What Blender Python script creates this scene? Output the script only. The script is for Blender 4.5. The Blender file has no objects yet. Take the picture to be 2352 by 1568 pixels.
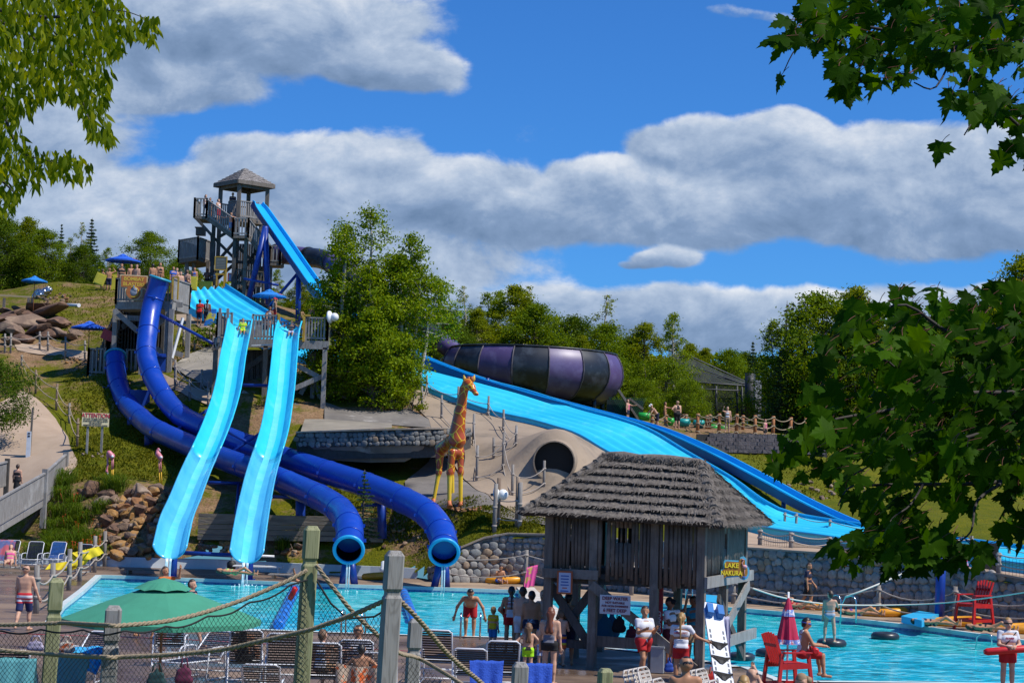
import bpy,math,random
import numpy as np
from mathutils import Vector,Matrix,Euler
from mathutils.geometry import delaunay_2d_cdt
S=bpy.context.scene
COL=S.collection
R=math.radians
FPX,CX,CY=4200.0,1176.0,784.0
CAMZ,PITCH,ROLL=4.3,math.atan((1106-784)/4200.0),0.03
fw=Vector((0,math.cos(PITCH),math.sin(PITCH)))
up0=Vector((0,-math.sin(PITCH),math.cos(PITCH)))
rt0=Vector((1,0,0))
IR=rt0*math.cos(ROLL)+up0*math.sin(ROLL)
IU=-rt0*math.sin(ROLL)+up0*math.cos(ROLL)
CAM=Vector((0,0,CAMZ))
cd=bpy.data.cameras.new('camera');cam=bpy.data.objects.new('camera',cd);COL.objects.link(cam)
m=Matrix((IR,IU,-fw)).transposed().to_4x4();m.translation=CAM
cam.matrix_world=m
cd.sensor_fit='HORIZONTAL';cd.sensor_width=36;cd.lens=36*FPX/2352.0
cd.clip_start=0.5;cd.clip_end=6000
S.camera=cam
def ray(px,py):
 return fw+IR*((px-CX)/FPX)+IU*((CY-py)/FPX)
def P(px,py,d):
 r=ray(px,py);return CAM+r*(d/r.y)
def G(px,py,z=0.0):
 r=ray(px,py);return CAM+r*((z-CAMZ)/r.z)
def proj(p):
 q=Vector(p)-CAM;z=q.dot(fw)
 return CX+FPX*q.dot(IR)/z,CY-FPX*q.dot(IU)/z
MATS={}
def nt(name):
 mt=bpy.data.materials.new(name);mt.use_nodes=True
 t=mt.node_tree
 return mt,t,t.nodes['Principled BSDF']
def N(t,typ,**kw):
 n=t.nodes.new(typ)
 for k,v in kw.items():
  if k=='inp':
   for i,val in v.items():n.inputs[i].default_value=val
  else:setattr(n,k,v)
 return n
def c4(c):return(c[0],c[1],c[2],1)
def mat(name,col,rough=0.6,col2=None,scale=4.0,stretch=(1,1,1),bump=0.0,bscale=None,metal=0.0,spec=0.5,detail=5,lo=0.35,hi=0.65,sss=0,coat=0,rand=0.0,col3=None,scale3=1.0,lo3=0.5,hi3=0.62,rvar=0.0):
 """one procedural material: two colours mixed by noise, an optional third patch colour, optional bump"""
 if name in MATS:return MATS[name]
 mt,t,b=nt(name);L=t.links.new
 b.inputs['Roughness'].default_value=rough;b.inputs['Metallic'].default_value=metal
 b.inputs['Specular IOR Level'].default_value=spec
 if coat:b.inputs['Coat Weight'].default_value=coat;b.inputs['Coat Roughness'].default_value=0.12
 if col2 is None:col2=tuple(x*0.82 for x in col)
 tc=N(t,'ShaderNodeTexCoord');mp=N(t,'ShaderNodeMapping',inp={'Scale':stretch})
 L(tc.outputs['Object'],mp.inputs['Vector'])
 ns=N(t,'ShaderNodeTexNoise',inp={'Scale':scale,'Detail':detail,'Roughness':0.6});L(mp.outputs[0],ns.inputs['Vector'])
 rp=N(t,'ShaderNodeMapRange',inp={'From Min':lo,'From Max':hi});L(ns.outputs['Fac'],rp.inputs['Value'])
 mx=N(t,'ShaderNodeMix',data_type='RGBA');mx.inputs[6].default_value=c4(col2);mx.inputs[7].default_value=c4(col)
 L(rp.outputs[0],mx.inputs[0]);out=mx.outputs[2]
 if col3:
  n3=N(t,'ShaderNodeTexNoise',inp={'Scale':scale3,'Detail':6,'Roughness':0.65});L(tc.outputs['Object'],n3.inputs['Vector'])
  r3=N(t,'ShaderNodeMapRange',inp={'From Min':lo3,'From Max':hi3});L(n3.outputs['Fac'],r3.inputs['Value'])
  m3=N(t,'ShaderNodeMix',data_type='RGBA');L(r3.outputs[0],m3.inputs[0]);L(out,m3.inputs[6]);m3.inputs[7].default_value=c4(col3);out=m3.outputs[2]
 if rand:
  oi=N(t,'ShaderNodeObjectInfo');hr=N(t,'ShaderNodeMapRange',inp={'To Min':1-rand,'To Max':1+rand});L(oi.outputs['Random'],hr.inputs['Value'])
  hs=N(t,'ShaderNodeHueSaturation');L(hr.outputs[0],hs.inputs['Value']);L(out,hs.inputs['Color']);out=hs.outputs[0]
 L(out,b.inputs['Base Color'])
 if rvar:
  nr=N(t,'ShaderNodeTexNoise',inp={'Scale':1.3,'Detail':7,'Roughness':0.7});L(tc.outputs['Object'],nr.inputs['Vector'])
  rr=N(t,'ShaderNodeMapRange',inp={'From Min':.35,'From Max':.65,'To Min':rough,'To Max':rough+rvar});L(nr.outputs['Fac'],rr.inputs['Value']);L(rr.outputs[0],b.inputs['Roughness'])
 if bump:
  nb=N(t,'ShaderNodeTexNoise',inp={'Scale':bscale or scale*3,'Detail':4});L(mp.outputs[0],nb.inputs['Vector'])
  bp=N(t,'ShaderNodeBump',inp={'Strength':bump,'Distance':0.05});L(nb.outputs['Fac'],bp.inputs['Height']);L(bp.outputs[0],b.inputs['Normal'])
 MATS[name]=mt
 return mt
def leafmat(name,c1,c2,c3,scale=0.6,trans=0.35,rough=0.5,spec=.06):
 """foliage: leaf colours vary leaf by leaf; some light comes through the blades"""
 if name in MATS:return MATS[name]
 mt,t,b=nt(name);L=t.links.new
 tc=N(t,'ShaderNodeTexCoord')
 n1=N(t,'ShaderNodeTexNoise',inp={'Scale':scale,'Detail':3});L(tc.outputs['Object'],n1.inputs['Vector'])
 n2=N(t,'ShaderNodeTexWhiteNoise',noise_dimensions='1D')
 at=N(t,'ShaderNodeAttribute',attribute_name='rnd');L(at.outputs['Fac'],n2.inputs['W'])
 ad=N(t,'ShaderNodeMath',operation='MULTIPLY_ADD',inp={1:0.45});L(n2.outputs[0],ad.inputs[0])
 ms=N(t,'ShaderNodeMath',operation='MULTIPLY',inp={1:0.62});L(n1.outputs['Fac'],ms.inputs[0]);L(ms.outputs[0],ad.inputs[2])
 cr=N(t,'ShaderNodeValToRGB');e=cr.color_ramp.elements
 e[0].position=0.28;e[0].color=c4(c1);e[1].position=0.72;e[1].color=c4(c3)
 k=e.new(0.5);k.color=c4(c2)
 L(ad.outputs[0],cr.inputs[0]);L(cr.outputs[0],b.inputs['Base Color'])
 b.inputs['Roughness'].default_value=rough;b.inputs['Specular IOR Level'].default_value=spec
 tr=N(t,'ShaderNodeBsdfTranslucent');mx=N(t,'ShaderNodeMixShader',inp={0:trans})
 hs=N(t,'ShaderNodeHueSaturation',inp={'Hue':0.485,'Saturation':1.2,'Value':1.6});L(cr.outputs[0],hs.inputs['Color']);L(hs.outputs[0],tr.inputs['Color'])
 L(b.outputs[0],mx.inputs[1]);L(tr.outputs[0],mx.inputs[2]);L(mx.outputs[0],t.nodes['Material Output'].inputs['Surface'])
 MATS[name]=mt
 return mt
def flat(name,col,rough=0.6,**k):return mat(name,col,rough,tuple(x*0.9 for x in col),3.0,**k)
def npmesh(name,V,F,mats=(),smooth=False,midx=None,rnd=None):
 """mesh from numpy arrays; F is (n,3) or (n,4)"""
 me=bpy.data.meshes.new(name);V=np.asarray(V,np.float32);F=np.asarray(F,np.int32)
 n,k=F.shape
 me.vertices.add(len(V));me.vertices.foreach_set('co',V.ravel())
 me.loops.add(n*k);me.loops.foreach_set('vertex_index',F.ravel())
 me.polygons.add(n);me.polygons.foreach_set('loop_start',np.arange(0,n*k,k,dtype=np.int32))
 try:me.polygons.foreach_set('loop_total',np.full(n,k,np.int32))
 except Exception:pass
 if smooth:me.polygons.foreach_set('use_smooth',np.ones(n,bool))
 if midx is not None:me.polygons.foreach_set('material_index',np.asarray(midx,np.int32))
 for mm in mats:me.materials.append(mm)
 if rnd is not None:
  a=me.attributes.new('rnd','FLOAT','POINT');a.data.foreach_set('value',np.asarray(rnd,np.float32))
 me.update(calc_edges=True);me.validate()
 return me
def tag(o,label=None,cat=None,group=None,kind=None):
 if label:o['label']=label
 if cat:o['category']=cat
 if group:o['group']=group
 if kind:o['kind']=kind
 return o
def thing(name,label,cat,loc=(0,0,0),group=None,rz=0.0):
 o=bpy.data.objects.new(name,None);COL.objects.link(o);o.location=loc;o.rotation_euler=(0,0,rz)
 o.empty_display_size=0.2
 return tag(o,label,cat,group)
def worldloc(o):
 v=Vector(o.location)
 while o.parent:o=o.parent;v=v+Vector(o.location)
 return v
def link(name,me,parent=None,loc=None):
 o=bpy.data.objects.new(name,me);COL.objects.link(o)
 if parent:o.parent=parent
 if loc is not None:o.location=loc
 return o
def copy_tree(o,parent=None):
 c=o.copy();COL.objects.link(c)
 if parent:c.parent=parent
 for ch in o.children:copy_tree(ch,c)
 return c
def place(o,loc,rz=0.0,sc=1.0,label=None,group=None):
 o.location=loc;o.rotation_euler=(0,0,rz);o.scale=(sc,)*3 if not isinstance(sc,tuple)else sc
 if label:o['label']=label
 if group:o['group']=group
 return o
class MB:
 """collects boxes, beams, tubes and sheets; build() links them as ONE mesh object"""
 def __init__(s):s.v=[];s.f=[];s.m=[];s.sm=[]
 def add(s,vs,fs,mi=0,sm=False):
  o=len(s.v);s.v+=[Vector(p)for p in vs]
  for q in fs:s.f.append([i+o for i in q]);s.m.append(mi);s.sm.append(sm)
  return s
 def box(s,c,sz,rz=0.0,mi=0,M=None):
  x,y,z=(a/2 for a in sz);M=M or Matrix.Rotation(rz,3,'Z');c=Vector(c)
  vs=[c+M@Vector((i*x,j*y,k*z))for k in(-1,1)for j in(-1,1)for i in(-1,1)]
  return s.add(vs,[(0,2,3,1),(4,5,7,6),(0,1,5,4),(2,6,7,3),(0,4,6,2),(1,3,7,5)],mi)
 def beam(s,a,b,w,h=None,mi=0,upv=(0,0,1)):
  a,b=Vector(a),Vector(b);h=h or w;d=b-a;l=d.length
  if l<1e-6:return s
  d/=l;u=Vector(upv)
  if abs(d.dot(u))>0.98:u=Vector((0,1,0))
  x=d.cross(u).normalized();z=x.cross(d).normalized()
  M=Matrix((x,d,z)).transposed()
  return s.box((a+b)/2,(w,l,h),M=M,mi=mi)
 def tube(s,pts,r,n=8,mi=0,cap=True,sm=True,closed=False):
  pts=[Vector(p)for p in pts];m_=len(pts);rr=r if isinstance(r,(list,tuple))else[r]*m_
  vs=[];fs=[];ref=None
  for i,p in enumerate(pts):
   if closed:d=pts[(i+1)%m_]-pts[i-1]
   else:d=pts[min(i+1,m_-1)]-pts[max(i-1,0)]
   if d.length<1e-9:d=Vector((0,0,1))
   d.normalize()
   if ref is None:ref=Vector((0,0,1))if abs(d.z)<0.9 else Vector((1,0,0))
   x=d.cross(ref)
   if x.length<1e-4:x=d.cross(Vector((0.3,1,0.2)))
   x.normalize();y=x.cross(d).normalized();ref=y
   for k in range(n):
    a=2*math.pi*k/n
    vs.append(p+(x*math.cos(a)+y*math.sin(a))*rr[i])
  for i in range(m_ if closed else m_-1):
   j=(i+1)%m_
   for k in range(n):
    fs.append((i*n+k,i*n+(k+1)%n,j*n+(k+1)%n,j*n+k))
  s.add(vs,fs,mi,sm)
  if cap and not closed:
   o=len(s.v)-len(vs)
   s.f.append([o+k for k in range(n)][::-1]);s.m.append(mi);s.sm.append(False)
   s.f.append([o+(m_-1)*n+k for k in range(n)]);s.m.append(mi);s.sm.append(False)
  return s
 def lathe(s,prof,c=(0,0,0),n=24,mi=0,sm=True,capb=False,capt=False):
  c=Vector(c);vs=[];fs=[]
  for(r,z)in prof:
   for k in range(n):
    a=2*math.pi*k/n;vs.append(c+Vector((r*math.cos(a),r*math.sin(a),z)))
  for i in range(len(prof)-1):
   for k in range(n):fs.append((i*n+k,i*n+(k+1)%n,(i+1)*n+(k+1)%n,(i+1)*n+k))
  if capb:fs.append([k for k in range(n)][::-1])
  if capt:fs.append([(len(prof)-1)*n+k for k in range(n)])
  return s.add(vs,fs,mi,sm)
 def sheet(s,rows,mi=0,sm=True,flip=False):
  """grid of points rows[i][j]"""
  w=len(rows[0]);vs=[p for r in rows for p in r];fs=[]
  for i in range(len(rows)-1):
   for j in range(w-1):
    q=(i*w+j,i*w+j+1,(i+1)*w+j+1,(i+1)*w+j);fs.append(q[::-1]if flip else q)
  return s.add(vs,fs,mi,sm)
 def prism(s,poly,M,t,mi=0,mi_side=None):
  """2-D outline in the matrix's xy plane, extruded along its z from 0 to t"""
  n=len(poly);vs=[M@Vector((x,y,0))for x,y in poly]+[M@Vector((x,y,t))for x,y in poly]
  s.add(vs,[list(range(n))[::-1],list(range(n,2*n))],mi)
  o=len(s.v)-2*n
  for i in range(n):
   j=(i+1)%n;s.f.append([o+i,o+j,o+n+j,o+n+i]);s.m.append(mi if mi_side is None else mi_side);s.sm.append(False)
  return s
 def ball(s,c,r,n=12,mi=0,sc=(1,1,1)):
  k=max(4,n//2);prof=[(max(1e-4,math.sin(math.pi*i/k))*r,-math.cos(math.pi*i/k)*r)for i in range(k+1)]
  o=len(s.v);s.lathe(prof,(0,0,0),n,mi)
  for i in range(o,len(s.v)):
   v=s.v[i];s.v[i]=Vector((v.x*sc[0],v.y*sc[1],v.z*sc[2]))+Vector(c)
  return s
 def mesh(s,name,mats,off=None):
  me=bpy.data.meshes.new(name);o=off or Vector((0,0,0))
  me.from_pydata([tuple(v-o)for v in s.v],[],s.f)
  for mm in(mats if isinstance(mats,(list,tuple))else[mats]):me.materials.append(mm)
  me.polygons.foreach_set('material_index',s.m);me.polygons.foreach_set('use_smooth',s.sm)
  me.update();return me
 def build(s,name,mats,parent=None,world=True,origin=None):
  """world: points are world points; the object's own origin goes to its parent's (or origin)"""
  off=worldloc(parent)if(parent and world)else(Vector(origin)if origin is not None else None)
  o=link(name,s.mesh(name,mats,off),parent)
  if not parent and origin is not None:o.location=origin
  return o
def smooth_path(pts,n=6):
 """Catmull-Rom through points"""
 pts=[Vector(p)for p in pts];out=[]
 for i in range(len(pts)-1):
  p0,p1,p2,p3=pts[max(i-1,0)],pts[i],pts[i+1],pts[min(i+2,len(pts)-1)]
  for k in range(n):
   t=k/n;out.append(0.5*((2*p1)+(p2-p0)*t+(2*p0-5*p1+4*p2-p3)*t*t+(3*p1-p0-3*p2+p3)*t**3))
 out.append(pts[-1]);return out
def sag(a,b,s_,n=8):
 a,b=Vector(a),Vector(b)
 return[a.lerp(b,i/n)-Vector((0,0,s_*4*(i/n)*(1-i/n)))for i in range(n+1)]
def text(s_,size,loc,rot,m_,parent,align='CENTER',name='lettering',ext=0.004,sx=1.0,space=1.0):
 cu=bpy.data.curves.new(name,'FONT');cu.body=s_;cu.size=size;cu.align_x=align;cu.align_y='CENTER';cu.extrude=ext;cu.space_line=space
 cu.offset=size*.022;cu.materials.append(m_)
 tmp=bpy.data.objects.new('tmp',cu);me=bpy.data.meshes.new_from_object(tmp);bpy.data.objects.remove(tmp);bpy.data.curves.remove(cu)
 o=link(name,me,parent);o.rotation_euler=rot
 o.location=Vector(loc)-(worldloc(parent)if parent else Vector());o.scale=(sx,1,1)
 return o
def faceplane(o,nrm):
 """matrix whose z is the horizontal normal nrm, y is up; origin o"""
 z=Vector((nrm[0],nrm[1],0)).normalized();y=Vector((0,0,1));x=y.cross(z)
 M=Matrix((x,y,z)).transposed().to_4x4();M.translation=Vector(o);return M
def sdf_caps(Pn,caps,k=0.025):
 d=None
 for cp in caps:
  a=np.array(cp[0],np.float32);b=np.array(cp[1],np.float32);ra,rb=cp[2],cp[3]
  ba=b-a;L2=float(ba@ba)+1e-9;pa=Pn-a
  t=np.clip(pa@ba/L2,0,1);q=pa-t[:,None]*ba
  e=np.sqrt((q*q).sum(1))-(ra+(rb-ra)*t)
  if len(cp)>4 and cp[4]:
   e=np.maximum(e,(Pn-b)@(ba/math.sqrt(L2)))
  if d is None:d=e
  else:
   h=np.clip(0.5+0.5*(d-e)/k,0,1);d=d*(1-h)+e*h-k*h*(1-h)
 return d
def surfnet(caps,h=0.02,k=0.025,cuts=(),pad=0.03,warp=None):
 """vertices and quads of the zero surface of a blend of round cones; cuts: (point, normal) half-spaces removed on the normal's side"""
 pts=np.array([c[0]for c in caps]+[c[1]for c in caps],np.float32);rm=max(max(c[2],c[3])for c in caps)+pad+h
 lo=pts.min(0)-rm;hi=pts.max(0)+rm;n=np.ceil((hi-lo)/h).astype(int)+1
 g=np.stack(np.meshgrid(*[np.arange(q,dtype=np.float32)for q in n],indexing='ij'),-1)*h+lo
 Pn=g.reshape(-1,3).astype(np.float32);d=sdf_caps(Pn,caps,k)
 if warp is not None:d=d+warp(Pn)
 for(p,nn)in cuts:
  nn=np.array(nn,np.float32);nn/=np.linalg.norm(nn);d=np.maximum(d,(Pn-np.array(p,np.float32))@nn)
 Fv=d.reshape(n)
 ins=Fv<0
 c=[ins[i:n[0]-1+i,j:n[1]-1+j,l:n[2]-1+l]for i in(0,1)for j in(0,1)for l in(0,1)]
 cnt=sum(x.astype(np.int8)for x in c);act=(cnt>0)&(cnt<8)
 idx=-np.ones(act.shape,np.int64);ai=np.argwhere(act);idx[act]=np.arange(len(ai))
 if len(ai)==0:return np.zeros((0,3)),np.zeros((0,4),int)
 acc=np.zeros((len(ai),3));w=np.zeros(len(ai))
 cor=[(i,j,l)for i in(0,1)for j in(0,1)for l in(0,1)]
 for a_ in range(8):
  for b_ in range(a_+1,8):
   A,B=np.array(cor[a_]),np.array(cor[b_])
   if abs(A-B).sum()!=1:continue
   fa=Fv[tuple((ai+A).T)];fb=Fv[tuple((ai+B).T)];mk=(fa<0)!=(fb<0)
   t=np.where(mk,fa/np.where(mk,fa-fb,1),0)
   acc+=np.where(mk[:,None],A+t[:,None]*(B-A),0);w+=mk
 V=(ai+acc/w[:,None])*h+lo
 Q=[]
 for ax in range(3):
  u,v=[(1,2),(2,0),(0,1)][ax]
  s0=[slice(None)]*3;s1=[slice(None)]*3;s0[ax]=slice(0,n[ax]-1);s1[ax]=slice(1,n[ax])
  ch=ins[tuple(s0)]!=ins[tuple(s1)];e=np.argwhere(ch)
  e=e[(e[:,u]>0)&(e[:,v]>0)&(e[:,u]<n[u]-1)&(e[:,v]<n[v]-1)]
  if not len(e):continue
  fl=ins[tuple(e.T)]
  o=np.zeros(3,int)
  def cell(du,dv):
   o_=e.copy();o_[:,u]+=du;o_[:,v]+=dv;return idx[tuple(o_.T)]
  q=np.stack([cell(-1,-1),cell(0,-1),cell(0,0),cell(-1,0)],1)
  q[~fl]=q[~fl][:,::-1];Q.append(q)
 return V,np.concatenate(Q)
def leaf_mesh(name,C,rng,size,mats,up_bias=0.35,nrm=None,droop=0.0,wid=0.55,aspect=1.0,fold=0.25,midx=None):
 """one folded four-corner leaf (two triangles each side of the midrib) per centre"""
 n=len(C);C=np.asarray(C,np.float32)
 d=rng.normal(size=(n,3));d[:,2]-=droop;d/=np.linalg.norm(d,axis=1)[:,None]+1e-9
 u=rng.normal(size=(n,3));u[:,2]+=up_bias*3
 if nrm is not None:u+=nrm
 u-=(u*d).sum(1)[:,None]*d;u/=np.linalg.norm(u,axis=1)[:,None]+1e-9
 s=np.cross(d,u)
 L=(size*rng.uniform(0.6,1.3,n))[:,None];Wd=L*wid
 V=np.stack([C-d*L*0.5,C+s*Wd*0.5+u*Wd*fold-d*L*0.05,C+d*L*0.5-u*L*0.08,C-s*Wd*0.5+u*Wd*fold-d*L*0.05],1).reshape(-1,3)
 b=np.arange(n)[:,None]*4
 F=np.concatenate([b+np.array([[0,1,2]]),b+np.array([[0,2,3]])])
 rn=np.repeat(rng.uniform(0,100,n),4)
 return npmesh(name,V,F,mats,False,None,rn)
# ================================================================== terrain: a hill fitted through measured ground points
def H_(d,px,py):return P(px,py,d)
CTRL="""0,1288,82;200,1288,82.2;330,1283,82.4;420,1275,82.6;560,1270,82.6;700,1262,82.4;860,1264,81.6;975,1275,80.5;-100,1285,82
150,1120,87;300,1130,86;420,1150,86;330,1215,84;220,1205,85;420,1210,83.8
480,1180,84.6;700,1188,84.4;850,1185,84;480,1236,83;700,1236,82.8;850,1240,82.4;600,1120,88;40,1180,87;-60,1200,88
150,1080,90;60,960,99;250,1000,95;250,1080,90;370,1100,88.5;300,920,104;205,920,104;130,860,110;60,810,114;150,790,116;0,800,114;-80,820,113
80,740,120;200,690,127;100,650,133;270,665,131;0,690,130;-120,700,130;430,700,126;460,745,122;440,870,104;470,910,102;460,830,108;380,830,110;330,760,116
540,690,127;620,700,126;560,900,102;740,960,99;600,1060,94;500,1100,90;640,1130,87.5;760,1110,87;900,1150,84
900,930,103;800,950,101;1000,900,107;720,900,106;970,950,102;1000,1020,95;1100,1000,97;1200,960,104;1100,1100,87;1180,1180,80;1040,1165,81;1230,1110,85.3;1275,1112,85;1325,1110,85.3;1275,984,90;1200,1060,86.2;1222,1020,86.4;1273,1003,86.2;1324,1020,86.4;1346,1060,86.2;1273,994,87.6;1175,1060,88.3;1372,1062,87.8;1400,1050,90
1230,1200,78.5;1100,1200,79.5;1350,1205,79;1450,1150,81
1650,1060,98;1800,1170,93;1600,1010,105;1620,1038,112;1860,1042,112;1700,985,118;1750,1080,104;2000,1160,96
1850,1120,102;2100,1190,90;2300,1200,90;1500,960,122;1550,975,120;1300,930,125;1230,940,140;2000,1000,150;2400,1150,110"""
cp=[]
for l in CTRL.replace('\n',';').split(';'):
 a,b,c=map(float,l.split(','));cp.append(tuple(P(a,b,c)))
WAVE_R=[(518,663,122.3),(605,718,119.3),(700,768,116),(820,808,114),(957,840,112),(1094,878,110),(1212,908,108),(1329,946,105),(1417,970,103),(1493,998,101.5),(1580,1050,98),(1680,1108,95),(1760,1165,91),(1830,1193,90),(2000,1220,86.5),(2200,1250,81),(2420,1278,76.5)]
WAVE_L=[(420,666,121.5),(431,707,119.6),(498,738,117.2),(620,800,112),(780,850,108.5),(945,882,106),(998,902,105),(1124,947,102.5),(1212,967,100.5),(1270,983,99),(1329,1003,97),(1399,1044,94),(1500,1092,90.5),(1640,1164,87.5),(1740,1213,85),(1900,1238,80.5),(2100,1270,75),(2420,1312,68.5)]
for q in WAVE_R[1:]+WAVE_L[2:]:
 v=P(*q);cp.append((v.x,v.y,v.z-(0.2 if q[0]<1700 else.42)))
WALLPX=[((985,1332),(985,1308)),((1010,1337),(1012,1290)),((1060,1337),(1050,1262)),((1110,1338),(1110,1237)),((1165,1340),(1165,1227)),((1250,1344),(1250,1229)),((1400,1356),(1400,1238)),((1600,1373),(1600,1252)),((1750,1386),(1750,1262)),((1900,1400),(1900,1273)),((2050,1413),(2050,1290)),((2200,1427),(2200,1305)),((2420,1448),(2420,1342))]
for q,dz in[((293,927,103.5),1.0),((321,958,101),1.1),((355,985,98),1.2),((430,1020,94),1.3),((518,1055,90),1.5),((372,904,101.5),1.0),((403,943,99.5),1.1),((440,968,97.5),1.2),((606,1036,90.5),1.5)]:
 v=P(*q);cp.append((v.x,v.y,v.z-dz))
for a,b in WALLPX:
 g=G(*a);v=P(b[0],b[1],g.y+.12);cp+=[(v.x,v.y+.5,v.z-.08),(v.x,v.y-1.2,v.z-.3)]
cp+=[(-60,220,18),(-20,240,16),(20,240,11),(60,220,9),(-60,150,17.5),(90,120,6),(120,90,4),(90,70,1.5),(-60,84,3.5),(-70,110,10),(-34,152,17.5),(-600,900,24),(600,900,14),(0,1500,20),(-400,300,18),(400,300,10),(-15,150,16),(0,155,11),(25,150,9.4)]
CPT=np.array(cp,float)
def _fit():
 A=CPT[:,:2];n=len(A)
 D=np.sqrt(((A[:,None]-A[None])**2).sum(-1)+1.2**2)
 M=np.zeros((n+3,n+3));M[:n,:n]=D-np.eye(n)*0.12;M[:n,n]=1;M[:n,n+1:]=A/100;M[n,:n]=1;M[n+1:,:n]=(A/100).T
 return np.linalg.solve(M,np.concatenate([CPT[:,2],[0,0,0]]))
CW=_fit()
def TT(X,Y):
 X=np.asarray(X,float);Y=np.asarray(Y,float);sh=X.shape;X=X.ravel();Y=Y.ravel();out=np.zeros(len(X))
 for s in range(0,len(X),20000):
  x=X[s:s+20000];y=Y[s:s+20000]
  D=np.sqrt((x[:,None]-CPT[None,:,0])**2+(y[:,None]-CPT[None,:,1])**2+1.44)
  out[s:s+20000]=D@CW[:-3]+CW[-3]+CW[-2]*x/100+CW[-1]*y/100
 return out.reshape(sh)
def T(x,y):return float(TT(np.array([x]),np.array([y]))[0])
_DS=np.arange(60,175,0.25)
def onT(px,py):
 """where the line of sight through a pixel first meets the hill"""
 r=ray(px,py);X=r.x/r.y*_DS;Z=CAMZ+r.z/r.y*_DS;t=TT(X,_DS)
 k=np.argmax((t-Z)>0)
 if not(t[k]>Z[k]):k=len(_DS)-1
 d0=_DS[k];
 if k>0:
  a=Z[k-1]-t[k-1];b=t[k]-Z[k];d0=_DS[k-1]+0.25*a/(a+b+1e-9)
 return Vector((r.x/r.y*d0,d0,T(r.x/r.y*d0,d0)))
def ground_at(p):return Vector((p[0],p[1],T(p[0],p[1])))
WALLBASE=[(1010,1337),(1100,1337),(1250,1344),(1400,1356),(1600,1373),(1750,1386),(1900,1400),(2050,1413),(2200,1427),(2420,1448)]
TROUGH=[(-120,1290),(0,1293),(225,1299),(300,1302),(500,1307),(690,1317),(850,1323),(958,1328)]
WB=[G(*p)for p in WALLBASE];TB=[G(*p)for p in TROUGH]
FL=[Vector((-90,TB[0].y,0))]+TB+WB+[WB[-1]+(WB[-1]-WB[-2])*12]
FLx=[p.x for p in FL];FLy=[p.y for p in FL]
def frontY(x):return np.interp(x,FLx,FLy)
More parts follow.
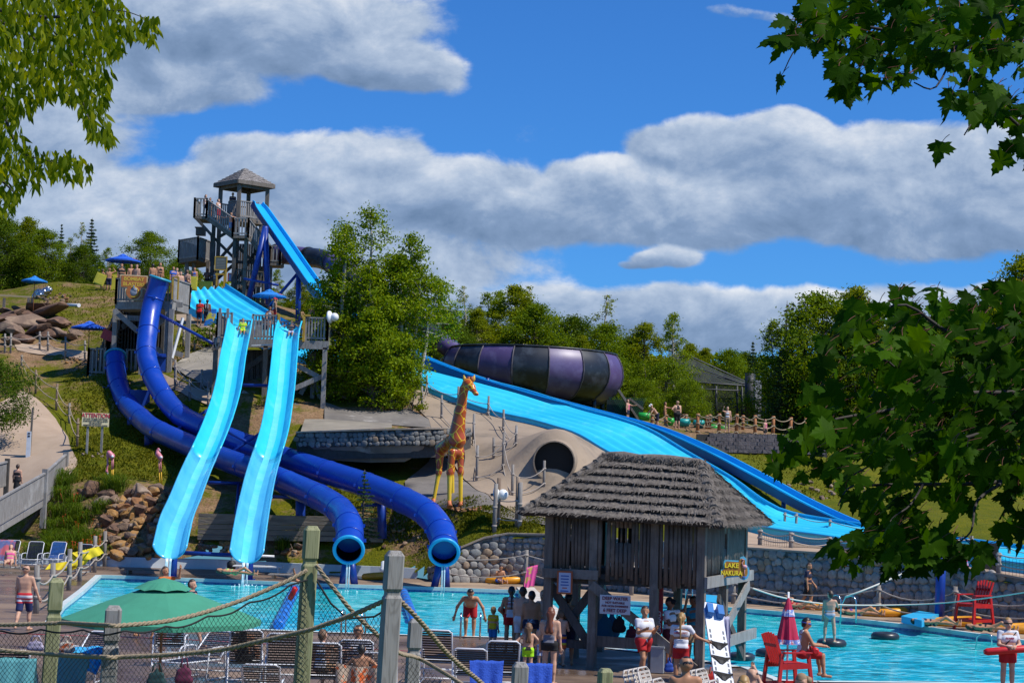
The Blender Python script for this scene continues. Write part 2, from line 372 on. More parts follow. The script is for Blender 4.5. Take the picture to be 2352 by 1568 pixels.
def build_hill():
 xs=np.concatenate([[-2500,-1200,-600,-300,-180,-120,-90,-70],np.arange(-56,50,0.42),[52,58,66,80,110,180,300,600,1200,2500]])
 ys=np.concatenate([np.arange(50,140,0.42),np.arange(140,175,1.0),[180,190,205,225,260,320,420,600,900,1400,2200,3500]])
 X,Y=np.meshgrid(xs,ys,indexing='ij');rng=np.random.default_rng(5)
 Z=TT(np.clip(X,-500,500),np.clip(Y,0,1200))
 Z+=0.05*np.sin(X*1.7+Y*.6)*np.sin(Y*1.3-X*.4)+rng.normal(0,0.015,X.shape)
 V=np.stack([X,Y,Z],-1).reshape(-1,3);nx,ny=X.shape
 i,j=np.meshgrid(np.arange(nx-1),np.arange(ny-1),indexing='ij');b=(i*ny+j).ravel()
 F=np.stack([b,b+ny,b+ny+1,b+1],1)
 c=V[F].mean(1);keep=c[:,1]>frontY(c[:,0])+0.12
 mt,t,bs=nt('hillside');L=t.links.new
 bs.inputs['Roughness'].default_value=0.95;bs.inputs['Specular IOR Level'].default_value=0.1
 tc=N(t,'ShaderNodeTexCoord')
 def noise(sc,lo,hi,det=6):
  n=N(t,'ShaderNodeTexNoise',inp={'Scale':sc,'Detail':det,'Roughness':0.62});L(tc.outputs['Object'],n.inputs['Vector'])
  r=N(t,'ShaderNodeMapRange',inp={'From Min':lo,'From Max':hi});L(n.outputs['Fac'],r.inputs['Value']);return r.outputs[0]
 def mix(f,a,b):
  x=N(t,'ShaderNodeMix',data_type='RGBA')
  for k,v in((6,a),(7,b)):
   if isinstance(v,tuple):x.inputs[k].default_value=c4(v)
   else:L(v,x.inputs[k])
  if isinstance(f,float):x.inputs[0].default_value=f
  else:L(f,x.inputs[0])
  return x.outputs[2]
 grass=mix(noise(0.8,.35,.7),(0.09,0.105,0.004),(0.16,0.145,0.006));grass=mix(noise(7,.4,.75),grass,(0.06,0.075,0.007))
 dirt=mix(noise(1.6,.3,.7),(0.21,0.12,0.06),(0.33,0.21,0.12));dirt=mix(noise(9,.45,.7),dirt,(0.11,0.07,0.04))
 at=N(t,'ShaderNodeAttribute',attribute_name='bare')
 ad=N(t,'ShaderNodeMath',operation='ADD');L(at.outputs['Fac'],ad.inputs[0]);nn=noise(0.55,.2,.8);L(nn,ad.inputs[1])
 n2=noise(4,.2,.8);ad2=N(t,'ShaderNodeMath',operation='MULTIPLY_ADD',inp={1:0.5});L(n2,ad2.inputs[0]);L(ad.outputs[0],ad2.inputs[2])
 fr=N(t,'ShaderNodeMapRange',inp={'From Min':1.12,'From Max':1.4});L(ad2.outputs[0],fr.inputs['Value'])
 L(mix(fr.outputs[0],grass,dirt),bs.inputs['Base Color'])
 nb=N(t,'ShaderNodeTexNoise',inp={'Scale':9,'Detail':6});L(tc.outputs['Object'],nb.inputs['Vector'])
 bp=N(t,'ShaderNodeBump',inp={'Strength':0.7,'Distance':0.12});L(nb.outputs['Fac'],bp.inputs['Height']);L(bp.outputs[0],bs.inputs['Normal'])
 me=npmesh('hill',V,F[keep],[mt],True)
 bare=np.where((V[:,1]>102)&(V[:,0]<-12),.42,.12)
 for(px,py,rad,am)in[(150,690,4,.5),(240,690,4.5,.55),(200,770,5,.6),(120,820,4,.55),(80,800,4,.8),(200,860,3,.4),(70,700,4,.5),(560,1120,3.5,.8),(640,1110,3,.5),(900,1190,2.5,.7),(960,1230,2,.6),(850,1215,2,.4),(420,830,4,.6),(360,790,5,.5),(760,960,4,.7),(880,960,5,.8),(620,950,5,.6),(220,1230,4,.8),(330,1200,4,.9),(150,1180,3,.6),(1700,1085,2,.3),(1900,1130,2.5,.4),(560,700,6,.9),(640,1250,3,.7),(820,1250,2.5,.6),(700,720,6,.7),(1650,980,6,.9),(1800,990,8,.9)]:
  p=onT(px,py);bare=np.maximum(bare,am*np.exp(-((V[:,0]-p.x)**2+(V[:,1]-p.y)**2)/(rad*rad)))
 a=me.attributes.new('bare','FLOAT','POINT')
 if len(me.vertices)==len(V):a.data.foreach_set('value',bare.astype(np.float32))
 o=link('hill',me);tag(o,kind='structure');return o
build_hill()
def poly_sheet(name,outer,holes,zf,mt,step=None,extra=()):
 """flat or draped sheet with holes from ground outlines"""
 vs=[];ed=[]
 def loop(pl):
  o=len(vs);vs.extend(Vector((p[0],p[1]))for p in pl);ed.extend((o+i,o+(i+1)%len(pl))for i in range(len(pl)))
 def dens(pl):
  if not step:return[(p[0],p[1])for p in pl]
  q=[]
  for i in range(len(pl)):
   a,b=Vector(pl[i][:2]),Vector(pl[(i+1)%len(pl)][:2]);n=max(1,int((b-a).length/step));q+=[tuple(a.lerp(b,k/n))for k in range(n)]
  return q
 def inside(p,pl):
  r=False
  for i in range(len(pl)):
   a,b=pl[i],pl[i-1]
   if(a[1]>p[1])!=(b[1]>p[1])and p[0]<(b[0]-a[0])*(p[1]-a[1])/(b[1]-a[1])+a[0]:r=not r
  return r
 loop(dens(outer))
 for h in holes:loop(dens(h))
 if step:
  xs=[p[0]for p in outer];ys=[p[1]for p in outer];x=min(xs)
  while x<max(xs):
   y=min(ys)
   while y<max(ys):
    if inside((x,y),outer):vs.append(Vector((x,y)))
    y+=step
   x+=step
 V,E,F=delaunay_2d_cdt(vs,ed,[],0,1e-4)[:3]
 fs=[]
 for f in F:
  c=sum((V[i]for i in f),Vector((0,0)))/len(f)
  if inside(c,outer)and not any(inside(c,h)for h in holes):fs.append(list(f))
 me=bpy.data.meshes.new(name)
 X=np.array([v.x for v in V]);Y=np.array([v.y for v in V]);Z=zf(X,Y)if callable(zf)else np.full(len(X),zf)
 fs2=[]
 for f in fs:
  a,b,c=V[f[0]],V[f[1]],V[f[2]]
  fs2.append(f if(b-a).cross(c-a)>0 else f[::-1])
 me.from_pydata([(X[i],Y[i],Z[i])for i in range(len(X))],[],fs2);me.materials.append(mt)
 if step:me.polygons.foreach_set('use_smooth',[True]*len(me.polygons))
 me.update();return link(name,me)
def drape(off):return lambda X,Y:TT(X,Y)+off
FAR=[(232,1321),(287,1323),(420,1328),(556,1333),(740,1341),(1022,1350),(1188,1356),(1250,1366),(1346,1374),(1520,1386),(1699,1397),(1850,1410),(1995,1425),(2150,1443),(2280,1461),(2420,1481)]
NEAR=[(2600,1574),(2100,1567),(1876,1565),(1775,1561),(1735,1546),(1700,1532),(1671,1526),(1515,1502),(1400,1488),(1338,1477),(1300,1470),(1180,1464),(1000,1460),(760,1452),(601,1446),(300,1438),(120,1431),(150,1390),(195,1355)]
POOL=[G(*p)for p in FAR]+[G(*p)for p in NEAR]
POOLxy=[(p.x,p.y)for p in POOL]
deckm=None
def deck_material():
 mt,t,b=nt('pool deck concrete');L=t.links.new;tc=N(t,'ShaderNodeTexCoord')
 def nz(sc,lo,hi,det=5,st=(1,1,1)):
  mp=N(t,'ShaderNodeMapping',inp={'Scale':st});L(tc.outputs['Object'],mp.inputs[0])
  n=N(t,'ShaderNodeTexNoise',inp={'Scale':sc,'Detail':det,'Roughness':0.6});L(mp.outputs[0],n.inputs['Vector'])
  r=N(t,'ShaderNodeMapRange',inp={'From Min':lo,'From Max':hi});L(n.outputs['Fac'],r.inputs['Value']);return r.outputs[0]
 def mix(f,a,c):
  x=N(t,'ShaderNodeMix',data_type='RGBA');L(f,x.inputs[0])
  for k,v in((6,a),(7,c)):
   if isinstance(v,tuple):x.inputs[k].default_value=c4(v)
   else:L(v,x.inputs[k])
  return x.outputs[2]
 dry=mix(nz(0.5,.35,.65),(0.29,0.20,0.135),(0.21,0.14,0.095));dry=mix(nz(14,.4,.7),dry,(0.17,0.115,0.08))
 wetf=nz(0.16,.42,.56,6,(1,1.6,1))
 L(mix(wetf,dry,(0.115,0.075,0.05)),b.inputs['Base Color'])
 rr=N(t,'ShaderNodeMapRange',inp={'To Min':0.8,'To Max':0.22});L(wetf,rr.inputs['Value']);L(rr.outputs[0],b.inputs['Roughness'])
 nb=N(t,'ShaderNodeTexNoise',inp={'Scale':5,'Detail':5});L(tc.outputs['Object'],nb.inputs['Vector'])
 bp=N(t,'ShaderNodeBump',inp={'Strength':0.25,'Distance':0.03});L(nb.outputs['Fac'],bp.inputs['Height']);L(bp.outputs[0],b.inputs['Normal'])
 return mt
deckm=deck_material()
outer=[(-70,26),(70,26),(70,60)]+[(p.x,p.y+1.0)for p in WB[::-1]if p.x<60]+[(p.x,p.y+0.8)for p in TB[::-1]]+[(-70,TB[0].y+.8)]
tag(poly_sheet('deck',outer,[POOLxy],0.0,deckm),kind='structure')
farm=mat('dry far deck',(0.40,0.29,0.19),0.85,(0.31,0.22,0.14),0.7,bump=0.15,col3=(0.22,0.15,0.10),scale3=0.5)
strip=[G(x,y-2.2)for x,y in FAR]+[p+Vector((0,-0.06,0))for p in WB[::-1]]
tag(poly_sheet('deck_far_side',[(p.x,p.y)for p in[G(x,y-2.0)for x,y in FAR[4:]]]+[(p.x,p.y-0.05)for p in WB[::-1]],[],0.006,farm),kind='structure')
nearm=mat('near grass',(0.08,0.12,0.015),0.95,(0.05,0.08,0.01),2.0,bump=0.4)
mb=MB();mb.sheet([[Vector((x,y,z))for x in(-60,-20,0,20,60)]for y,z in((-40,3.4),(-6,2.7),(2,2.6),(10,2.3),(16,1.75),(22,0.8),(26.6,-0.03))],0,True,True)
tag(mb.build('near_slope',nearm),kind='structure')
def water_material(name,c1,c2,c3,sc=1.0):
 mt,t,b=nt(name);L=t.links.new;tc=N(t,'ShaderNodeTexCoord')
 def nz(s_,st,det=4,dist=0.0):
  mp=N(t,'ShaderNodeMapping',inp={'Scale':st});L(tc.outputs['Object'],mp.inputs[0])
  n=N(t,'ShaderNodeTexNoise',inp={'Scale':s_,'Detail':det,'Distortion':dist});L(mp.outputs[0],n.inputs['Vector']);return n.outputs['Fac']
 big=nz(0.10*sc,(1,1.2,1),3);rip=nz(1.9*sc,(0.6,1.0,1),5,1.4);fine=nz(6*sc,(0.55,1.0,1),4,1.0)
 cr=N(t,'ShaderNodeValToRGB');e=cr.color_ramp.elements;e[0].position=.38;e[0].color=c4(c1);e[1].position=.62;e[1].color=c4(c2);sy=N(t,'ShaderNodeSeparateXYZ');L(tc.outputs['Object'],sy.inputs[0]);my=N(t,'ShaderNodeMapRange',inp={'From Min':51,'From Max':61,'To Min':.16,'To Max':-.06});L(sy.outputs[1],my.inputs['Value']);bg2=N(t,'ShaderNodeMath',operation='ADD');L(big,bg2.inputs[0]);L(my.outputs[0],bg2.inputs[1]);L(bg2.outputs[0],cr.inputs[0])  # nearer water shifts to vivid blue: its sunlit zone is put into the colour
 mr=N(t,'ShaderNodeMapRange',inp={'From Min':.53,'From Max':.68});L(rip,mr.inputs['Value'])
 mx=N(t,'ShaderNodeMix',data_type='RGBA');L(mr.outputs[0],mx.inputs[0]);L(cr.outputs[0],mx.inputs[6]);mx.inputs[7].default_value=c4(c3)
 mr2=N(t,'ShaderNodeMapRange',inp={'From Min':.34,'From Max':.52,'To Min':.42,'To Max':1});L(rip,mr2.inputs['Value'])  # ripple highlights and dark troughs are put into the colour too
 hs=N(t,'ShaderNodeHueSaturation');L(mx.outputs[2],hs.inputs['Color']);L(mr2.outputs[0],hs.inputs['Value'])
 L(hs.outputs[0],b.inputs['Base Color']);b.inputs['Roughness'].default_value=0.05;b.inputs['IOR'].default_value=1.33
 ad=N(t,'ShaderNodeMath',operation='MULTIPLY_ADD',inp={1:0.35});L(fine,ad.inputs[0]);L(rip,ad.inputs[2])
 bp=N(t,'ShaderNodeBump',inp={'Strength':1.0,'Distance':0.14});L(ad.outputs[0],bp.inputs['Height']);L(bp.outputs[0],b.inputs['Normal'])
 return mt
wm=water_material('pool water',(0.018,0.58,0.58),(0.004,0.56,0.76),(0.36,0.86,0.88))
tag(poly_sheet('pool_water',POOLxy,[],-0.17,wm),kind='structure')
white_cop=mat('white coping',(0.62,0.68,0.66),0.5,(0.5,0.56,0.55),2)
tile=mat('blue tile line',(0.03,0.12,0.30),0.3,(0.10,0.25,0.42),9,lo=.45,hi=.55)
mb=MB();PL=POOL;n=len(PL)
cen=sum(PL,Vector())/n
for i in range(n):
 a,b=PL[i],PL[(i+1)%n]
 z=lambda p,h:Vector((p.x,p.y,h))
 mb.add([z(a,0.03),z(b,0.03),z(b,-0.10),z(a,-0.10)],[(0,1,2,3)],0)
 mb.add([z(a,-0.10),z(b,-0.10),z(b,-0.30),z(a,-0.30)],[(0,1,2,3)],1)
 d=(b-a).normalized();nn=Vector((-d.y,d.x,0))*0.22
 if(cen-a).dot(nn)>0:nn=-nn
 mb.add([z(a,0.03),z(b,0.03),z(b+nn,0.026),z(a+nn,0.026)],[(0,1,2,3)],0)
tag(mb.build('pool_edge',[white_cop,tile]),kind='structure')
mb=MB();cl=smooth_path([G(*p,-0.05)for p in[(1206,1354),(1228,1378),(1267,1413),(1323,1466),(1342,1482)]],4)
rows=[]
for i,p in enumerate(cl):
 d=cl[min(i+1,len(cl)-1)]-cl[max(i-1,0)];s_=Vector((d.y,-d.x,0)).normalized()*0.36
 rows.append([p-s_+Vector((0,0,-.4)),p-s_+Vector((0,0,.12)),p+s_+Vector((0,0,.12)),p+s_+Vector((0,0,-.4))])
mb.sheet(rows,0,False)
tag(mb.build('pool_divider',mat('pale kerb concrete',(0.5,0.42,0.32),0.8,(0.62,0.6,0.55),1.5,bump=.2)),kind='structure')
mb=MB();rl=[G(*p)for p in[(-60,1451),(0,1453),(390,1466),(685,1482),(900,1492),(1078,1504),(1200,1512),(1330,1522)]]
mb.sheet([[p+Vector((0,.07,.005)),p+Vector((0,-.07,.005))]for p in rl])
tag(mb.build('deck_marking',mat('worn red paint',(0.42,0.03,0.04),0.6,(0.26,0.06,0.06),2.5)),kind='structure')
sand=mat('pale path concrete',(0.42,0.31,0.22),0.9,(0.36,0.26,0.18),0.8,bump=0.2,col3=(0.30,0.21,0.15),scale3=2.5,lo3=.6,hi3=.75)
def ground_poly(name,px,mt,off=0.05,step=0.7):
 pts=[onT(*p)for p in px]
 return tag(poly_sheet(name,[(p.x,p.y)for p in pts],[],drape(off),mt,step),kind='structure')
ground_poly('path',[(50,900),(77,912),(108,941),(128,964),(149,995),(160,1025),(177,1059),(177,1069),(159,1097),(110,1140),(40,1150),(-60,1160),(-60,960)],sand,0.07)
ground_poly('path_upper',[(30,788),(90,796),(195,808),(260,815),(260,834),(195,830),(140,818),(40,806)],sand,0.06)
ground_poly('path_middle',[(350,852),(390,868),(440,890),(478,903),(520,910),(520,940),(478,932),(430,912),(375,886)],sand,0.06)
conc=mat('stained slope concrete',(0.35,0.265,0.185),0.9,(0.27,0.205,0.145),0.35,bump=0.35,bscale=5,col3=(0.17,0.135,0.10),scale3=0.45,lo3=.52,hi3=.72)
ground_poly('concrete_slope',[(935,884),(998,898),(1124,942),(1212,962),(1329,998),(1399,1040),(1500,1088),(1560,1120),(1500,1190),(1380,1215),(1240,1190),(1190,1185),(1130,1150),(1085,1120),(1000,1020),(985,965),(955,935),(925,915)],conc,0.08,.4)
darkconc=mat('grey worn concrete',(0.21,0.185,0.16),0.9,(0.13,0.115,0.10),0.6,bump=0.4,bscale=4,col3=(0.42,0.39,0.35),scale3=0.45,lo3=.6,hi3=.72)
ground_poly('concrete_apron',[(1000,1028),(1085,1122),(1130,1152),(1190,1186),(1240,1192),(1380,1217),(1380,1228),(1240,1206),(1150,1190),(1080,1172),(985,1168),(930,1130),(930,1108),(985,1062)],darkconc,0.07)
ground_poly('concrete_slope_upper',[(745,925),(800,945),(880,948),(940,938),(985,965),(1000,1000),(1000,985),(900,978),(800,972),(745,966)],darkconc,0.07)
ground_poly('slide_bank',[(405,700),(440,728),(500,748),(520,790),(470,765),(405,735)],conc,0.06)
rockm=mat('bare rock ledge',(0.31,0.275,0.22),0.9,(0.20,0.18,0.15),0.6,bump=0.5)
ground_poly('rock_ledge',[(395,845),(430,818),(478,800),(520,800),(520,905),(470,890),(430,868)],rockm,0.1)
plaza=mat('plaza concrete',(0.42,0.30,0.2),0.9,(0.35,0.25,0.165),0.6,bump=.1)
pp=[(1750,1219),(1900,1243),(2100,1275),(2420,1317)]
fr=[p+Vector((0,0.25,0))for p in WB[4:]];bk=[onT(*p)for p in pp[::-1]]
tag(poly_sheet('plaza',[(p.x,p.y)for p in fr]+[(p.x,p.y)for p in bk]+[(onT(1600,1200).x,onT(1600,1200).y)],[],drape(0.06),plaza,0.5),kind='structure')
# ================================================================== slides
cyan=mat('sky blue slide gelcoat',(0.03,0.60,0.84),0.28,(0.02,0.53,0.80),0.4,coat=0.2,rvar=.25,col3=(.10,.62,.82),scale3=.5,lo3=.55,hi3=.75,detail=3)
cyan_pale=mat('thin translucent slide gelcoat',(0.10,0.54,0.80),0.22,(0.07,0.46,0.76),0.7,coat=0.4)
cyan_rim=mat('slide rim',(0.03,0.38,0.70),0.35,(0.02,0.33,0.62),1)
wavem=mat('wave slide paint',(0.05,0.64,0.84),0.42,(0.02,0.50,0.80),0.5,stretch=(.25,.25,1),col3=(0.12,0.68,0.84),scale3=0.8,lo3=.55,hi3=.8)
deepblue=mat('deep blue tube gelcoat',(0.006,0.055,0.42),0.22,(0.006,0.048,0.37),0.5,coat=0.25,rvar=.28,col3=(0.02,0.035,0.17),scale3=1.7,lo3=.66,hi3=.85)
bluesteel=mat('blue painted steel',(0.008,0.045,0.30),0.4,(0.006,0.035,0.24),2)
towerblue=mat('tower slide blue',(0.015,0.44,0.82),0.3,(0.01,0.37,0.78),0.3,coat=0.3)
towershade=mat('tower slide outside with painted shade',(0.006,0.05,0.22),0.4,(0.006,0.035,0.15),0.5)  # outside of the blue slide; its shade is painted in as navy
black_in=flat('unlit tube inside',(0.002,0.003,0.006),0.9,spec=.05)  # black inner wall: the lack of light inside the tube is painted in
purple=mat('faded purple fibreglass',(0.105,0.072,0.185),0.42,(0.08,0.053,0.145),0.35,col3=(0.13,0.10,0.22),scale3=.9)
blackfib=mat('black fibreglass',(0.022,0.026,0.034),0.38,(0.012,0.014,0.018),0.4,col3=(0.05,0.06,0.075),scale3=.7)
flow=mat('running water film',(0.10,0.62,0.86),0.12,(0.16,0.66,0.88),1.2,bump=.3,bscale=6)
splash=mat('white water',(0.75,0.85,0.88),0.3,(0.5,0.7,0.78),6)
def frames(path):
 out=[]
 for i,p in enumerate(path):
  d=(path[min(i+1,len(path)-1)]-path[max(i-1,0)]).normalized()
  s_=d.cross(Vector((0,0,1)))
  if s_.length<1e-3:s_=Vector((1,0,0))
  s_.normalize();out.append((p,s_,s_.cross(d).normalized(),d))
 return out
def sweep(mb,path,section,mi=0,sm=True,caps=True,closed=True):
 """section: (sideways, height) loop carried along the path"""
 fr=frames(path);n=len(section);vs=[]
 for k,(p,s_,u,d)in enumerate(fr):
  sec=section(k/(len(fr)-1))if callable(section)else section
  vs+=[p+s_*a+u*b for a,b in sec]
 return _strip(mb,vs,len(fr),n,mi,sm,caps,closed)
def _strip(mb,vs,m_,n,mi,sm,caps,closed):
 fs=[(i*n+k,i*n+(k+1)%n,(i+1)*n+(k+1)%n,(i+1)*n+k)for i in range(m_-1)for k in range(n if closed else n-1)]
 if caps and closed:fs+=[list(range(n))[::-1],[(m_-1)*n+k for k in range(n)]]
 mb.add(vs,fs,mi,sm);return mb
def ubend(r,t=0.05,a=86,lip=0.07,n=14):
 A=[R(-a+2*a*i/n)for i in range(n+1)]
 inn=[(r*math.sin(x),r-r*math.cos(x))for x in A]
 out=[((r+t)*math.sin(x),r-(r+t)*math.cos(x))for x in A[::-1]]
 h=inn[-1][1]
 return inn+[(r+lip,h),(r+lip,h-.06)]+out[1:-1]+[(-r-lip,h-.06),(-r-lip,h)]
def speed_slide(name,pts,label,r0):
 path=smooth_path([P(*p)for p in pts],7)
 t=thing(name,label,'water slide',path[-1],'open speed slides dropping into the pool')
 cut=int(len(path)*0.60)
 mb=MB();sweep(mb,path[:cut+1],ubend(r0));mb.build('upper_channel',cyan,t)
 mb=MB();sweep(mb,path[cut:],ubend(r0*1.0));mb.build('lower_channel',cyan_pale,t)
 fr=frames(path)
 for k in range(4,len(path)-2,9):
  p,s_,u,d=fr[k];mb=MB()
  sweep(mb,[p-d*.03,p+d*.03],[(a*1.03,b-.012)for a,b in ubend(r0+.015,.05,86,.05)])
  mb.build('joint_flange',cyan_rim,t)
 mb=MB();rows=[]
 for k,(p,s_,u,d)in enumerate(fr):
  w=0.15+.012*math.sin(k*.8);o=0.11
  rows.append([p+s_*(o+a)+u*(0.012+r0-math.sqrt(max(0,r0*r0-(o+a)**2)))for a in(-w,-w/2,0,w/2,w)])
 mb.sheet(rows,0,True,True);mb.build('water_film',flow,t)
 e,s_,u,d=fr[-1];mb=MB();rng=random.Random(3)
 for q in range(9):
  dx=rng.uniform(-.12,.12);pts_=[e+s_*(dx+.05)+d*(.18*h**.5+rng.uniform(-.03,.03))-Vector((0,0,h*(e.z+.15)))for h in(0,.12,.3,.5,.75,1)]
  mb.tube(pts_,[.03,.022,.018,.016,.016,.025],5)
 for q in range(60):
  a=rng.uniform(0,6.28);rr=rng.uniform(.02,.8)**1.3;mb.ball(Vector((e.x,e.y,-.15))+d*.2+Vector((math.cos(a)*rr,math.sin(a)*rr*.6,rng.uniform(0,.12))),rng.uniform(.015,.04),6)
 mb.build('falling_water',splash,t)
 e2=fr[-4][0]
 mb=MB();b0=Vector((e2.x,e2.y+0.4,0.0));mb.tube([b0,e2+Vector((0,.4,.02))],.17,12)
 mb.box(b0+Vector((0,0,.02)),(.5,.5,.04));mb.build('support_post',bluesteel,t)
 return t,path
SP1=[(552,752,101),(545.5,788.6,99.5),(535,840,97.2),(525,904,94.2),(512,955,91.7),(489,1019,88),(451,1104,83),(425.5,1168.5,79.3),(405,1218,76.2),(390,1282,73.8)]
SP2=[(667,757,101),(658,790,99.5),(653,840,97.2),(647,904,94.2),(640,955,91.7),(628,1019,88),(602,1104,83),(587,1168.5,79.3),(577,1222,76.2),(566.5,1292,73.8)]
sp1,path1=speed_slide('speed_slide',SP1,'open sky-blue speed slide with the rider in neon yellow at its top',0.62)
sp2,path2=speed_slide('speed_slide',SP2,'open sky-blue speed slide with the rider in blue patterned shorts at its top',0.62)
mb=MB();mb.tube([P(408,1268,76.5),P(560,1276,76.5)],.09,10);tag(mb.build('brace_bar',bluesteel),'horizontal blue steel bar between the lower ends of the speed slides','bar')
def tube_slide(pts,label,legs,ringr=0.64,r=0.565,sup=()):
 path=smooth_path([P(*p)for p in pts],8)
 t=thing('tube_slide',label,'tube slide',path[-1],'enclosed dark blue tube slides')
 mb=MB();mb.tube(path,r,28,0,False);mb.tube(path,r-.04,20,1,False);mb.build('tube',[deepblue,black_in],t)
 fr=frames(path)
 for k in range(6,len(path)-2,9):
  p,s_,u,d=fr[k];mb=MB();mb.tube([p-d*.035,p+d*.035],r+.022,28,0,True)
  for q in(-1,1):mb.box(p+s_*q*(r+.03),(.14,.08,.14))
  mb.build('joint_flange',deepblue,t)
 def ring(k,dr,R1):
  p,s_,u,d=fr[k];mb=MB();pts_=[]
  A=[2*math.pi*i/36 for i in range(36)]
  mb.tube([p+(s_*math.cos(a)+u*math.sin(a))*R1+d*dr for a in A],.075,8,closed=True);return mb
 ring(len(path)-1,0.0,ringr-.07).build('outlet_ring',cyan_rim,t)
 ring(0,0.0,r+.03).build('inlet_ring',flat('teal ring',(.03,.33,.48),.4),t)
 for(ax,ay,bx,by,d0,rr)in legs:
  mb=MB();a=P(ax,ay,d0);b=P(bx,by,d0);b.z=min(b.z,0.0)if by>1290 else b.z;mb.tube([a,b],rr,12);mb.build('leg',bluesteel,t)
 e,s_,u,d=fr[-1];mb=MB();rng=random.Random(8)
 for q in range(6):
  dx=rng.uniform(-.07,.07);base=e-u*(r-.06)
  mb.tube([base+s_*dx+d*(.22*h**.5)-Vector((0,0,h*(base.z+.17)))for h in(0,.15,.35,.6,1)],[.02,.016,.014,.013,.02],5)
 for q in range(50):
  a=rng.uniform(0,6.28);rr=rng.uniform(.02,.75)**1.3;mb.ball(Vector((e.x,e.y,-.15))+d*.25+Vector((math.cos(a)*rr,math.sin(a)*rr*.6,rng.uniform(0,.08))),rng.uniform(.012,.032),6)
 mb.build('falling_water',splash,t)
 return t,path
TA=[(368,640,106),(349,702,106),(339,766,105),(336,810,104),(347,855,103),(372,904,101.5),(403,943,99.5),(440,968,97.5),(520,1004,94),(606,1036,90.5),(689,1064,87.5),(766,1089,84.8),(843,1114,82),(920,1145,79.2),(976,1175,76.8),(1006,1208,75),(1018,1240,73.8),(1020,1268,72.8)]
TB_=[(265,818,108),(267,856,107),(275,892,105.5),(293,927,103.5),(321,958,101),(355,985,98),(430,1020,94),(518,1055,90),(607,1087,86),(689,1121,82.8),(745,1147,80),(783,1174,77.5),(801,1206,75),(803,1236,73.8),(801,1262,72.8)]
ta,pathA=tube_slide(TA,'dark blue enclosed tube slide, the higher of the two, ending beside the cobble wall',[(1012,1285,998,1335,74,.15),(1022,1285,1026,1335,74,.15),(876,1135,878,1236,81.8,.2),(440,985,444,1060,97.8,.2),(700,1082,700,1150,87.8,.2)])
tb,pathB=tube_slide(TB_,'dark blue enclosed tube slide, the lower of the two, ending behind the green wooden post',[(796,1282,787,1325,74,.15),(806,1282,815,1325,74,.15),(690,1130,690,1236,83,.22),(472,1045,472,1236,92,.22),(300,960,300,985,103,.2),(342,990,342,1035,99,.25)])
t=thing('bracing_frame','blue steel pipe frame standing in front of the timber retaining wall','frame',onT(540,1236))
for(ax,ay,ad,bx,by,bd)in[(478,1108,88,558,1110,88),(549,1110,88,538,1225,83),(478,1228,83,700,1228,83),(620,1140,84.5,690,1142,83),(690,1225,82.6,800,1228,82.6),(800,1228,82.6,880,1228,82),(690,1150,82.6,735,1156,82.6),(830,1160,82,900,1157,82)]:
 mb=MB();mb.tube([P(ax,ay,ad),P(bx,by,bd)],.085,8);mb.build('pipe',bluesteel,t)
t=thing('stay_bar','long thin blue steel stay running from the high tube slide to the slide platform','bar',P(485,787,101))
MB().tube([P(366,722,106),P(488,788,101)],.09,8).build('bar',bluesteel,t)
t=thing('stay_bar','long blue steel stay crossing under the speed slides by the stone bridge','bar',P(420,985,95))
MB().tube([P(378,1005,96),P(490,933,100)],.09,8).build('bar',bluesteel,t)
t=thing('cross_brace','crossed blue steel rods between the two speed slides','brace',P(560,1010,90))
MB().tube([P(520,990,91),P(585,1024,90)],.07,8).build('rod',bluesteel,t);MB().tube([P(533,1037,90),P(612,985,91)],.07,8).build('rod',bluesteel,t)
MB().tube([P(548,884,97),P(640,886,97)],.09,8).build('rod',bluesteel,t)
t=thing('ballast_box','square blue steel box under the high tube slide','box',onT(355,850));MB().box(P(362,832,105),(.9,.5,1.0),.2).build('body',bluesteel,t);MB().box(P(362,818,104.7),(1.0,.55,.08),.2).build('lid',bluesteel,t)
for px,py,d,lab in[(255,908,106,'blue steel footing box in shade below the lower tube inlet'),(320,915,104,'blue steel footing box half in sun between the tube slides')]:
 t=thing('footing_box',lab,'box',P(px,py+18,d));MB().box(P(px,py,d),(1.1,.8,.95),.3).build('body',bluesteel,t)
def resamp(pts,n):
 pts=smooth_path([P(*p)for p in pts],8);L=[0]
 for a,b in zip(pts,pts[1:]):L.append(L[-1]+(b-a).length)
 out=[]
 for i in range(n):
  s_=L[-1]*i/(n-1);k=max(j for j in range(len(L))if L[j]<=s_+1e-9);k=min(k,len(pts)-2)
  out.append(pts[k].lerp(pts[k+1],(s_-L[k])/max(1e-6,L[k+1]-L[k])))
 return out
nW=90;Ra,La=resamp(WAVE_R,nW),resamp(WAVE_L,nW)
rows=[];rowsb=[]
for i in range(nW):
 r_=[];a,b=La[i],Ra[i];nl=6;per=8
 for j in range(nl*per+1):
  s_=j/(nl*per);p=a.lerp(b,s_);ph=(s_*nl)%1.0
  r_.append(p+Vector((0,0,0.24*(abs(math.cos(math.pi*ph))**1.6)-.05)))
 rows.append([a+Vector((0,-.02,-.34))]+[a+Vector((0,0,.14))]+r_+[b+Vector((0,0,.3))]+[b+Vector((0,.02,-.6))])
t=thing('wave_slide','wide bright blue multi-lane slide running down the hill behind the giraffe','water slide',La[40])
mb=MB();mb.sheet(rows,0,True,False);mb.build('lanes',wavem,t)
mb=MB();wet=[]
mb.tube([p+Vector((0,-.05,.14))for p in La[6:]],.06,6);mb.tube([p+Vector((0,0,.3))for p in Ra],.06,6);mb.build('edge_lip',cyan_rim,t)
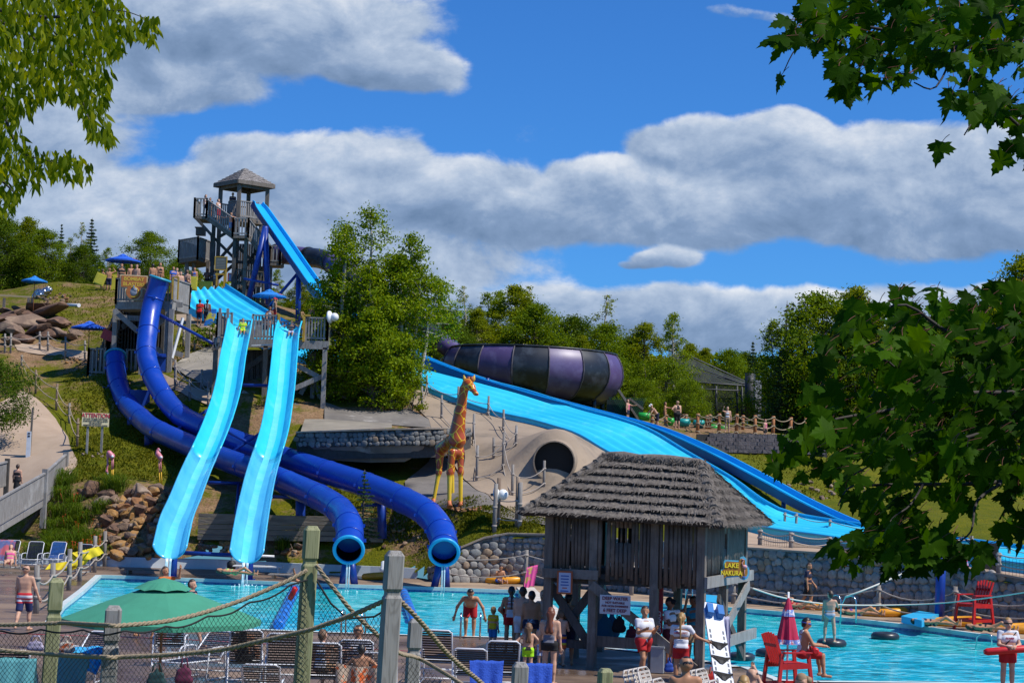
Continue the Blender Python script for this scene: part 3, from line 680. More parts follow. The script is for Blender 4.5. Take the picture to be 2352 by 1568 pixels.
TS=[(590,468,125.5),(606,490,124.8),(655,560,121.5),(700,625,118.5),(735,672,116.5),(785,715,114.8),(850,752,113.5),(930,806,112),(1060,860,110),(1200,904,108),(1340,942,105.5),(1500,986,102.5),(1620,1036,99),(1740,1098,95),(1850,1158,91.5),(1960,1208,88),(2080,1243,85),(2240,1270,80)]
tpath=smooth_path([P(*p)for p in TS],7)
t=thing('tower_slide','long narrow blue slide dropping steeply from the wooden tower and running behind the trees','water slide',tpath[0])
w,hh=0.36,0.24
mb=MB();sweep(mb,tpath,[(-w,.0),(w,.0),(w+.06,hh),(w+.13,hh),(w+.13,hh-.07),(w+.10,hh-.07),(w+.06,-.30),(-w-.06,-.30),(-w-.10,hh-.07),(-w-.13,hh-.07),(-w-.13,hh),(-w-.06,hh)][::1],0,False)
o=mb.build('channel',[towerblue,towershade],t)
nsec=12;mids=[]
for i in range(len(tpath)-1):mids+=[0,0,0,0,1,1,1,1,1,0,0,0]
mids+=[1,1];o.data.polygons.foreach_set('material_index',mids)
def aleg(ax,ay,bx,by,d,rr=.2,name='support_leg'):MB().tube([P(ax,ay,d),P(bx,by,d)],rr,12).build(name,bluesteel,t)
aleg(610,520,571,690,122.5);aleg(609,520,616,700,122.5);aleg(686,620,684,755,119,.17);aleg(687,624,617,705,119.5,.1);aleg(640,655,560,640,122,.08)
for(px,py,d)in[(1120,868,109.3),(1300,925,106.5),(1440,968,104),(1590,1030,100.3),(1700,1090,96.8),(1800,1150,93.4)]:
 a=P(px,py,d);g=ground_at(a);MB().tube([a,Vector((g.x,g.y,g.z-.2))],.12,8).build('support_leg',towershade,t)
bc=P(1221,912,127);BR=6.35
t=thing('bowl_slide','huge round bowl slide of alternating purple and black panels','bowl slide',bc)
prof=[(.55,-.45),(.72,-.28),(.84,.0),(.93,.45),(.985,1.0),(1.0,1.5),(.985,2.05),(.95,2.5),(.91,2.78)]
prof=[(a,b*1.12)for a,b in prof];tilt=Matrix.Rotation(R(1.2),3,'Y');mb=MB();NP=16;sub=4
for k in range(NP):
 rws=[]
 for j in range(sub+1):
  a=2*math.pi*(k+j/sub)/NP+R(9);rws.append([bc+tilt@Vector((r_*BR*math.cos(a),r_*BR*math.sin(a),z))for r_,z in prof])
 mb.sheet(rws,k%2,True,False)
mb.build('wall_panels',[purple,blackfib],t)
for k in range(NP):
 a=2*math.pi*k/NP+R(9);c_,s_=math.cos(a),math.sin(a);mb=MB()
 mb.tube([bc+tilt@Vector(((r_*BR+.03)*c_,(r_*BR+.03)*s_,z))for r_,z in prof],.055,5);mb.build('panel_seam',mat('seam flange',(.10,.085,.10),.6,(.05,.045,.06),3),t)
mb=MB();A=[2*math.pi*i/64 for i in range(64)]
mb.tube([bc+tilt@Vector(((.915*BR)*math.cos(a),(.915*BR)*math.sin(a),3.15))for a in A],.07,6,closed=True);mb.build('rim',blackfib,t)
mb=MB();mb.lathe([(.02,-1.0),(.2*BR,-.9),(.55*BR,-.5)],bc,32);mb.build('underside',blackfib,t)
mb=MB()
for k in range(0,NP,2):
 a=2*math.pi*(k+.5)/NP;p=bc+Vector((.8*BR*math.cos(a),.8*BR*math.sin(a),0));mb=MB().tube([p,Vector((p.x,p.y,T(p.x,p.y)-.2))],.16,8);mb.build('support_leg',blackfib,t)
tp=smooth_path([P(636,583,127.5),P(700,590,124),P(745,597,122),P(800,625,119.5),P(870,680,121),P(930,724,124.5),P(962,747,125.6),P(1000,776,126.4),P(1036,803,127.2),P(1060,820,127.6)],6)
t2=thing('purple_tube_slide','purple and black enclosed tube running from the tower down into the bowl','tube slide',tp[0])
n3=len(tp)//7
for i in range(0,len(tp)-1,n3):
 seg=tp[i:i+n3+1]
 if len(seg)>1:MB().tube(seg,.66,20,0,True).build('tube_section',purple if(i//n3)%2==0 else blackfib,t2)
for i in range(0,len(tp),n3):
 p=tp[i];d=(tp[min(i+1,len(tp)-1)]-tp[max(0,i-1)]).normalized();MB().tube([p-d*.04,p+d*.04],.72,20).build('joint_flange',blackfib,t2)
# ================================================================== timber, stone and concrete
def woodmat(name,c1,c2,c3,rough=0.85):
 """weathered boards: long grain along the piece's height, dark cracks, pale worn patches"""
 return mat(name,c1,rough,c2,5.0,stretch=(3,3,.35),bump=0.35,bscale=14,col3=c3,scale3=1.1,lo3=.52,hi3=.7)
grey=woodmat('weathered grey timber',(0.30,0.285,0.27),(0.20,0.185,0.17),(0.37,0.36,0.345))
grey2=woodmat('brown grey timber',(0.20,0.165,0.135),(0.12,0.10,0.08),(0.27,0.24,0.21))
dark=woodmat('dark shaded timber',(0.085,0.075,0.066),(0.05,0.045,0.04),(0.12,0.11,0.10))  # darker copy of the timber with shade put into its colour
yellow=mat('yellow painted wood',(0.55,0.33,0.03),0.6,(0.42,0.25,0.03),3)
rope_m=mat('manila rope',(0.40,0.315,0.21),0.9,(0.27,0.21,0.13),40,bump=.4)
ropeg=mat('grey worn rope',(0.42,0.36,0.31),0.9,(0.3,0.26,0.22),30)
netm=flat('black net cord',(0.02,0.022,0.022),0.9)
metal=mat('stainless rail',(0.55,0.57,0.6),0.2,(0.45,0.47,0.5),3,metal=1.0)
whitep=mat('white paint',(0.78,0.79,0.8),0.45,(0.66,0.67,0.68),3)
orange_p=mat('orange stained post',(0.42,0.16,0.05),0.7,(0.30,0.11,0.035),4)
def V(*a):return Vector(a)
Z=Vector((0,0,1))
def rail(mb,a,b,h=1.05,step=0.16,sl=(0.09,.035),top=True,post=True,low=.12,gapfrom=None):
 """slatted railing between floor points a and b"""
 a,b=Vector(a),Vector(b);d=b-a;n=max(1,int(d.length/step))
 mb.beam(a+Z*h,b+Z*h,.13,.07);mb.beam(a+Z*low,b+Z*low,.05,.10)
 for i in range(1,n):
  p=a.lerp(b,i/n);mb.beam(p+Z*(low-.08),p+Z*(h-.03),sl[0],sl[1],upv=(d.y,-d.x,0))
 if post:
  for p in(a,b):mb.beam(p-Z*.15,p+Z*(h+.06),.13,.13)
 return mb
def stair(mb,a,b,w,n=9,side=None):
 """steps from a down to b, w wide along side vector"""
 a,b=Vector(a),Vector(b);s_=(side or V(0,1,0)).normalized()*w
 for i in range(n):
  p=a.lerp(b,(i+.5)/n);mb.beam(p,p+s_,.28,.05)
 for q in(0,1):mb.beam(a+s_*q-Z*.1,b+s_*q-Z*.1,.06,.26)
 return mb
TF=P(547,500,126);al_=R(48);E1=V(-math.cos(al_),math.sin(al_),0);E2=V(math.sin(al_),math.cos(al_),0);sd=2.35
zf=22.05;zb=T(TF.x,TF.y+1)-.3
tw=thing('slide_tower','tall weathered timber tower with a shingled hip roof and zigzag stairs','tower',(TF.x,TF.y,zb))
cor=[TF,TF+E1*sd,TF+E1*sd+E2*sd,TF+E2*sd]
def at(p,z):return V(p.x,p.y,z)
for c_ in cor:MB().beam(at(c_,zb),at(c_,24.35),.26,.26).build('corner_post',grey2,tw)
mb=MB();ov=0.36;cc=(cor[0]+cor[2])/2
for(w0,w1,za,zb_)in[(sd/2+ov,0.0,24.6,25.75)]:
 q=[at(cc+E1*i*w0+E2*j*w0,za)for i,j in((-1,-1),(1,-1),(1,1),(-1,1))];ap=at(cc,zb_)
 nc=8
 for k in range(4):
  a,b=q[k],q[(k+1)%4]
  for c in range(nc):
   f0,f1=c/nc,(c+1)/nc;A0,B0,A1,B1=a.lerp(ap,f0),b.lerp(ap,f0),a.lerp(ap,f1),b.lerp(ap,f1)
   rr=random.Random(k*9+c);m_=max(2,int((B0-A0).length/.18))
   for j in range(m_):
    u0,u1=j/m_,(j+.94)/m_;dz=rr.uniform(0,.025);lo=rr.uniform(-.02,.03)
    p0,p1,p2,p3=A0.lerp(B0,u0),A0.lerp(B0,u1),A1.lerp(B1,u1),A1.lerp(B1,u0)
    dn=(p0-p3).normalized()*lo
    mb.add([p0+Z*(.05+dz)+dn,p1+Z*(.05+dz)+dn,p2+Z*.01,p3+Z*.01,p0+Z*(.01+dz)+dn,p1+Z*(.01+dz)+dn],[(0,1,2,3),(0,4,5,1)])
mb.build('roof',mat('grey shingles',(0.30,0.27,0.25),.9,(0.17,0.15,0.14),6,bump=.5,col3=(.38,.36,.34),scale3=5,lo3=.55,hi3=.7),tw)
mb=MB()
for k in range(4):mb.beam(q[k]-Z*.12,q[(k+1)%4]-Z*.12,.08,.26);
for k in range(4):mb.beam(at(cor[k],24.3),at(cor[(k+1)%4],24.3),.12,.24)
mb.add([p-Z*.02 for p in q]+[ap-Z*.12],[(0,4,1),(1,4,2),(2,4,3),(3,4,0)])
mb.build('eaves_frame',grey2,tw)
mb=MB()
fl=[at(c_,zf)for c_ in cor];mb.add([p for p in fl]+[p-Z*.3 for p in fl],[(0,3,2,1),(4,5,6,7),(0,1,5,4),(1,2,6,5),(2,3,7,6),(3,0,4,7)]);mb.build('top_deck',grey2,tw)
mb=MB();rail(mb,fl[0],fl[3]-E2*.75,1.15,.15);rail(mb,fl[0]+E1*1.2,fl[0],1.15,.15);rail(mb,fl[1],fl[2],1.15,.15);rail(mb,fl[2],fl[3],1.15,.15);mb.build('top_railing',grey,tw)
def box_landing(px0,px1,pyf,d,dep,hgt=1.1,lab='landing',left=True,right=True,slat=.19):
 a=P(px0,pyf,d);b=P(px1,pyf,d);b.z=a.z=(a.z+b.z)/2;dv=V(0,dep,0)
 mb=MB();mb.beam((a+b)/2-Z*.1,(a+b)/2+dv-Z*.1,(b-a).length,.2);mb.build(lab,grey2,tw)
 mb=MB();rail(mb,a,b,hgt,slat)
 if left:rail(mb,a,a+dv,hgt,slat)
 if right:rail(mb,b,b+dv,hgt,slat)
 mb.build(lab+'_railing',grey,tw);return a,b
a1,b1=box_landing(446,474,496,124.6,2.2,1.2,'upper_landing',True,False)
a2,b2=box_landing(534,570,540,123.6,1.6,1.15,'middle_landing',False,False)
a3,b3=box_landing(619,643,603,124.6,1.7,1.15,'lower_landing',False,True)
for nm,s0,s1 in[('upper_flight',b1,a2),('lower_flight',b2,a3)]:
 MB_=stair(MB(),s0,s1,1.3,10);MB_.build(nm,grey2,tw)
 mb=MB();rail(mb,s0,s1,1.15,.19,(.085,.03));mb.build('stair_railing',grey,tw)
 mb=MB();rail(mb,s0+V(0,1.3,0),s1+V(0,1.3,0),1.15,.17);mb.build('stair_railing',grey2,tw)
la,lc,lb=P(410,597,126.5),P(453,598,124.5),P(492,594,127.5);lz=lc.z
for p in(la,lb):p.z=lz
mb=MB();lback=la+(lb-lc)
mb.add([la,lc,lb,lback]+[p+Z*.25 for p in(la,lc,lb,lback)],[(0,3,2,1),(4,5,6,7),(0,1,5,4),(1,2,6,5),(2,3,7,6),(3,0,4,7)]);mb.build('side_deck',grey2,tw)
mb=MB();rail(mb,la+Z*.2,lc+Z*.2,1.4,.17,(.11,.03));rail(mb,lc+Z*.2,lb+Z*.2,1.4,.17,(.11,.03));rail(mb,lback+Z*.2,la+Z*.2,1.4,.13);mb.build('side_deck_railing',grey,tw)
p=P(461,541,127);MB().box(p+Z*.25,(.62,.6,.5)).box(p+Z*.53,(.75,.72,.07)).build('crate_top',grey2,tw)
for px in(430,446,478):
 g=P(px,600,126);MB().beam(V(g.x,g.y,T(g.x,g.y)-.3),g,.24,.24).build('side_post',grey2,tw)
for(px,d,y0)in[(492,125,500),(540,124,540),(566,124,540),(622,125,600),(600,127.5,500)]:
 a=P(px,y0,d);MB().beam(V(a.x,a.y,T(a.x,a.y)-.3),a,.24,.24).build('stair_post',dark if px in(492,540)else grey2,tw)
for(x0,y0,x1,y1,d)in[(452,503,486,540,124.6),(500,546,545,520,125),(493,548,545,600,125.2),(545,548,500,600,125.3),(540,560,600,620,125),(600,560,545,640,125.3),(500,600,600,604,125.1),(545,648,600,656,124.8),(596,650,622,610,125.4),(556,690,600,640,124.8),(500,640,545,600,125.5),(486,540,489,600,125)]:
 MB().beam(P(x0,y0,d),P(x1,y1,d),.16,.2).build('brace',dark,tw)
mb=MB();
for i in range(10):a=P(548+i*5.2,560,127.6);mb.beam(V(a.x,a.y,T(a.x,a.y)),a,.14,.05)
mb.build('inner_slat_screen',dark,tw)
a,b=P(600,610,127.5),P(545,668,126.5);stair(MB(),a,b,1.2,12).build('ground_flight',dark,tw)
a,b=P(541,655,124.2),P(606,662,124.2);rail(MB(),a,b,1.1,.2).build('ground_railing',grey2,tw)
def board(name,label,px0,py0,px1,py1,d,fm,pm,group=None,lines=(),posts=True,cat='sign',rz=0,th=.06,fr_=.07,ground=None,lcol=(.1,.1,.12)):
 c=P((px0+px1)/2,(py0+py1)/2,d);w=(px1-px0)*d/FPX;h=(py1-py0)*d/FPX
 gz=ground if ground is not None else(T(c.x,c.y)if posts else c.z-h/2)
 t=thing(name,label,cat,(c.x,c.y,gz),group);M=Matrix.Rotation(rz,3,'Z');o=Vector((c.x,c.y,c.z))
 MB().box(o,(w,th,h),M=M).build('panel',pm,t)
 if fm:
  mb=MB()
  for s_ in(-1,1):
   mb.box(o+M@V(s_*(w/2),0,0),(fr_,th+.03,h+fr_),M=M);mb.box(o+M@V(0,0,s_*h/2),(w-fr_,th+.024,fr_),M=M)
  mb.build('frame',fm,t)
 for i,(sx,yy,ww,hh,col)in enumerate(lines):
  MB().box(o+M@V(sx*w,-th/2-.004,yy*h),(ww*w,.006,hh*h),M=M).build('text_line',flat('sign ink %.2f %.2f %.2f'%col,col),t)
 if posts:
  for s_ in(-.32,.32):MB().beam(o+M@V(s_*w,.05,-h/2),V((o+M@V(s_*w,.05,0)).x,(o+M@V(s_*w,.05,0)).y,gz-.2),.09,.09).build('post',fm or grey,t)
 return t,o,w,h,M
ink=(.12,.13,.13)
board('notice_board','yellow-framed grey notice board hanging on the wooden tower',494,590,521,620,123.9,yellow,flat('grey board',(.12,.12,.10)),lines=[(0,.3,.6,.05,(.3,.3,.25))]+[(0,.15-.12*i,.75,.04,(.25,.24,.2))for i in range(5)])
board('rule_poster','small white poster with red border under the tower',524,628,533,646,124,flat('red brown frame',(.35,.08,.04)),flat('pale poster',(.45,.5,.62)),posts=False,lines=[(0,.3-.15*i,.7,.06,(.15,.2,.45))for i in range(5)])
mb=MB();yy=thing('height_gate','yellow wooden gate post beside the tower entrance','gate',P(518,660,123.6))
MB().beam(P(519,622,123.6),P(518,664,123.6),.11,.11).build('post',yellow,yy);MB().beam(P(494,630,123.6),P(519,629,123.6),.08,.1).build('crossbar',yellow,yy)
def slab(px0,px1,py,d,dep,th):
 a,b=P(px0,py,d),P(px1,py,d);z=(a.z+b.z)/2;a.z=b.z=z
 return a,b,z
pl=thing('slide_platform','grey timber launch platform at the top of the two open speed slides','platform',onT(740,958))
a,b,z=slab(490,755,778,101.2,3.6,.45)
MB().box(((a.x+b.x)/2,a.y+1.9,z-.12),(b.x-a.x,3.4,.24)).build('deck',grey,pl)
mb=MB();mb.box(((a.x+b.x)/2,a.y+.1,z-.26),(b.x-a.x,.14,.46));mb.build('fascia',grey,pl)
FY=a.y+.1
def X_(px,py=760):return P(px,py,FY).x
def seg(nm,x0,x1,h=1.3,m_=None,step=.17):rail(MB(),V(X_(x0),FY,z),V(X_(x1),FY,z),h,step).build(nm,m_ or grey,pl)
seg('railing',499,531,1.35);seg('railing',580,637,1.3);seg('railing',702,752,1.25)
rail(MB(),V(X_(752),FY,z),V(X_(752),FY+3.3,z),1.25,.17).build('railing',grey,pl)
rail(MB(),V(X_(499),FY,z),V(X_(499),FY+3.3,z),1.3,.17).build('railing',grey2,pl)
rail(MB(),V(X_(531),FY+3.3,z),V(X_(700),FY+3.3,z),1.25,.19).build('railing',grey,pl)
for px in(504,522):MB().beam(V(X_(px),FY-.08,z-.3),V(X_(px),FY-.08,z+1.62),.14,.14).build('newel_post',grey,pl)
for px in(640,698):
 MB().beam(V(X_(px),FY-.1,z-.1),V(X_(px),FY-.1,z+1.36),.13,.12).build('start_post',yellow,pl)
MB().beam(V(X_(698),FY-.1,z+1.36),V(X_(712),FY-.1,z+1.36),.12,.1).build('start_bar',yellow,pl)
for px,dy in[(497,0),(612,0),(748,0),(497,3.2),(612,3.2),(748,3.2),(711,2.6)]:
 x=X_(px);y=FY+dy+.05;MB().beam(V(x,y,T(x,y)-.5),V(x,y,z-.4),.24,.24).build('leg',grey if px>700 else grey2,pl)
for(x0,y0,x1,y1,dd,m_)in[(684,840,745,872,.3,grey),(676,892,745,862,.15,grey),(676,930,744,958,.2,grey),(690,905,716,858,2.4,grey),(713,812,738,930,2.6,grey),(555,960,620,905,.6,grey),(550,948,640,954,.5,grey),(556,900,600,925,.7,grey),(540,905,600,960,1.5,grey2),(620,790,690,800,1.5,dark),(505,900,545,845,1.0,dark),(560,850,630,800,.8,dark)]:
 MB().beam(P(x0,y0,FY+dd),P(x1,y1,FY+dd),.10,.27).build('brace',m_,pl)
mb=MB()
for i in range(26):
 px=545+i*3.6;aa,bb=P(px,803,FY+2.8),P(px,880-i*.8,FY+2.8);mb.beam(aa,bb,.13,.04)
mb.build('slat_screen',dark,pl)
MB().beam(P(578,793,101),P(638,791,101),.07,.07).build('white_pipe',whitep,pl)
mb=MB();mb.tube([P(500,772,101)+V(0,0,0),P(507,776,100.8),P(505,790,100.8),P(498,803,100.8),P(495,790,100.8),P(499,775,100.8)],.045,6);mb.build('coiled_hose',flat('pale hose',(.45,.4,.32)),pl)
pa=thing('tube_platform','grey timber platform carrying the orange sign at the top of the high tube slide','platform',onT(395,815))
dA=107.2;fa,fc,fb=P(266,690,107.6),P(395,692,106.4),P(434,706,109.5);zA=fc.z;fa.z=fb.z=zA;fbk=fa+(fb-fc)
mb=MB();q4=[fa,fc,fb,fbk];mb.add([p-Z*.45 for p in q4]+q4,[(0,3,2,1),(4,5,6,7),(0,1,5,4),(1,2,6,5),(2,3,7,6),(3,0,4,7)]);mb.build('deck',grey,pa)
rail(MB(),fa,fc.lerp(fa,.30),1.35,.17).build('railing',grey,pa);rail(MB(),fc,fb,1.35,.115,(.115,.03)).build('railing',grey,pa);rail(MB(),fbk,fb,1.3,.2).build('railing',grey2,pa);rail(MB(),fa,fbk,1.35,.17).build('railing',grey,pa)
mb=MB();y0=fc+V(.02,-.1,0)
for q in(0,.32):mb.beam(y0+V(q,0,.1),y0+V(q,0,1.45),.09,.09)
mb.beam(y0+V(0,0,1.42),y0+V(.32,0,1.42),.1,.08);mb.build('yellow_gate',yellow,pa)
for p in q4+[fa.lerp(fc,.5),fa.lerp(fc,.93)]:
 MB().beam(V(p.x,p.y+.1,T(p.x,p.y)-.4),p-Z*.45+V(0,.1,0),.26,.26).build('leg',grey,pa)
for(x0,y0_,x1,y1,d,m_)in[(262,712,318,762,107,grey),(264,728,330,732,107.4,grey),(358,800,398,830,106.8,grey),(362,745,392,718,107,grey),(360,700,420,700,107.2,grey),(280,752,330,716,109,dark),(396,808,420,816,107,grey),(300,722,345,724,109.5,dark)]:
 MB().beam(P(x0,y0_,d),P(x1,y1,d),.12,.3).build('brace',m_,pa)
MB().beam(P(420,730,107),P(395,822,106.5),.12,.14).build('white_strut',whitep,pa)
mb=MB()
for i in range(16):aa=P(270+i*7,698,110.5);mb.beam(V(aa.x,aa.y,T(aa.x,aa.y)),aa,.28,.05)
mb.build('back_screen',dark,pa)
sg=thing('name_sign','orange wooden sign with yellow letters and a round grey emblem on the tube platform','sign',P(308,660,106.7))
o=P(307.5,647,106.2);w,h=57*106.6/FPX,26*106.6/FPX;M=faceplane(o,(.25,-1,0));rot=M.to_euler()
rad=.42
def sign_outline(g):
 pts_=[(-w/2-g,h/2+g),(-w/2-g,-h/2-g)];cy_=-h/2-.27
 a0=math.acos(min(1,(-h/2-g-cy_)/(rad+g)))
 for i in range(17):a=math.pi/2+a0+(2*math.pi-2*a0)*i/16;pts_.append(((rad+g)*math.cos(a),cy_+(rad+g)*math.sin(a)))
 return pts_+[(w/2+g,-h/2-g),(w/2+g,h/2+g)]
MB().prism(sign_outline(.06),M@Matrix.Translation((0,0,-.06)),.055).build('border',mat('cream sign border',(.62,.50,.28),.6),sg)
MB().prism(sign_outline(0),M,.03).build('panel',mat('orange sign board',(.42,.14,.03),.6,(.30,.09,.02),3,stretch=(1,1,6)),sg)
ylet=flat('yellow letters',(.66,.46,.04))
text('BOMBAY',.29,M@V(0,.15,.035),rot,ylet,sg,sx=1.0);text('BLASTERS',.29,M@V(0,-.16,.035),rot,ylet,sg,sx=.98)
cc_=o+V(0,-.04,-h/2-.27);mb=MB();mb.tube([cc_+V(.30*math.cos(a),0,.30*math.sin(a))for a in[2*math.pi*i/24 for i in range(24)]],.03,6,closed=True);mb.build('emblem_ring',ylet,sg)
MB().ball(cc_,.23,16,0,(1,.25,1)).ball(cc_+V(.1,-.03,.12),.13,10,0,(1,.3,1)).box(cc_+V(.03,-.05,.28),(.07,.06,.2)).build('emblem',flat('grey emblem',(.32,.34,.38)),sg)
pb=thing('tube_platform','small grey timber platform on long legs at the top of the low tube slide','platform',onT(200,918))
ga,gb=P(201,858,108.4),P(313,862,108.4);zB=ga.z;gb.z=zB
MB().box(((ga.x+gb.x)/2,109.6,zB-.18),(gb.x-ga.x,2.3,.32)).build('deck',grey,pb)
def bx(px):return P(px,850,108.5).x
for nm,x0,x1 in(('railing',202,239),('railing',290,311)):rail(MB(),V(bx(x0),108.5,zB),V(bx(x1),108.5,zB),1.5,.2).build(nm,grey,pb)
rail(MB(),V(bx(202),108.5,zB),V(bx(202),110.7,zB),1.5,.22).build('railing',grey,pb)
rail(MB(),V(bx(202),110.7,zB),V(bx(311),110.7,zB),1.7,.24).build('railing',grey,pb)
for px,dd in((200,0),(311,0),(200,2),(311,2),(248,2)):
 x=bx(px);y=108.6+dd;MB().beam(V(x,y,min(T(x,y),zB-1)-.3),V(x,y,zB-.1),.2,.2).build('leg',grey,pb)
sa,sb=P(262,715,110.5),P(236,800,110.8)
stair(MB(),P(276,712,109.5),P(258,850,109.6),1.1,14).build('stair_flight',dark,pb)
mb=MB();a_,b_=P(272,700,109.2),P(232,800,109.2)
for i in range(14):p=a_.lerp(b_,i/13);mb.beam(p,p-Z*1.5,.24,.04)
mb.beam(a_,b_,.12,.08);mb.build('stair_side_wall',grey2,pb)
hut=thing('lookout_hut','thatched lookout hut of vertical logs on tall posts at the pool edge','hut',None or G(1500,1535))
th_=R(20);Nc=P(1611,1330,42.5);Nc.z=0
H1=V(-math.cos(th_),math.sin(th_),0);H2=V(math.sin(th_),math.cos(th_),0);L1,L2=3.72,4.3
zw0,zw1=2.2,3.62
hutw=woodmat('hut log',(0.175,0.135,0.105),(0.09,0.07,0.058),(0.24,0.20,0.165));hutp=woodmat('hut post',(0.20,0.165,0.135),(0.13,0.105,0.085),(0.27,0.235,0.20))
def hp(i,j,z):v=Nc+H1*(i*L1)+H2*(j*L2);return V(v.x,v.y,z)
for i,j in((0,0),(.30,0),(.70,0),(1,0),(0,1),(0.45,1),(1,1),(0,.52),(1,.5)):
 low=i in(0,1)or j==0
 MB().beam(hp(i,j,0),hp(i,j,3.7),.19,.19,upv=tuple(H1)).build('post',hutp,hut)
mb=MB();q=[hp(0,0,2.18),hp(1,0,2.18),hp(1,1,2.18),hp(0,1,2.18)]
mb.add([p-Z*.1 for p in q]+[p+Z*.02 for p in q],[(0,1,2,3),(4,7,6,5),(0,4,5,1),(1,5,6,2),(2,6,7,3),(3,7,4,0)]);mb.build('floor',dark,hut)
rngh=random.Random(12)
def logwall(nm,i0,j0,i1,j1,m_,win=None,low=(0,.0),outv=V(0,0,0),gap=.0,miss=0):
 a,b=hp(i0,j0,0)+outv,hp(i1,j1,0)+outv;L_=(b-a).length;x=.05;mb=MB()
 while x<L_-.03:
  r_=rngh.uniform(.042,.06);p=a.lerp(b,x/L_);lo=zw0+rngh.uniform(*low);f=x/L_
  dx=rngh.uniform(-.015,.015);tilt=H1*rngh.uniform(-.025,.025)
  if rngh.random()>miss:
   if win and win[0]<f<win[1]:
    mb.tube([V(p.x,p.y,lo),V(p.x,p.y,win[2])],r_,7);mb.tube([V(p.x,p.y,win[3]),V(p.x,p.y,zw1+.1)],r_,7)
    if rngh.random()<.35:mb.tube([V(p.x,p.y,win[2]),V(p.x,p.y,win[3])],r_*.5,6)
   else:mb.tube([V(p.x,p.y,lo)+tilt,V(p.x,p.y,(lo+zw1)/2)+tilt*.3,V(p.x,p.y,zw1+.1)],[r_*.95,r_,r_],7)
  x+=r_*2+rngh.uniform(-.004,gap)
 mb.build(nm,m_,hut)
logwall('log_wall',0,0,.30,0,hutw,None,(-.32,-.12),-H2*.02,.012)
logwall('log_wall',.30,0,.70,0,hutw,(.40,.66,2.95,3.30),(-.26,-.02),-H2*.02,.012,.02)
logwall('log_wall',.70,0,1,0,hutw,None,(.06,.12),-H2*.02,.012)
logwall('log_wall',0,0,0,1,grey2,(.45,.58,2.85,3.2),(.04,.1),-H1*.02,.01)
logwall('log_wall',0,1,1,1,hutw,None,(0,.1),H2*.02,.05,.12);logwall('log_wall',1,0,1,1,hutw,(.3,.6,2.9,3.3),(0,.1),H1*.02,.04,.1)
for(i0,j0,i1,j1,z_,hgt,m_,off)in[(.66,0,1.03,0,2.18,.22,hutp,-H2*.14),(0,-.03,0,1.12,2.12,.26,grey,-H1*.14),(0,0,1,0,2.05,.2,dark,H2*.1),(1,0,1,1,2.05,.2,dark,V(0,0,0)),(0,1,1,1,2.05,.2,dark,V(0,0,0)),(0,.45,0,1.25,.62,.26,grey,-H1*.12),(.28,0,.74,0,.62,.26,hutp,H2*.15),(.70,0,1,.0,.52,.2,dark,H2*.2),(0,.03,1,.03,3.5,.18,dark,H2*.1)]:
 MB().beam(hp(i0,j0,z_)+off,hp(i1,j1,z_)+off,.07,hgt).build('beam',m_,hut)
for(a_,b_,m_,ww)in[(hp(.70,0,1.95)-H2*.15,hp(.02,0,.15)-H2*.15,grey2,.22),(hp(1,0,1.9)+H2*.1,hp(.72,0,.5)+H2*.1,dark,.2),(hp(.70,0,1.9)+H2*.2,hp(1,0,.4)+H2*.2,dark,.2),(hp(0,1.0,1.9)-H1*.16,hp(0,.12,.45)-H1*.16,grey,.24),(hp(0,.35,1.7)-H1*.05,hp(0,1,.1)-H1*.05,dark,.2)]:
 MB().beam(a_,b_,.07,ww).build('brace',m_,hut)
straw=mat('old grey thatch',(0.185,0.158,0.132),.95,(0.105,0.088,0.074),9,stretch=(1,1,.3),bump=.5,col3=(.25,.22,.19),scale3=7,lo3=.52,hi3=.68)
straw_shade=mat('thatch undershadow',(0.05,0.042,0.036),.95,(0.03,0.025,0.022),9)  # dark course edges: the shadow under each course sits in the colour
ovh=.48;ez=3.42;rzv=4.86
EC=[hp(-ovh/L1,-ovh/L2,ez-.02),hp(1+ovh/L1,-ovh/L2,ez+.12),hp(1+ovh/L1,1+ovh/L2,ez+.1),hp(-ovh/L1,1+ovh/L2,ez-.02)]
RA,RB=hp(.17,.5,rzv-.06),hp(.80,.5,rzv+.05)
PLN=[(EC[0],EC[1],RB,RA),(EC[3],EC[0],RA,RA),(EC[1],EC[2],RB,RB),(EC[2],EC[3],RA,RB)]
rngt=np.random.default_rng(4);SV=[];SF=[];mbu=MB();NCR=7
roofc=hp(.5,.5,4.0)
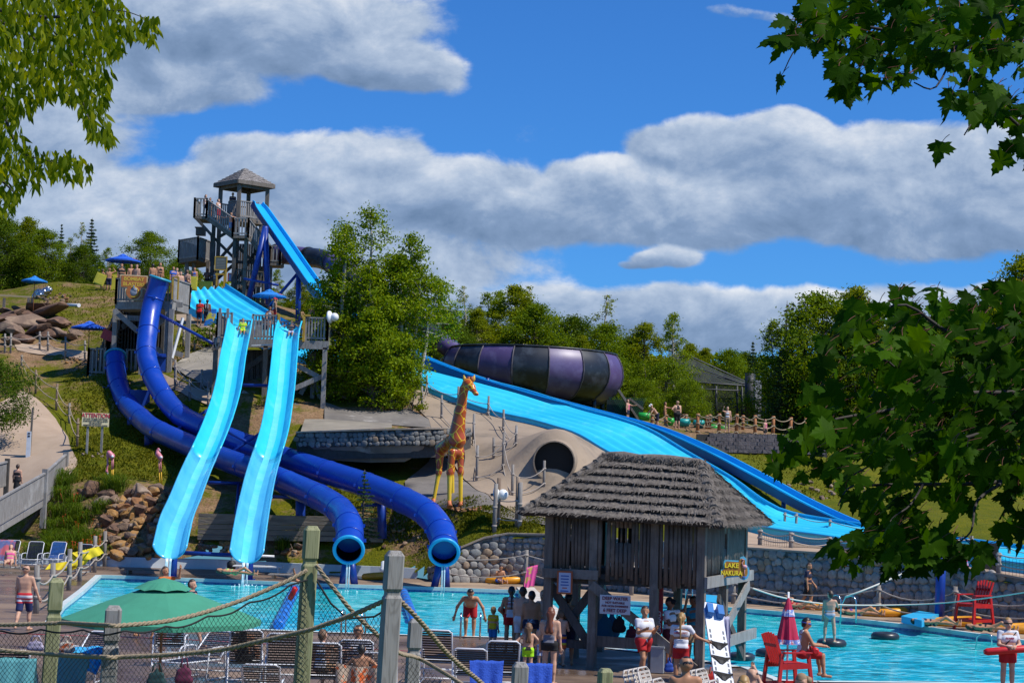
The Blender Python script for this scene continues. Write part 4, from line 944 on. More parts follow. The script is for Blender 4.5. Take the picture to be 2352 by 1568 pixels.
for(a,b,c_,d_)in PLN:
 nrm=(b-a).cross(d_-a if(d_-a).length>.1 else c_-a).normalized()
 if nrm.z<0:nrm=-nrm
 mbu.add([a,b,c_,d_]if(c_-d_).length>.05 else[a,b,c_],[(0,1,2,3)]if(c_-d_).length>.05 else[(0,1,2)])
 for k in range(NCR):
  f0,f1=k/NCR,(k+1.0)/NCR
  A0,B0,A1,B1=a.lerp(d_,f0),b.lerp(c_,f0),a.lerp(d_,f1),b.lerp(c_,f1)
  m_=max(3,int((B0-A0).length/.07));top_lo=[];top_hi=[];und=[]
  for j in range(m_+1):
   u=j/m_;p0=A0.lerp(B0,u);p1=A1.lerp(B1,u);sl=(p0-p1).normalized()
   th2=.125+.035*math.sin(u*19+k*2.1)*.6+rngt.uniform(-.014,.014);ex=.045+rngt.uniform(-.03,.03)+(.10*math.exp(-((min(u,1-u)*(B0-A0).length)/.22)**2)if k==0 else 0)
   top_lo.append(p0+nrm*th2+sl*ex);top_hi.append(p1+nrm*.03);und.append(p0+nrm*.0+sl*(ex*.5))
  mbu.sheet([top_hi,top_lo],0,True);mbu.sheet([top_lo,und],1,False)
  ns=int((B0-A0).length*190)
  for q in range(ns):
   u=rngt.uniform(0,1);v=rngt.uniform(-.05,.95)**1.0;p0=A0.lerp(B0,u);p1=A1.lerp(B1,u);p=p0.lerp(p1,v);sl=(p0-p1).normalized();sd_=sl.cross(nrm)
   ln=rngt.uniform(.10,.26);hgt=.105*(1-v)+.03+rngt.uniform(0,.018);wd=rngt.uniform(.006,.014);dr=sl+sd_*rngt.normal(0,.22)+nrm*rngt.uniform(-.05,.16);dr.normalize()
   s0=p+nrm*hgt;e0=s0+dr*ln;o_=len(SV);SV+=[s0-sd_*wd,s0+sd_*wd,e0+sd_*wd*.5,e0-sd_*wd*.5];SF.append((o_,o_+1,o_+2,o_+3))
for(e_,r_)in((EC[0],RA),(EC[1],RB),(EC[2],RB),(EC[3],RA)):
 for k in range(8):
  p=e_.lerp(r_,k/8.0);nx_=e_.lerp(r_,(k+1)/8.0);sl=(p-nx_).normalized();sd_=sl.cross(Z).normalized();nn=sd_.cross(sl)
  if nn.z<0:nn=-nn
  mbu.tube([nx_+nn*.02,p+nn*.10+sl*.05],[.08,.12],7)
  for q in range(70):
   o2=sd_*rngt.uniform(-.2,.2);s0=p.lerp(nx_,rngt.uniform(0,1))+o2+nn*(.16-.5*abs(o2.length)+rngt.uniform(0,.03));dr=(sl+sd_*rngt.normal(0,.3)+o2*.8-nn*.05).normalized();ln=rngt.uniform(.12,.26);wd=.01;c2=dr.cross(nn).normalized()
   o_=len(SV);e0=s0+dr*ln;SV+=[s0-c2*wd,s0+c2*wd,e0+c2*wd*.5,e0-c2*wd*.5];SF.append((o_,o_+1,o_+2,o_+3))
mbu.tube([RB+H1*.25-Z*.02]+[RB.lerp(RA,i/6)+Z*(.06+.02*math.sin(i*2))for i in range(7)]+[RA-H1*.25-Z*.02],[.08]+[.15,.17,.16,.18,.16,.17,.15]+[.08],8)
for q in range(1500):
 u=rngt.uniform(-.06,1.06);s_=1 if rngt.uniform()<.6 else-1;s0=RA+(RB-RA)*u+Z*rngt.uniform(.05,.2)-H2*s_*rngt.uniform(0,.1);dr=(-H2*s_*rngt.uniform(.3,1)+(RB-RA).normalized()*rngt.normal(0,.6)-Z*rngt.uniform(.1,.9)).normalized();e0=s0+dr*rngt.uniform(.12,.3);c2=dr.cross(Z).normalized()
 o_=len(SV);SV+=[s0-c2*.01,s0+c2*.01,e0+c2*.005,e0-c2*.005];SF.append((o_,o_+1,o_+2,o_+3))
rf=mbu.build('roof',[straw,straw_shade],hut)
off=worldloc(hut);link('straw',npmesh('straw',[tuple(v-off)for v in SV],SF,[straw]),rf)['kind']='stuff'
ls=thing('name_sign','yellow sign with light blue border, yellow letters and a pink flamingo on the hut','sign',hp(0,.7,1.9))
o=P(1686,1307,43.9);M=faceplane(o,(.22,-1,0))@Matrix.Scale(.60,4)
out1=[(-.56,-.36),(-.53,-.02),(-.44,.0),(-.42,.30),(-.36,.36),(.10,.34),(.20,.34),(.26,.47),(.40,.5),(.50,.42),(.50,.20),(.62,.05),(.63,-.18),(.55,-.34),(.40,-.40),(.28,-.34),(.22,-.27),(-.38,-.33),(-.44,-.40)]
MB().prism([(x*1.03,y*1.05)for x,y in out1],M@Matrix.Translation((0,0,-.05)),.05).build('border',flat('light blue border',(.10,.45,.66)),ls)
MB().prism([(x*.90,y*.88)for x,y in out1],M,.025).build('panel',mat('golden sign wood',(.40,.19,.02),.6,(.28,.12,.015),2,stretch=(1,1,10)),ls)
rot=M.to_euler();ll=flat('bright yellow letters',(.90,.72,.03))
text('LAKE',.155,M@V(-.12,.15,.045),rot,ll,ls);text('NAKURA',.155,M@V(-.12,-.15,.045),rot,ll,ls,sx=.84)
pk=flat('sign flamingo pink',(.72,.36,.38));mb=MB()
mb.ball(M@V(.42,.12,.04),.066,10,0,(1,.6,.7));mb.tube([M@V(*p,.045)for p in((.35,.15),(.31,.26),(.36,.34),(.38,.40),(.33,.42),(.30,.37))],[.018,.014,.012,.012,.014,.007],6);mb.tube([M@V(.43,.05,.045),M@V(.42,-.12,.045),M@V(.44,-.27,.045)],.008,6);mb.build('flamingo_figure',pk,ls)
MB().ball(M@V(.42,-.29,.03),.066,10,0,(1,.4,.25)).build('water_patch',flat('sign blue',(.05,.2,.6)),ls)
sg2=thing('warning_sign','white warning sign about deep water nailed to the hut brace','sign',hp(.5,0,1.3))
o=hp(.535,0,1.52)-H2*.22;M=faceplane(o,tuple(-H2));MB().prism([(-.37,-.22),(.37,-.22),(.37,.22),(-.37,.22)],M,.02).build('panel',flat('white sign',(.62,.6,.62)),sg2)
mr_=flat('maroon letters',(.22,.03,.05));rot=M.to_euler()
for s_,y,sz in(('DEEP WATER',.14,.105),('NOT SUITABLE',.045,.07),('FOR NON-SWIMMERS',-.035,.066),('6 FEET DEEP',-.135,.105)):text(s_,sz,M@V(0,y,.026),rot,mr_,sg2)
nb=thing('rule_notice','white notice with blue lines in an orange frame on the hut corner','sign',hp(.9,0,1.6))
o=hp(.87,0,1.98)-H2*.22;M=faceplane(o,tuple(-H2));MB().prism([(-.16,-.24),(.16,-.24),(.16,.24),(-.16,.24)],M,.02).build('panel',flat('pale blue notice',(.5,.56,.72)),nb)
mb=MB()
for x,y,w_,h_ in((-.17,0,.04,.54),(.17,0,.04,.54),(0,.25,.30,.04),(0,-.25,.30,.04)):mb.prism([(x-w_/2,y-h_/2),(x+w_/2,y-h_/2),(x+w_/2,y+h_/2),(x-w_/2,y+h_/2)],M,.028)
mb.build('frame',flat('orange frame',(.42,.10,.03)),nb)
for i,(w_,cc2)in enumerate([(.2,(.05,.12,.4)),(.2,(.05,.12,.4)),(.18,(.05,.12,.4)),(.2,(.05,.12,.4)),(.12,(.5,.12,.1)),(.2,(.05,.12,.4))]):
 y=.15-.07*i;MB().prism([(-w_/2,y-.014),(w_/2,y-.014),(w_/2,y+.014),(-w_/2,y+.014)],M@Matrix.Translation((0,0,.021)),.004).build('text_line',flat('ink %d'%int(cc2[0]*100),cc2),nb)
mortar=mat('mortar',(0.20,0.185,0.165),.95,(0.14,0.13,0.115),6,bump=.4)
def stonemat(nm='river cobbles',kv=1.0):
 mt,t,b=nt(nm);L=t.links.new
 at_=N(t,'ShaderNodeAttribute',attribute_name='rnd');wn=N(t,'ShaderNodeTexWhiteNoise',noise_dimensions='1D');L(at_.outputs['Fac'],wn.inputs['W'])
 cr=N(t,'ShaderNodeValToRGB');e=cr.color_ramp.elements;cr.color_ramp.interpolation='CONSTANT'
 cols=[(0,(.20,.20,.19)),(.2,(.26,.25,.23)),(.4,(.17,.18,.18)),(.55,(.30,.28,.25)),(.72,(.22,.21,.20)),(.84,(.30,.21,.13)),(.93,(.34,.31,.27))]
 e[0].color=c4(cols[0][1]);e[1].position=cols[1][0];e[1].color=c4(cols[1][1])
 for p,c in cols[2:]:k=e.new(p);k.color=c4(c)
 L(wn.outputs[0],cr.inputs[0]);tc=N(t,'ShaderNodeTexCoord');ns=N(t,'ShaderNodeTexNoise',inp={'Scale':9,'Detail':5});L(tc.outputs['Object'],ns.inputs['Vector'])
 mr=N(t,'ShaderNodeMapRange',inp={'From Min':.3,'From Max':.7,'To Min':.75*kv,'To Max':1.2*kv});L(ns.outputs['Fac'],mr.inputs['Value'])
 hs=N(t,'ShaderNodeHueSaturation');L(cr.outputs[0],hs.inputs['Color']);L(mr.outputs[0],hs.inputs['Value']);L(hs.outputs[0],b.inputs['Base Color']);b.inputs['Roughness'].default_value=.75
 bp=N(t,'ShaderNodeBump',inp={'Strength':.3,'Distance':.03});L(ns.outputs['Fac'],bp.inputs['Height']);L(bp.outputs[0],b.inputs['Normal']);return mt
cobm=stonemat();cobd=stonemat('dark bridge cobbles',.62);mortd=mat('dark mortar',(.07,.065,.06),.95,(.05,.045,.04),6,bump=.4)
import bmesh
_bm=bmesh.new();bmesh.ops.create_icosphere(_bm,subdivisions=2,radius=1.0);ICO=np.array([v.co[:]for v in _bm.verts]);ICF=np.array([[v.index for v in f.verts]for f in _bm.faces]);_bm.free()
def stones_on(base,top,s0,rng,flatn=.30):
 """cobbles over the ruled surface between two polylines (lists of points of equal length)"""
 VV=[];FF=[];RN=[];n=0
 L_=[0]
 for a,b in zip(base,base[1:]):L_.append(L_[-1]+(b-a).length)
 def at_(u):
  k=max(j for j in range(len(L_)-1)if L_[j]<=u+1e-9);f=(u-L_[k])/max(1e-6,L_[k+1]-L_[k]);return base[k].lerp(base[k+1],f),top[k].lerp(top[k+1],f),(base[k+1]-base[k]).normalized()
 hm=max((t_-b_).length for b_,t_ in zip(base,top));rowh=s0*.80;nr=int(hm/rowh)+1
 for r_ in range(nr):
  u=rng.uniform(0,s0)
  while u<L_[-1]:
   s_=s0*rng.choice([.62,.85,1.0,1.15,1.3],p=[.16,.24,.3,.2,.1]);b_,t_,tg=at_(u);hh_=(t_-b_).length;y=(r_+.5)*rowh+rng.normal(0,.08*s0)
   if.2*s0<y<hh_-.1*s0:
    upd=(t_-b_).normalized();nn=tg.cross(upd).normalized()
    if nn.y>0:nn=-nn
    c=b_+upd*y;ax=np.array([tg*(s_*.5*rng.uniform(.85,1.15)),upd*(s_*.46*rng.uniform(.8,1.15)),nn*(s_*flatn*.6)])
    a=rng.uniform(-.6,.6);ca,sa=math.cos(a),math.sin(a);A0=ax[0]*ca+ax[1]*sa;A1=-ax[0]*sa+ax[1]*ca
    p=ICO+rng.normal(0,.05,ICO.shape);p=np.sign(p)*np.abs(p)**.72
    VV.append(p@np.array([A0,A1,ax[2]])+np.array(c));FF.append(ICF+n*len(ICO));RN.append(np.full(len(ICO),rng.uniform(0,500)));n+=1
   u+=s_*rng.uniform(.90,1.0)
 return np.concatenate(VV),np.concatenate(FF),np.concatenate(RN)
def cobble_wall(name,label,base,top,s0,seed,thick=.4,cap=True,cm=None,mm=None):
 t=thing(name,label,'wall',base[0]);off=worldloc(t);mb=MB();bk=V(0,thick,0)
 mb.sheet([[p+V(0,.02,-.2 if p.z<.3 else 0)for p in base],[p+V(0,.02,0)for p in top],[p+bk for p in top],[p+bk-Z*.6 for p in base]],0,False,True);mb.build('mortar',mm or mortar,t)
 V_,F_,R_=stones_on(base,top,s0,np.random.default_rng(seed));o=link('cobble_facing',npmesh('cobbles',V_-np.array(off),F_,[cm or cobm],True,None,R_),t)
 if cap:
  mb=MB();mb.sheet([[p+V(0,-.10,.0)for p in top],[p+V(0,-.10,.07)for p in top],[p+V(0,thick+.05,.07)for p in top]],0,False,True);mb.build('coping',mat('wall coping',(.33,.27,.21),.9,(.25,.2,.16),2,bump=.3),t)
 return t
wall_px=WALLPX
bs_=[G(*a)for a,b in wall_px];tp_=[P(b[0],b[1],p.y+.12)for(a,b),p in zip(wall_px,bs_)]
cobble_wall('cobble_wall','long curved wall of grey river cobbles along the far side of the pool',bs_,tp_,.36,3)
bp_=[((680,1024),(680,994)),((740,1025),(740,992)),((850,1023),(850,988)),((950,1022),(950,986)),((1010,1020),(1010,985)),((1050,1012),(1050,984)),((1082,1000),(1082,985))]
dB=[87.2,86.8,86.3,86.3,86.8,88,90]
bb_=[P(a[0],a[1],d)for(a,b),d in zip(bp_,dB)];bt_=[P(b[0],b[1],d)for(a,b),d in zip(bp_,dB)]
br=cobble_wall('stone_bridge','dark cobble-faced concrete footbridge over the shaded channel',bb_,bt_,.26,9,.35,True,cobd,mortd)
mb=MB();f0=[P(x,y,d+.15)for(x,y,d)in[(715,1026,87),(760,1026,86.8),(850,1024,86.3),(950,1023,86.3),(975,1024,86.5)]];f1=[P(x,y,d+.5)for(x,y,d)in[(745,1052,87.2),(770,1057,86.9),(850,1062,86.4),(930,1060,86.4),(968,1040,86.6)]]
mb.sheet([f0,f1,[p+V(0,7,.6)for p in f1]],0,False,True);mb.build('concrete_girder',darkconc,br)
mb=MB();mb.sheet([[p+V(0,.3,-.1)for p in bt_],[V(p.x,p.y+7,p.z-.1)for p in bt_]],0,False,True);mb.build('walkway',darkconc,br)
mb=MB();mb.sheet([[P(700,962,98),P(745,962,98),P(830,968,97),P(900,972,97.5)],[P(690,992,94),P(745,990,93),P(830,985,92),P(900,982,92)]],0,True,True);tag(mb.build('channel_floor',mat('pale channel concrete',(.32,.275,.21),.8,(.22,.19,.15),.8)),kind='structure')
tw_=[G(x,y)for x,y in TROUGH];mb=MB();tz=.44
mb.sheet([[p for p in tw_],[p+V(0,.05,tz)for p in tw_],[p+V(0,.35,tz)for p in tw_],[p+V(0,.4,.1)for p in tw_]],0,False,True)
tch=mb.build('channel_wall',mat('white painted concrete',(.62,.66,.67),.6,(.5,.56,.58),.8,col3=(.38,.42,.42),scale3=.5,lo3=.6,hi3=.75));tag(tch,'low white-painted concrete wall between the rock bank and the deck','wall')
tr=thing('retaining_wall','low retaining wall of stacked brown timbers under the tube slides','wall',onT(600,1238))
ra,rb=P(455,1238,83.0),P(880,1244,82.0)
for i in range(5):
 z0=i*.24;MB().beam(V(ra.x,ra.y,ra.z+z0+.1),V(rb.x,rb.y,rb.z+z0+.1+(.0 if i<4 else-.1)),.22,.22).build('timber',mat('retaining timber',(.26,.215,.165),.9,(.17,.14,.11),1.5,stretch=(.4,3,3),bump=.4),tr)
rw=thing('block_wall','stepped retaining wall of purple-grey split concrete blocks','wall',onT(1620,1037));mb=MB();rngb=random.Random(5)
wa,wb=P(1612,1038,111.5),P(1900,1044,111.5);nb_=26;hgt=.235
for r_ in range(5):
 for c in range(nb_):
  f=(c+(r_%2)*.5)/nb_
  if(r_>=3 and f<.04)or f>1:continue
  p=wa.lerp(wb,f);ln=(wb-wa).length/nb_*.97;mb.box(V(p.x,p.y+rngb.uniform(-.04,.02)+r_*.03,wa.z+(wb.z-wa.z)*f+(r_+.5)*hgt),(ln,.35,hgt*.95),rngb.uniform(-.05,.05))
mb.build('blocks',mat('split block',(.20,.165,.165),.95,(.12,.10,.105),2.2,bump=.6,bscale=8,col3=(.28,.22,.2),scale3=1.3,lo3=.55,hi3=.7),rw)
MB().beam(V(wa.x-.3,wa.y+.3,wa.z+.3),V(wb.x,wb.y+.3,wb.z+.3),.5,1.6).build('backfill_edge',dark,rw)
pt=thing('drain_tunnel','round dark culvert opening in the tan concrete slope','tunnel',onT(1272,1105));c=P(1273,1060,85.2);ax=V(.10,1,.02).normalized()
mb=MB();mb.tube([c+ax*q for q in(-.05,.02,.3,.9,1.6,2.6)],[.97,1.0,1.03,1.05,1.08,1.1],32,0,False);mb.build('concrete_mound',conc,pt);mb=MB();mb.tube([c-ax*.1,c+ax*4],.92,32,1,False);
s_=ax.cross(Z).normalized();u=s_.cross(ax);A=[2*math.pi*i/32 for i in range(32)]
mb.sheet([[c-ax*.1+(s_*math.cos(a)+u*math.sin(a))*r_ for a in A+[0]]for r_ in(.92,.975)],0,False,True)
mb.add([c+ax*.2+(s_*math.cos(a)+u*math.sin(a))*.92 for a in A],[list(range(32))],1)  # black disc near the mouth stands for the darkness inside the pipe
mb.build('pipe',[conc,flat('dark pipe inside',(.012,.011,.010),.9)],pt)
bw=thing('boardwalk','grey wooden boardwalk with slatted railing rising from the lower left','boardwalk',P(60,1190,81))
q0,q1,q2=P(-60,1244,76.5),P(101,1147,84),P(149,1100,90.5)
for a,b in((q0,q1),(q1,q2)):
 rail(MB(),a,b,1.22,.125,(.115,.03)).build('railing',grey,bw)
 mb=MB();dv=V(-1.2,1.9,0.1);mb.sheet([[a-Z*.02,b-Z*.02],[a+dv,b+dv]],0,False,True);mb.sheet([[a-Z*.3,b-Z*.3],[a-Z*.02,b-Z*.02]],0,False,True);mb.build('deck',grey,bw)
for p,h in((q1,1.4),(q2,1.35)):MB().beam(p-Z*1.3,p+Z*h,.24,.24).build('newel_post',grey,bw)
MB().beam(q1-Z*.3,q1+V(-1.0,.4,-1.5),.16,.16).build('brace',dark,bw)
a,b=P(-60,1140,83),P(14,1118,87);rail(MB(),a,b,1.2,.13,(.11,.03)).build('railing',grey,bw);MB().beam(b-Z*.5,b+Z*1.35,.2,.2).build('newel_post',dark,bw)
# ================================================================== vegetation
lf_mid=leafmat('leaf mid green',(0.055,0.10,0.005),(0.12,0.19,0.008),(0.21,0.28,0.014),.5)
lf_yel=leafmat('leaf yellow green',(0.07,0.11,0.005),(0.16,0.205,0.008),(0.27,0.30,0.015),.5)
lf_dark=leafmat('leaf dark green',(0.035,0.07,0.006),(0.07,0.125,0.009),(0.13,0.185,0.014),.5)
lf_birch=leafmat('leaf birch',(0.065,0.11,0.004),(0.145,0.225,0.007),(0.26,0.33,0.014),.9)
lf_spruce=leafmat('spruce needles',(0.018,0.045,0.018),(0.035,0.075,0.024),(0.06,0.11,0.03),.6,.15)
lf_dead=leafmat('bare grey twigs',(0.10,0.09,0.075),(0.16,0.14,0.12),(0.2,0.18,0.15),.6,.1)
bark=mat('brown bark',(0.13,0.10,0.075),.95,(0.07,0.055,0.04),6,bump=.5)
birchbark=mat('pale birch bark',(0.50,0.45,0.37),.8,(0.30,0.26,0.21),3,stretch=(1,1,3),bump=.2,col3=(.12,.1,.09),scale3=4,lo3=.62,hi3=.68)
def limb(mb,a,b,r0,r1,rng,bow=.1):
 a,b=Vector(a),Vector(b);m_=(a+b)/2+Vector(rng.normal(0,bow,3))*(b-a).length*.3+Z*(b-a).length*.06
 mb.tube([a,a.lerp(m_,.6),m_.lerp(b,.3),b],[r0,r0*.8,r0*.5+r1*.5,r1],6)
def crown_tree(h,w,seed,lm,bm_,nblob=34,per=130,leaf=.3,base=.22,stems=1,shape=1.0,sparse=1.0,tip=1.0,jag=.35):
 """meshes for a leafy tree: trunk + limbs, and a crown of leaf clumps at the limb ends"""
 rng=np.random.default_rng(seed);mb=MB();tips=[]
 st=[]
 for s_ in range(stems):
  a=rng.uniform(0,6.28);off=(0 if stems==1 else w*.22)*np.array([math.cos(a),math.sin(a),0]);lean=off*1.3+np.append(rng.normal(0,.04*h,2),0)
  top=lean+np.array([0,0,h*(1 if s_==0 else rng.uniform(.72,.97))]);b0=off*.3
  pts=[b0+(top-b0)*t+np.append(rng.normal(0,.012*h,2),0)*(t>0)for t in np.linspace(0,.96,7)];r0=h*.016+.03
  mb.tube([Vector(p)for p in pts],[r0*(1-t*.86)for t in np.linspace(0,1,7)],7);st.append(pts)
 C=[];rr=[]
 for k in range(nblob):
  s_=st[k%stems];t=base+(1-base)*((k//stems)+rng.uniform(0,1))/(nblob/stems);t=min(t,.99)
  i=min(5,int(t*6));p0=s_[i]+(s_[i+1]-s_[i])*(t*6-i)
  u=(t-base)/(1-base);prof=(math.sin(math.pi*min(1,(u*.86+.14))**shape)**.75)if u<.995 else.15
  R_=w*.5*prof*rng.uniform(1-jag*1.6,1+jag*.35);a=rng.uniform(0,6.28)
  c=p0+np.array([math.cos(a)*R_,math.sin(a)*R_,R_*rng.uniform(-.1,.45)])
  limb(mb,p0,c,max(.015,.01*h*(1-t)),.012,rng);C.append(c);rr.append(w*rng.uniform(.07,.15)*(1-.45*u*tip))
 P_=[]
 for c,r_ in zip(C,rr):
  n=int(per*sparse*(r_/(w*.12))**1.5)+8;q=rng.normal(0,.62,(n,3));q*=np.array([1.25,1.25,.8])*r_;P_.append(q+c)
 P_=np.concatenate(P_);cm=leaf_mesh('crown',P_,rng,leaf,[lm]);tm=mb.mesh('trunk',[bm_]);return tm,cm
def spruce(h,w,seed,lm,sparse=1.0,leaf=.32):
 rng=np.random.default_rng(seed);mb=MB();mb.tube([V(0,0,-.3),V(0,0,h*.5),V(0,0,h)],[h*.014+.03,h*.009+.02,.015],7);P_=[];D=[]
 z=h*.06
 while z<h*.985:
  f=1-z/h;Lb=w*.5*f**.85;nb_=int(7*sparse)+3 if f>.15 else 5
  for k in range(nb_):
   a=rng.uniform(0,6.28);L_=Lb*rng.uniform(.65,1.12);dirv=np.array([math.cos(a),math.sin(a),-.28+.3*(1-f)])
   if f>.2:mb.tube([V(0,0,z),Vector(dirv*L_)+Z*z],[.02,.006],4,cap=False)
   n=int(5+16*L_/max(.4,leaf*3.2));t=rng.uniform(.12,1.0,n);side=rng.normal(0,.13,(n,3))*(L_*.75+.15)*(1.1-t)[:,None];side[:,2]*=.4
   P_.append(np.array([0,0,z])+dirv*(t*L_)[:,None]+side+np.array([0,0,1])*(t**2*.1*L_)[:,None]);D.append(np.repeat(dirv[None],n,0))
  z+=h*.03+.07
 P_=np.concatenate(P_);rng2=np.random.default_rng(seed+1)
 return mb.mesh('trunk',[bark]),leaf_mesh('crown',P_,rng2,leaf,[lm],droop=.3,wid=.34,fold=.1)
def plant_tree(name,label,meshes,loc,rz=0,sc=1.0,group=None,cat='tree'):
 t=thing(name,label,cat,loc,group,rz);t.scale=(sc,sc,sc)if not isinstance(sc,tuple)else sc
 link('trunk',meshes[0],t);c=link('crown',meshes[1],t);return t
D1=crown_tree(9,6.5,1,lf_mid,bark,105,320,.19,.06,1,.8,1,.9,.3);D2=crown_tree(10,5.2,2,lf_yel,bark,105,300,.185,.06,1,.75,1,.9,.3);D3=crown_tree(8,6.5,3,lf_dark,bark,95,340,.19,.04,1,.8,1,.8,.3);D4=crown_tree(10,4.0,4,lf_birch,birchbark,95,160,.175,.10,1,.7,.9,1.2,.35)
B1=crown_tree(11,3.6,6,lf_yel,birchbark,80,120,.17,.14,2,.75,.9,1.2,.6);W1=crown_tree(6,6.5,8,lf_mid,bark,90,330,.18,.02,3,.8);S1=spruce(9,3.8,11,lf_spruce);S2=spruce(10,3.2,12,lf_spruce,.8);S3=spruce(9.5,3.0,13,lf_dead,.5,.25)
HT={id(D1):9.3,id(D2):10.3,id(D3):8.3,id(D4):10.2,id(B1):11.2,id(W1):6.4,id(S1):9,id(S2):10,id(S3):9.5}
kinds={'D1':('leafy_tree',D1),'D2':('leafy_tree',D2),'D3':('leafy_tree',D3),'D4':('birch_tree',D4),'B1':('birch_tree',B1),'W1':('willow_bush',W1),'S1':('spruce_tree',S1),'S2':('spruce_tree',S2),'S3':('spruce_tree',S3)}
GB='trees of the wood behind the slides'
TREES=[(-25,470,139,'D3',None),(28,496,146,'D1',None),(70,488,142,'D2','olive-brown topped tree in the wood behind the far left umbrella'),(112,520,140,'D1',None),(142,515,152,'S2','narrow spruce peak between leafy trees at the left'),(172,497,144,'B1','thin open birch just left of the tallest spruce on the left'),(212,500,147,'S1','tallest dark spruce in the wood on the left'),(196,560,141,'D3',None),(248,562,143,'D4','light young birch right of the left-hand spruce'),(290,585,150,'D3',None),(352,528,141,'D1','round leafy tree standing alone between blue umbrella and tower'),(410,590,150,'D3',None),(640,612,140,'D4','slim pale green birch below the purple tube at the tower'),(690,640,138,'D2',None),(730,640,142,'D1',None),(455,610,152,'D2',None),(1072,640,139,'B1','pointed pale birch right of the big poplars'),(1125,662,143,'D4',None),(1030,700,134,'D3',None),(1095,700,138,'D2',None),(1160,655,146,'D4',None),(1195,640,142,'D2','bright yellow-green tree above the middle of the bowl'),(1252,640,145,'B1','tall birch with white stems behind the bowl'),(1230,690,139,'D1',None),(1298,715,141,'D3',None),(1362,660,152,'B1','lone thin tree with a flat feathery top above the bowl'),(1378,735,143,'D1',None),(1330,760,139,'D2',None),(1425,770,146,'D3',None),(1475,728,144,'D2',None),(1552,705,147,'D4','slender light tree standing up left of the net cage'),(1440,800,134,'W1',None),(1580,778,168,'D2',None),(1510,810,131,'W1','broad bright willow bush right of the bowl'),(1560,860,127,'W1','small rounded willow bush behind the people at the rope fence'),(1455,860,128,'W1',None),(1620,790,176,'D2',None),(1665,795,172,'D1',None),(1700,800,178,'D3',None),(1730,782,165,'S1','small spruce above the right end of the net cage'),(1765,722,140,'D4','tall narrow yellow-green tree right of the net cage'),(1808,690,146,'S3','dead grey spruce beside the green spruces'),(1822,695,143,'S2',None),(1840,700,148,'S2',None),(1795,790,136,'S1','dark full spruce behind the orange fence posts'),(1850,760,137,'S1',None),(1900,660,138,'D1',None),(1960,640,140,'D2','tallest broad tree behind the maple branch'),(2010,690,137,'D3',None),(2080,720,142,'D1',None),(2150,700,139,'D3',None),(2230,690,140,'D1',None),(2340,560,130,'D2','high leafy tree at the right edge above the maple branch'),(2300,660,138,'D3',None),(2420,640,140,'D1',None)]
rv=random.Random(21)
GEN={'D1':'leafy mid-green tree in the wood behind the slides','D2':'leafy yellow-green tree in the wood behind the slides','D3':'dense dark green tree in the wood behind the slides','D4':'slim birch with loose crown in the wood behind the slides','W1':'low dense green willow bush near the bowl slide','S1':'dark spruce in the group behind the maple branch','S2':'narrow green spruce peak right of the dead grey one','B1':'birch in the wood'}
for(px,py,d,k,lab)in TREES:
 top=P(px,py,d);g=T(top.x,top.y)-.2;nm,ms=kinds[k];sc=max(.35,(top.z-g)/HT[id(ms)]);wsc=min(sc,1.25)*rv.uniform(.92,1.12)
 plant_tree(nm,lab or GEN[k],ms,(top.x,top.y,g),rv.uniform(0,6.28),(wsc,wsc,sc),None if lab else GB+': '+GEN[k].split(' in ')[0])
rngw=np.random.default_rng(77);FP=[]
for px in np.arange(-150,2520,16):
 d=rngw.uniform(178,200);tp0=np.interp(px,[-100,150,300,450,700,1000,1300,1550,1750,2000,2500],[560,590,620,640,690,730,780,800,830,760,700])+rngw.uniform(-12,30);t_=P(px,tp0,d);g=T(t_.x,t_.y)
 for j in range(150):f=rngw.uniform(0,1)**.8;FP.append((t_.x+rngw.normal(0,.55)*(1.35-f),t_.y+rngw.normal(0,.8),g+(t_.z-g)*f))
tag(link('far_wood',leaf_mesh('far_wood',FP,rngw,.75,[lf_mid])),kind='stuff')
PC=[(800,462,930,104.5,4.3,31,'tall poplar clump with the highest top, behind the launch platform'),(900,515,925,103.5,3.4,32,'poplar with several lobed tops right of the tallest clump'),(945,570,915,105.5,3.9,33,'spreading poplar at the right of the clump, over the blue wave slide'),(745,590,930,105.5,3.0,34,'dark lower poplar against the launch platform'),(870,640,935,102.5,3.6,35,'low bright poplar in the middle front of the clump')]
for(px,py,pb_,d,w_,sd_,lab)in PC:
 top=P(px,py,d);g=P(px,pb_,d);g.z=min(g.z,T(g.x,g.y));h=top.z-g.z
 ms=crown_tree(h,w_,sd_,lf_birch if sd_!=34 else lf_mid,birchbark if sd_ in(32,33,31)else bark,150 if sd_!=33 else 90,150,.18,.04 if sd_!=33 else.5,3 if sd_<34 else 2,.72,1.0,.45,.3)
 plant_tree('poplar_tree',lab,ms,(g.x,g.y,g.z-.1))
SH1=crown_tree(1.4,1.6,51,lf_yel,bark,22,60,.13,.05,3,.8);SH2=crown_tree(1.2,1.5,52,lf_mid,bark,22,60,.12,.05,3,.8)
for px,py,d,ms,sc,lab in[(945,935,102.2,SH1,1.0,'small bright shrub at the foot of the poplar clump'),(905,942,102,SH2,.8,'little shrub left of the bright shrub under the poplars'),(480,790,112,SH2,1.5,'dense shrub beside the steps under the two people with the jersey'),(505,760,113,SH1,1.0,'pale flowering shrub at the left edge of the launch platform'),(605,890,100.5,SH2,.6,'green shrub in shade under the launch platform'),(1480,975,121,SH1,.8,'yellow shrub below the willow bush by the lattice'),(225,750,112,SH2,.5,'weedy shrub beside the low tube platform')]:
 g=P(px,py,d);plant_tree('shrub',lab,ms,(g.x,g.y,min(g.z,T(g.x,g.y))),px,sc,None,'shrub')
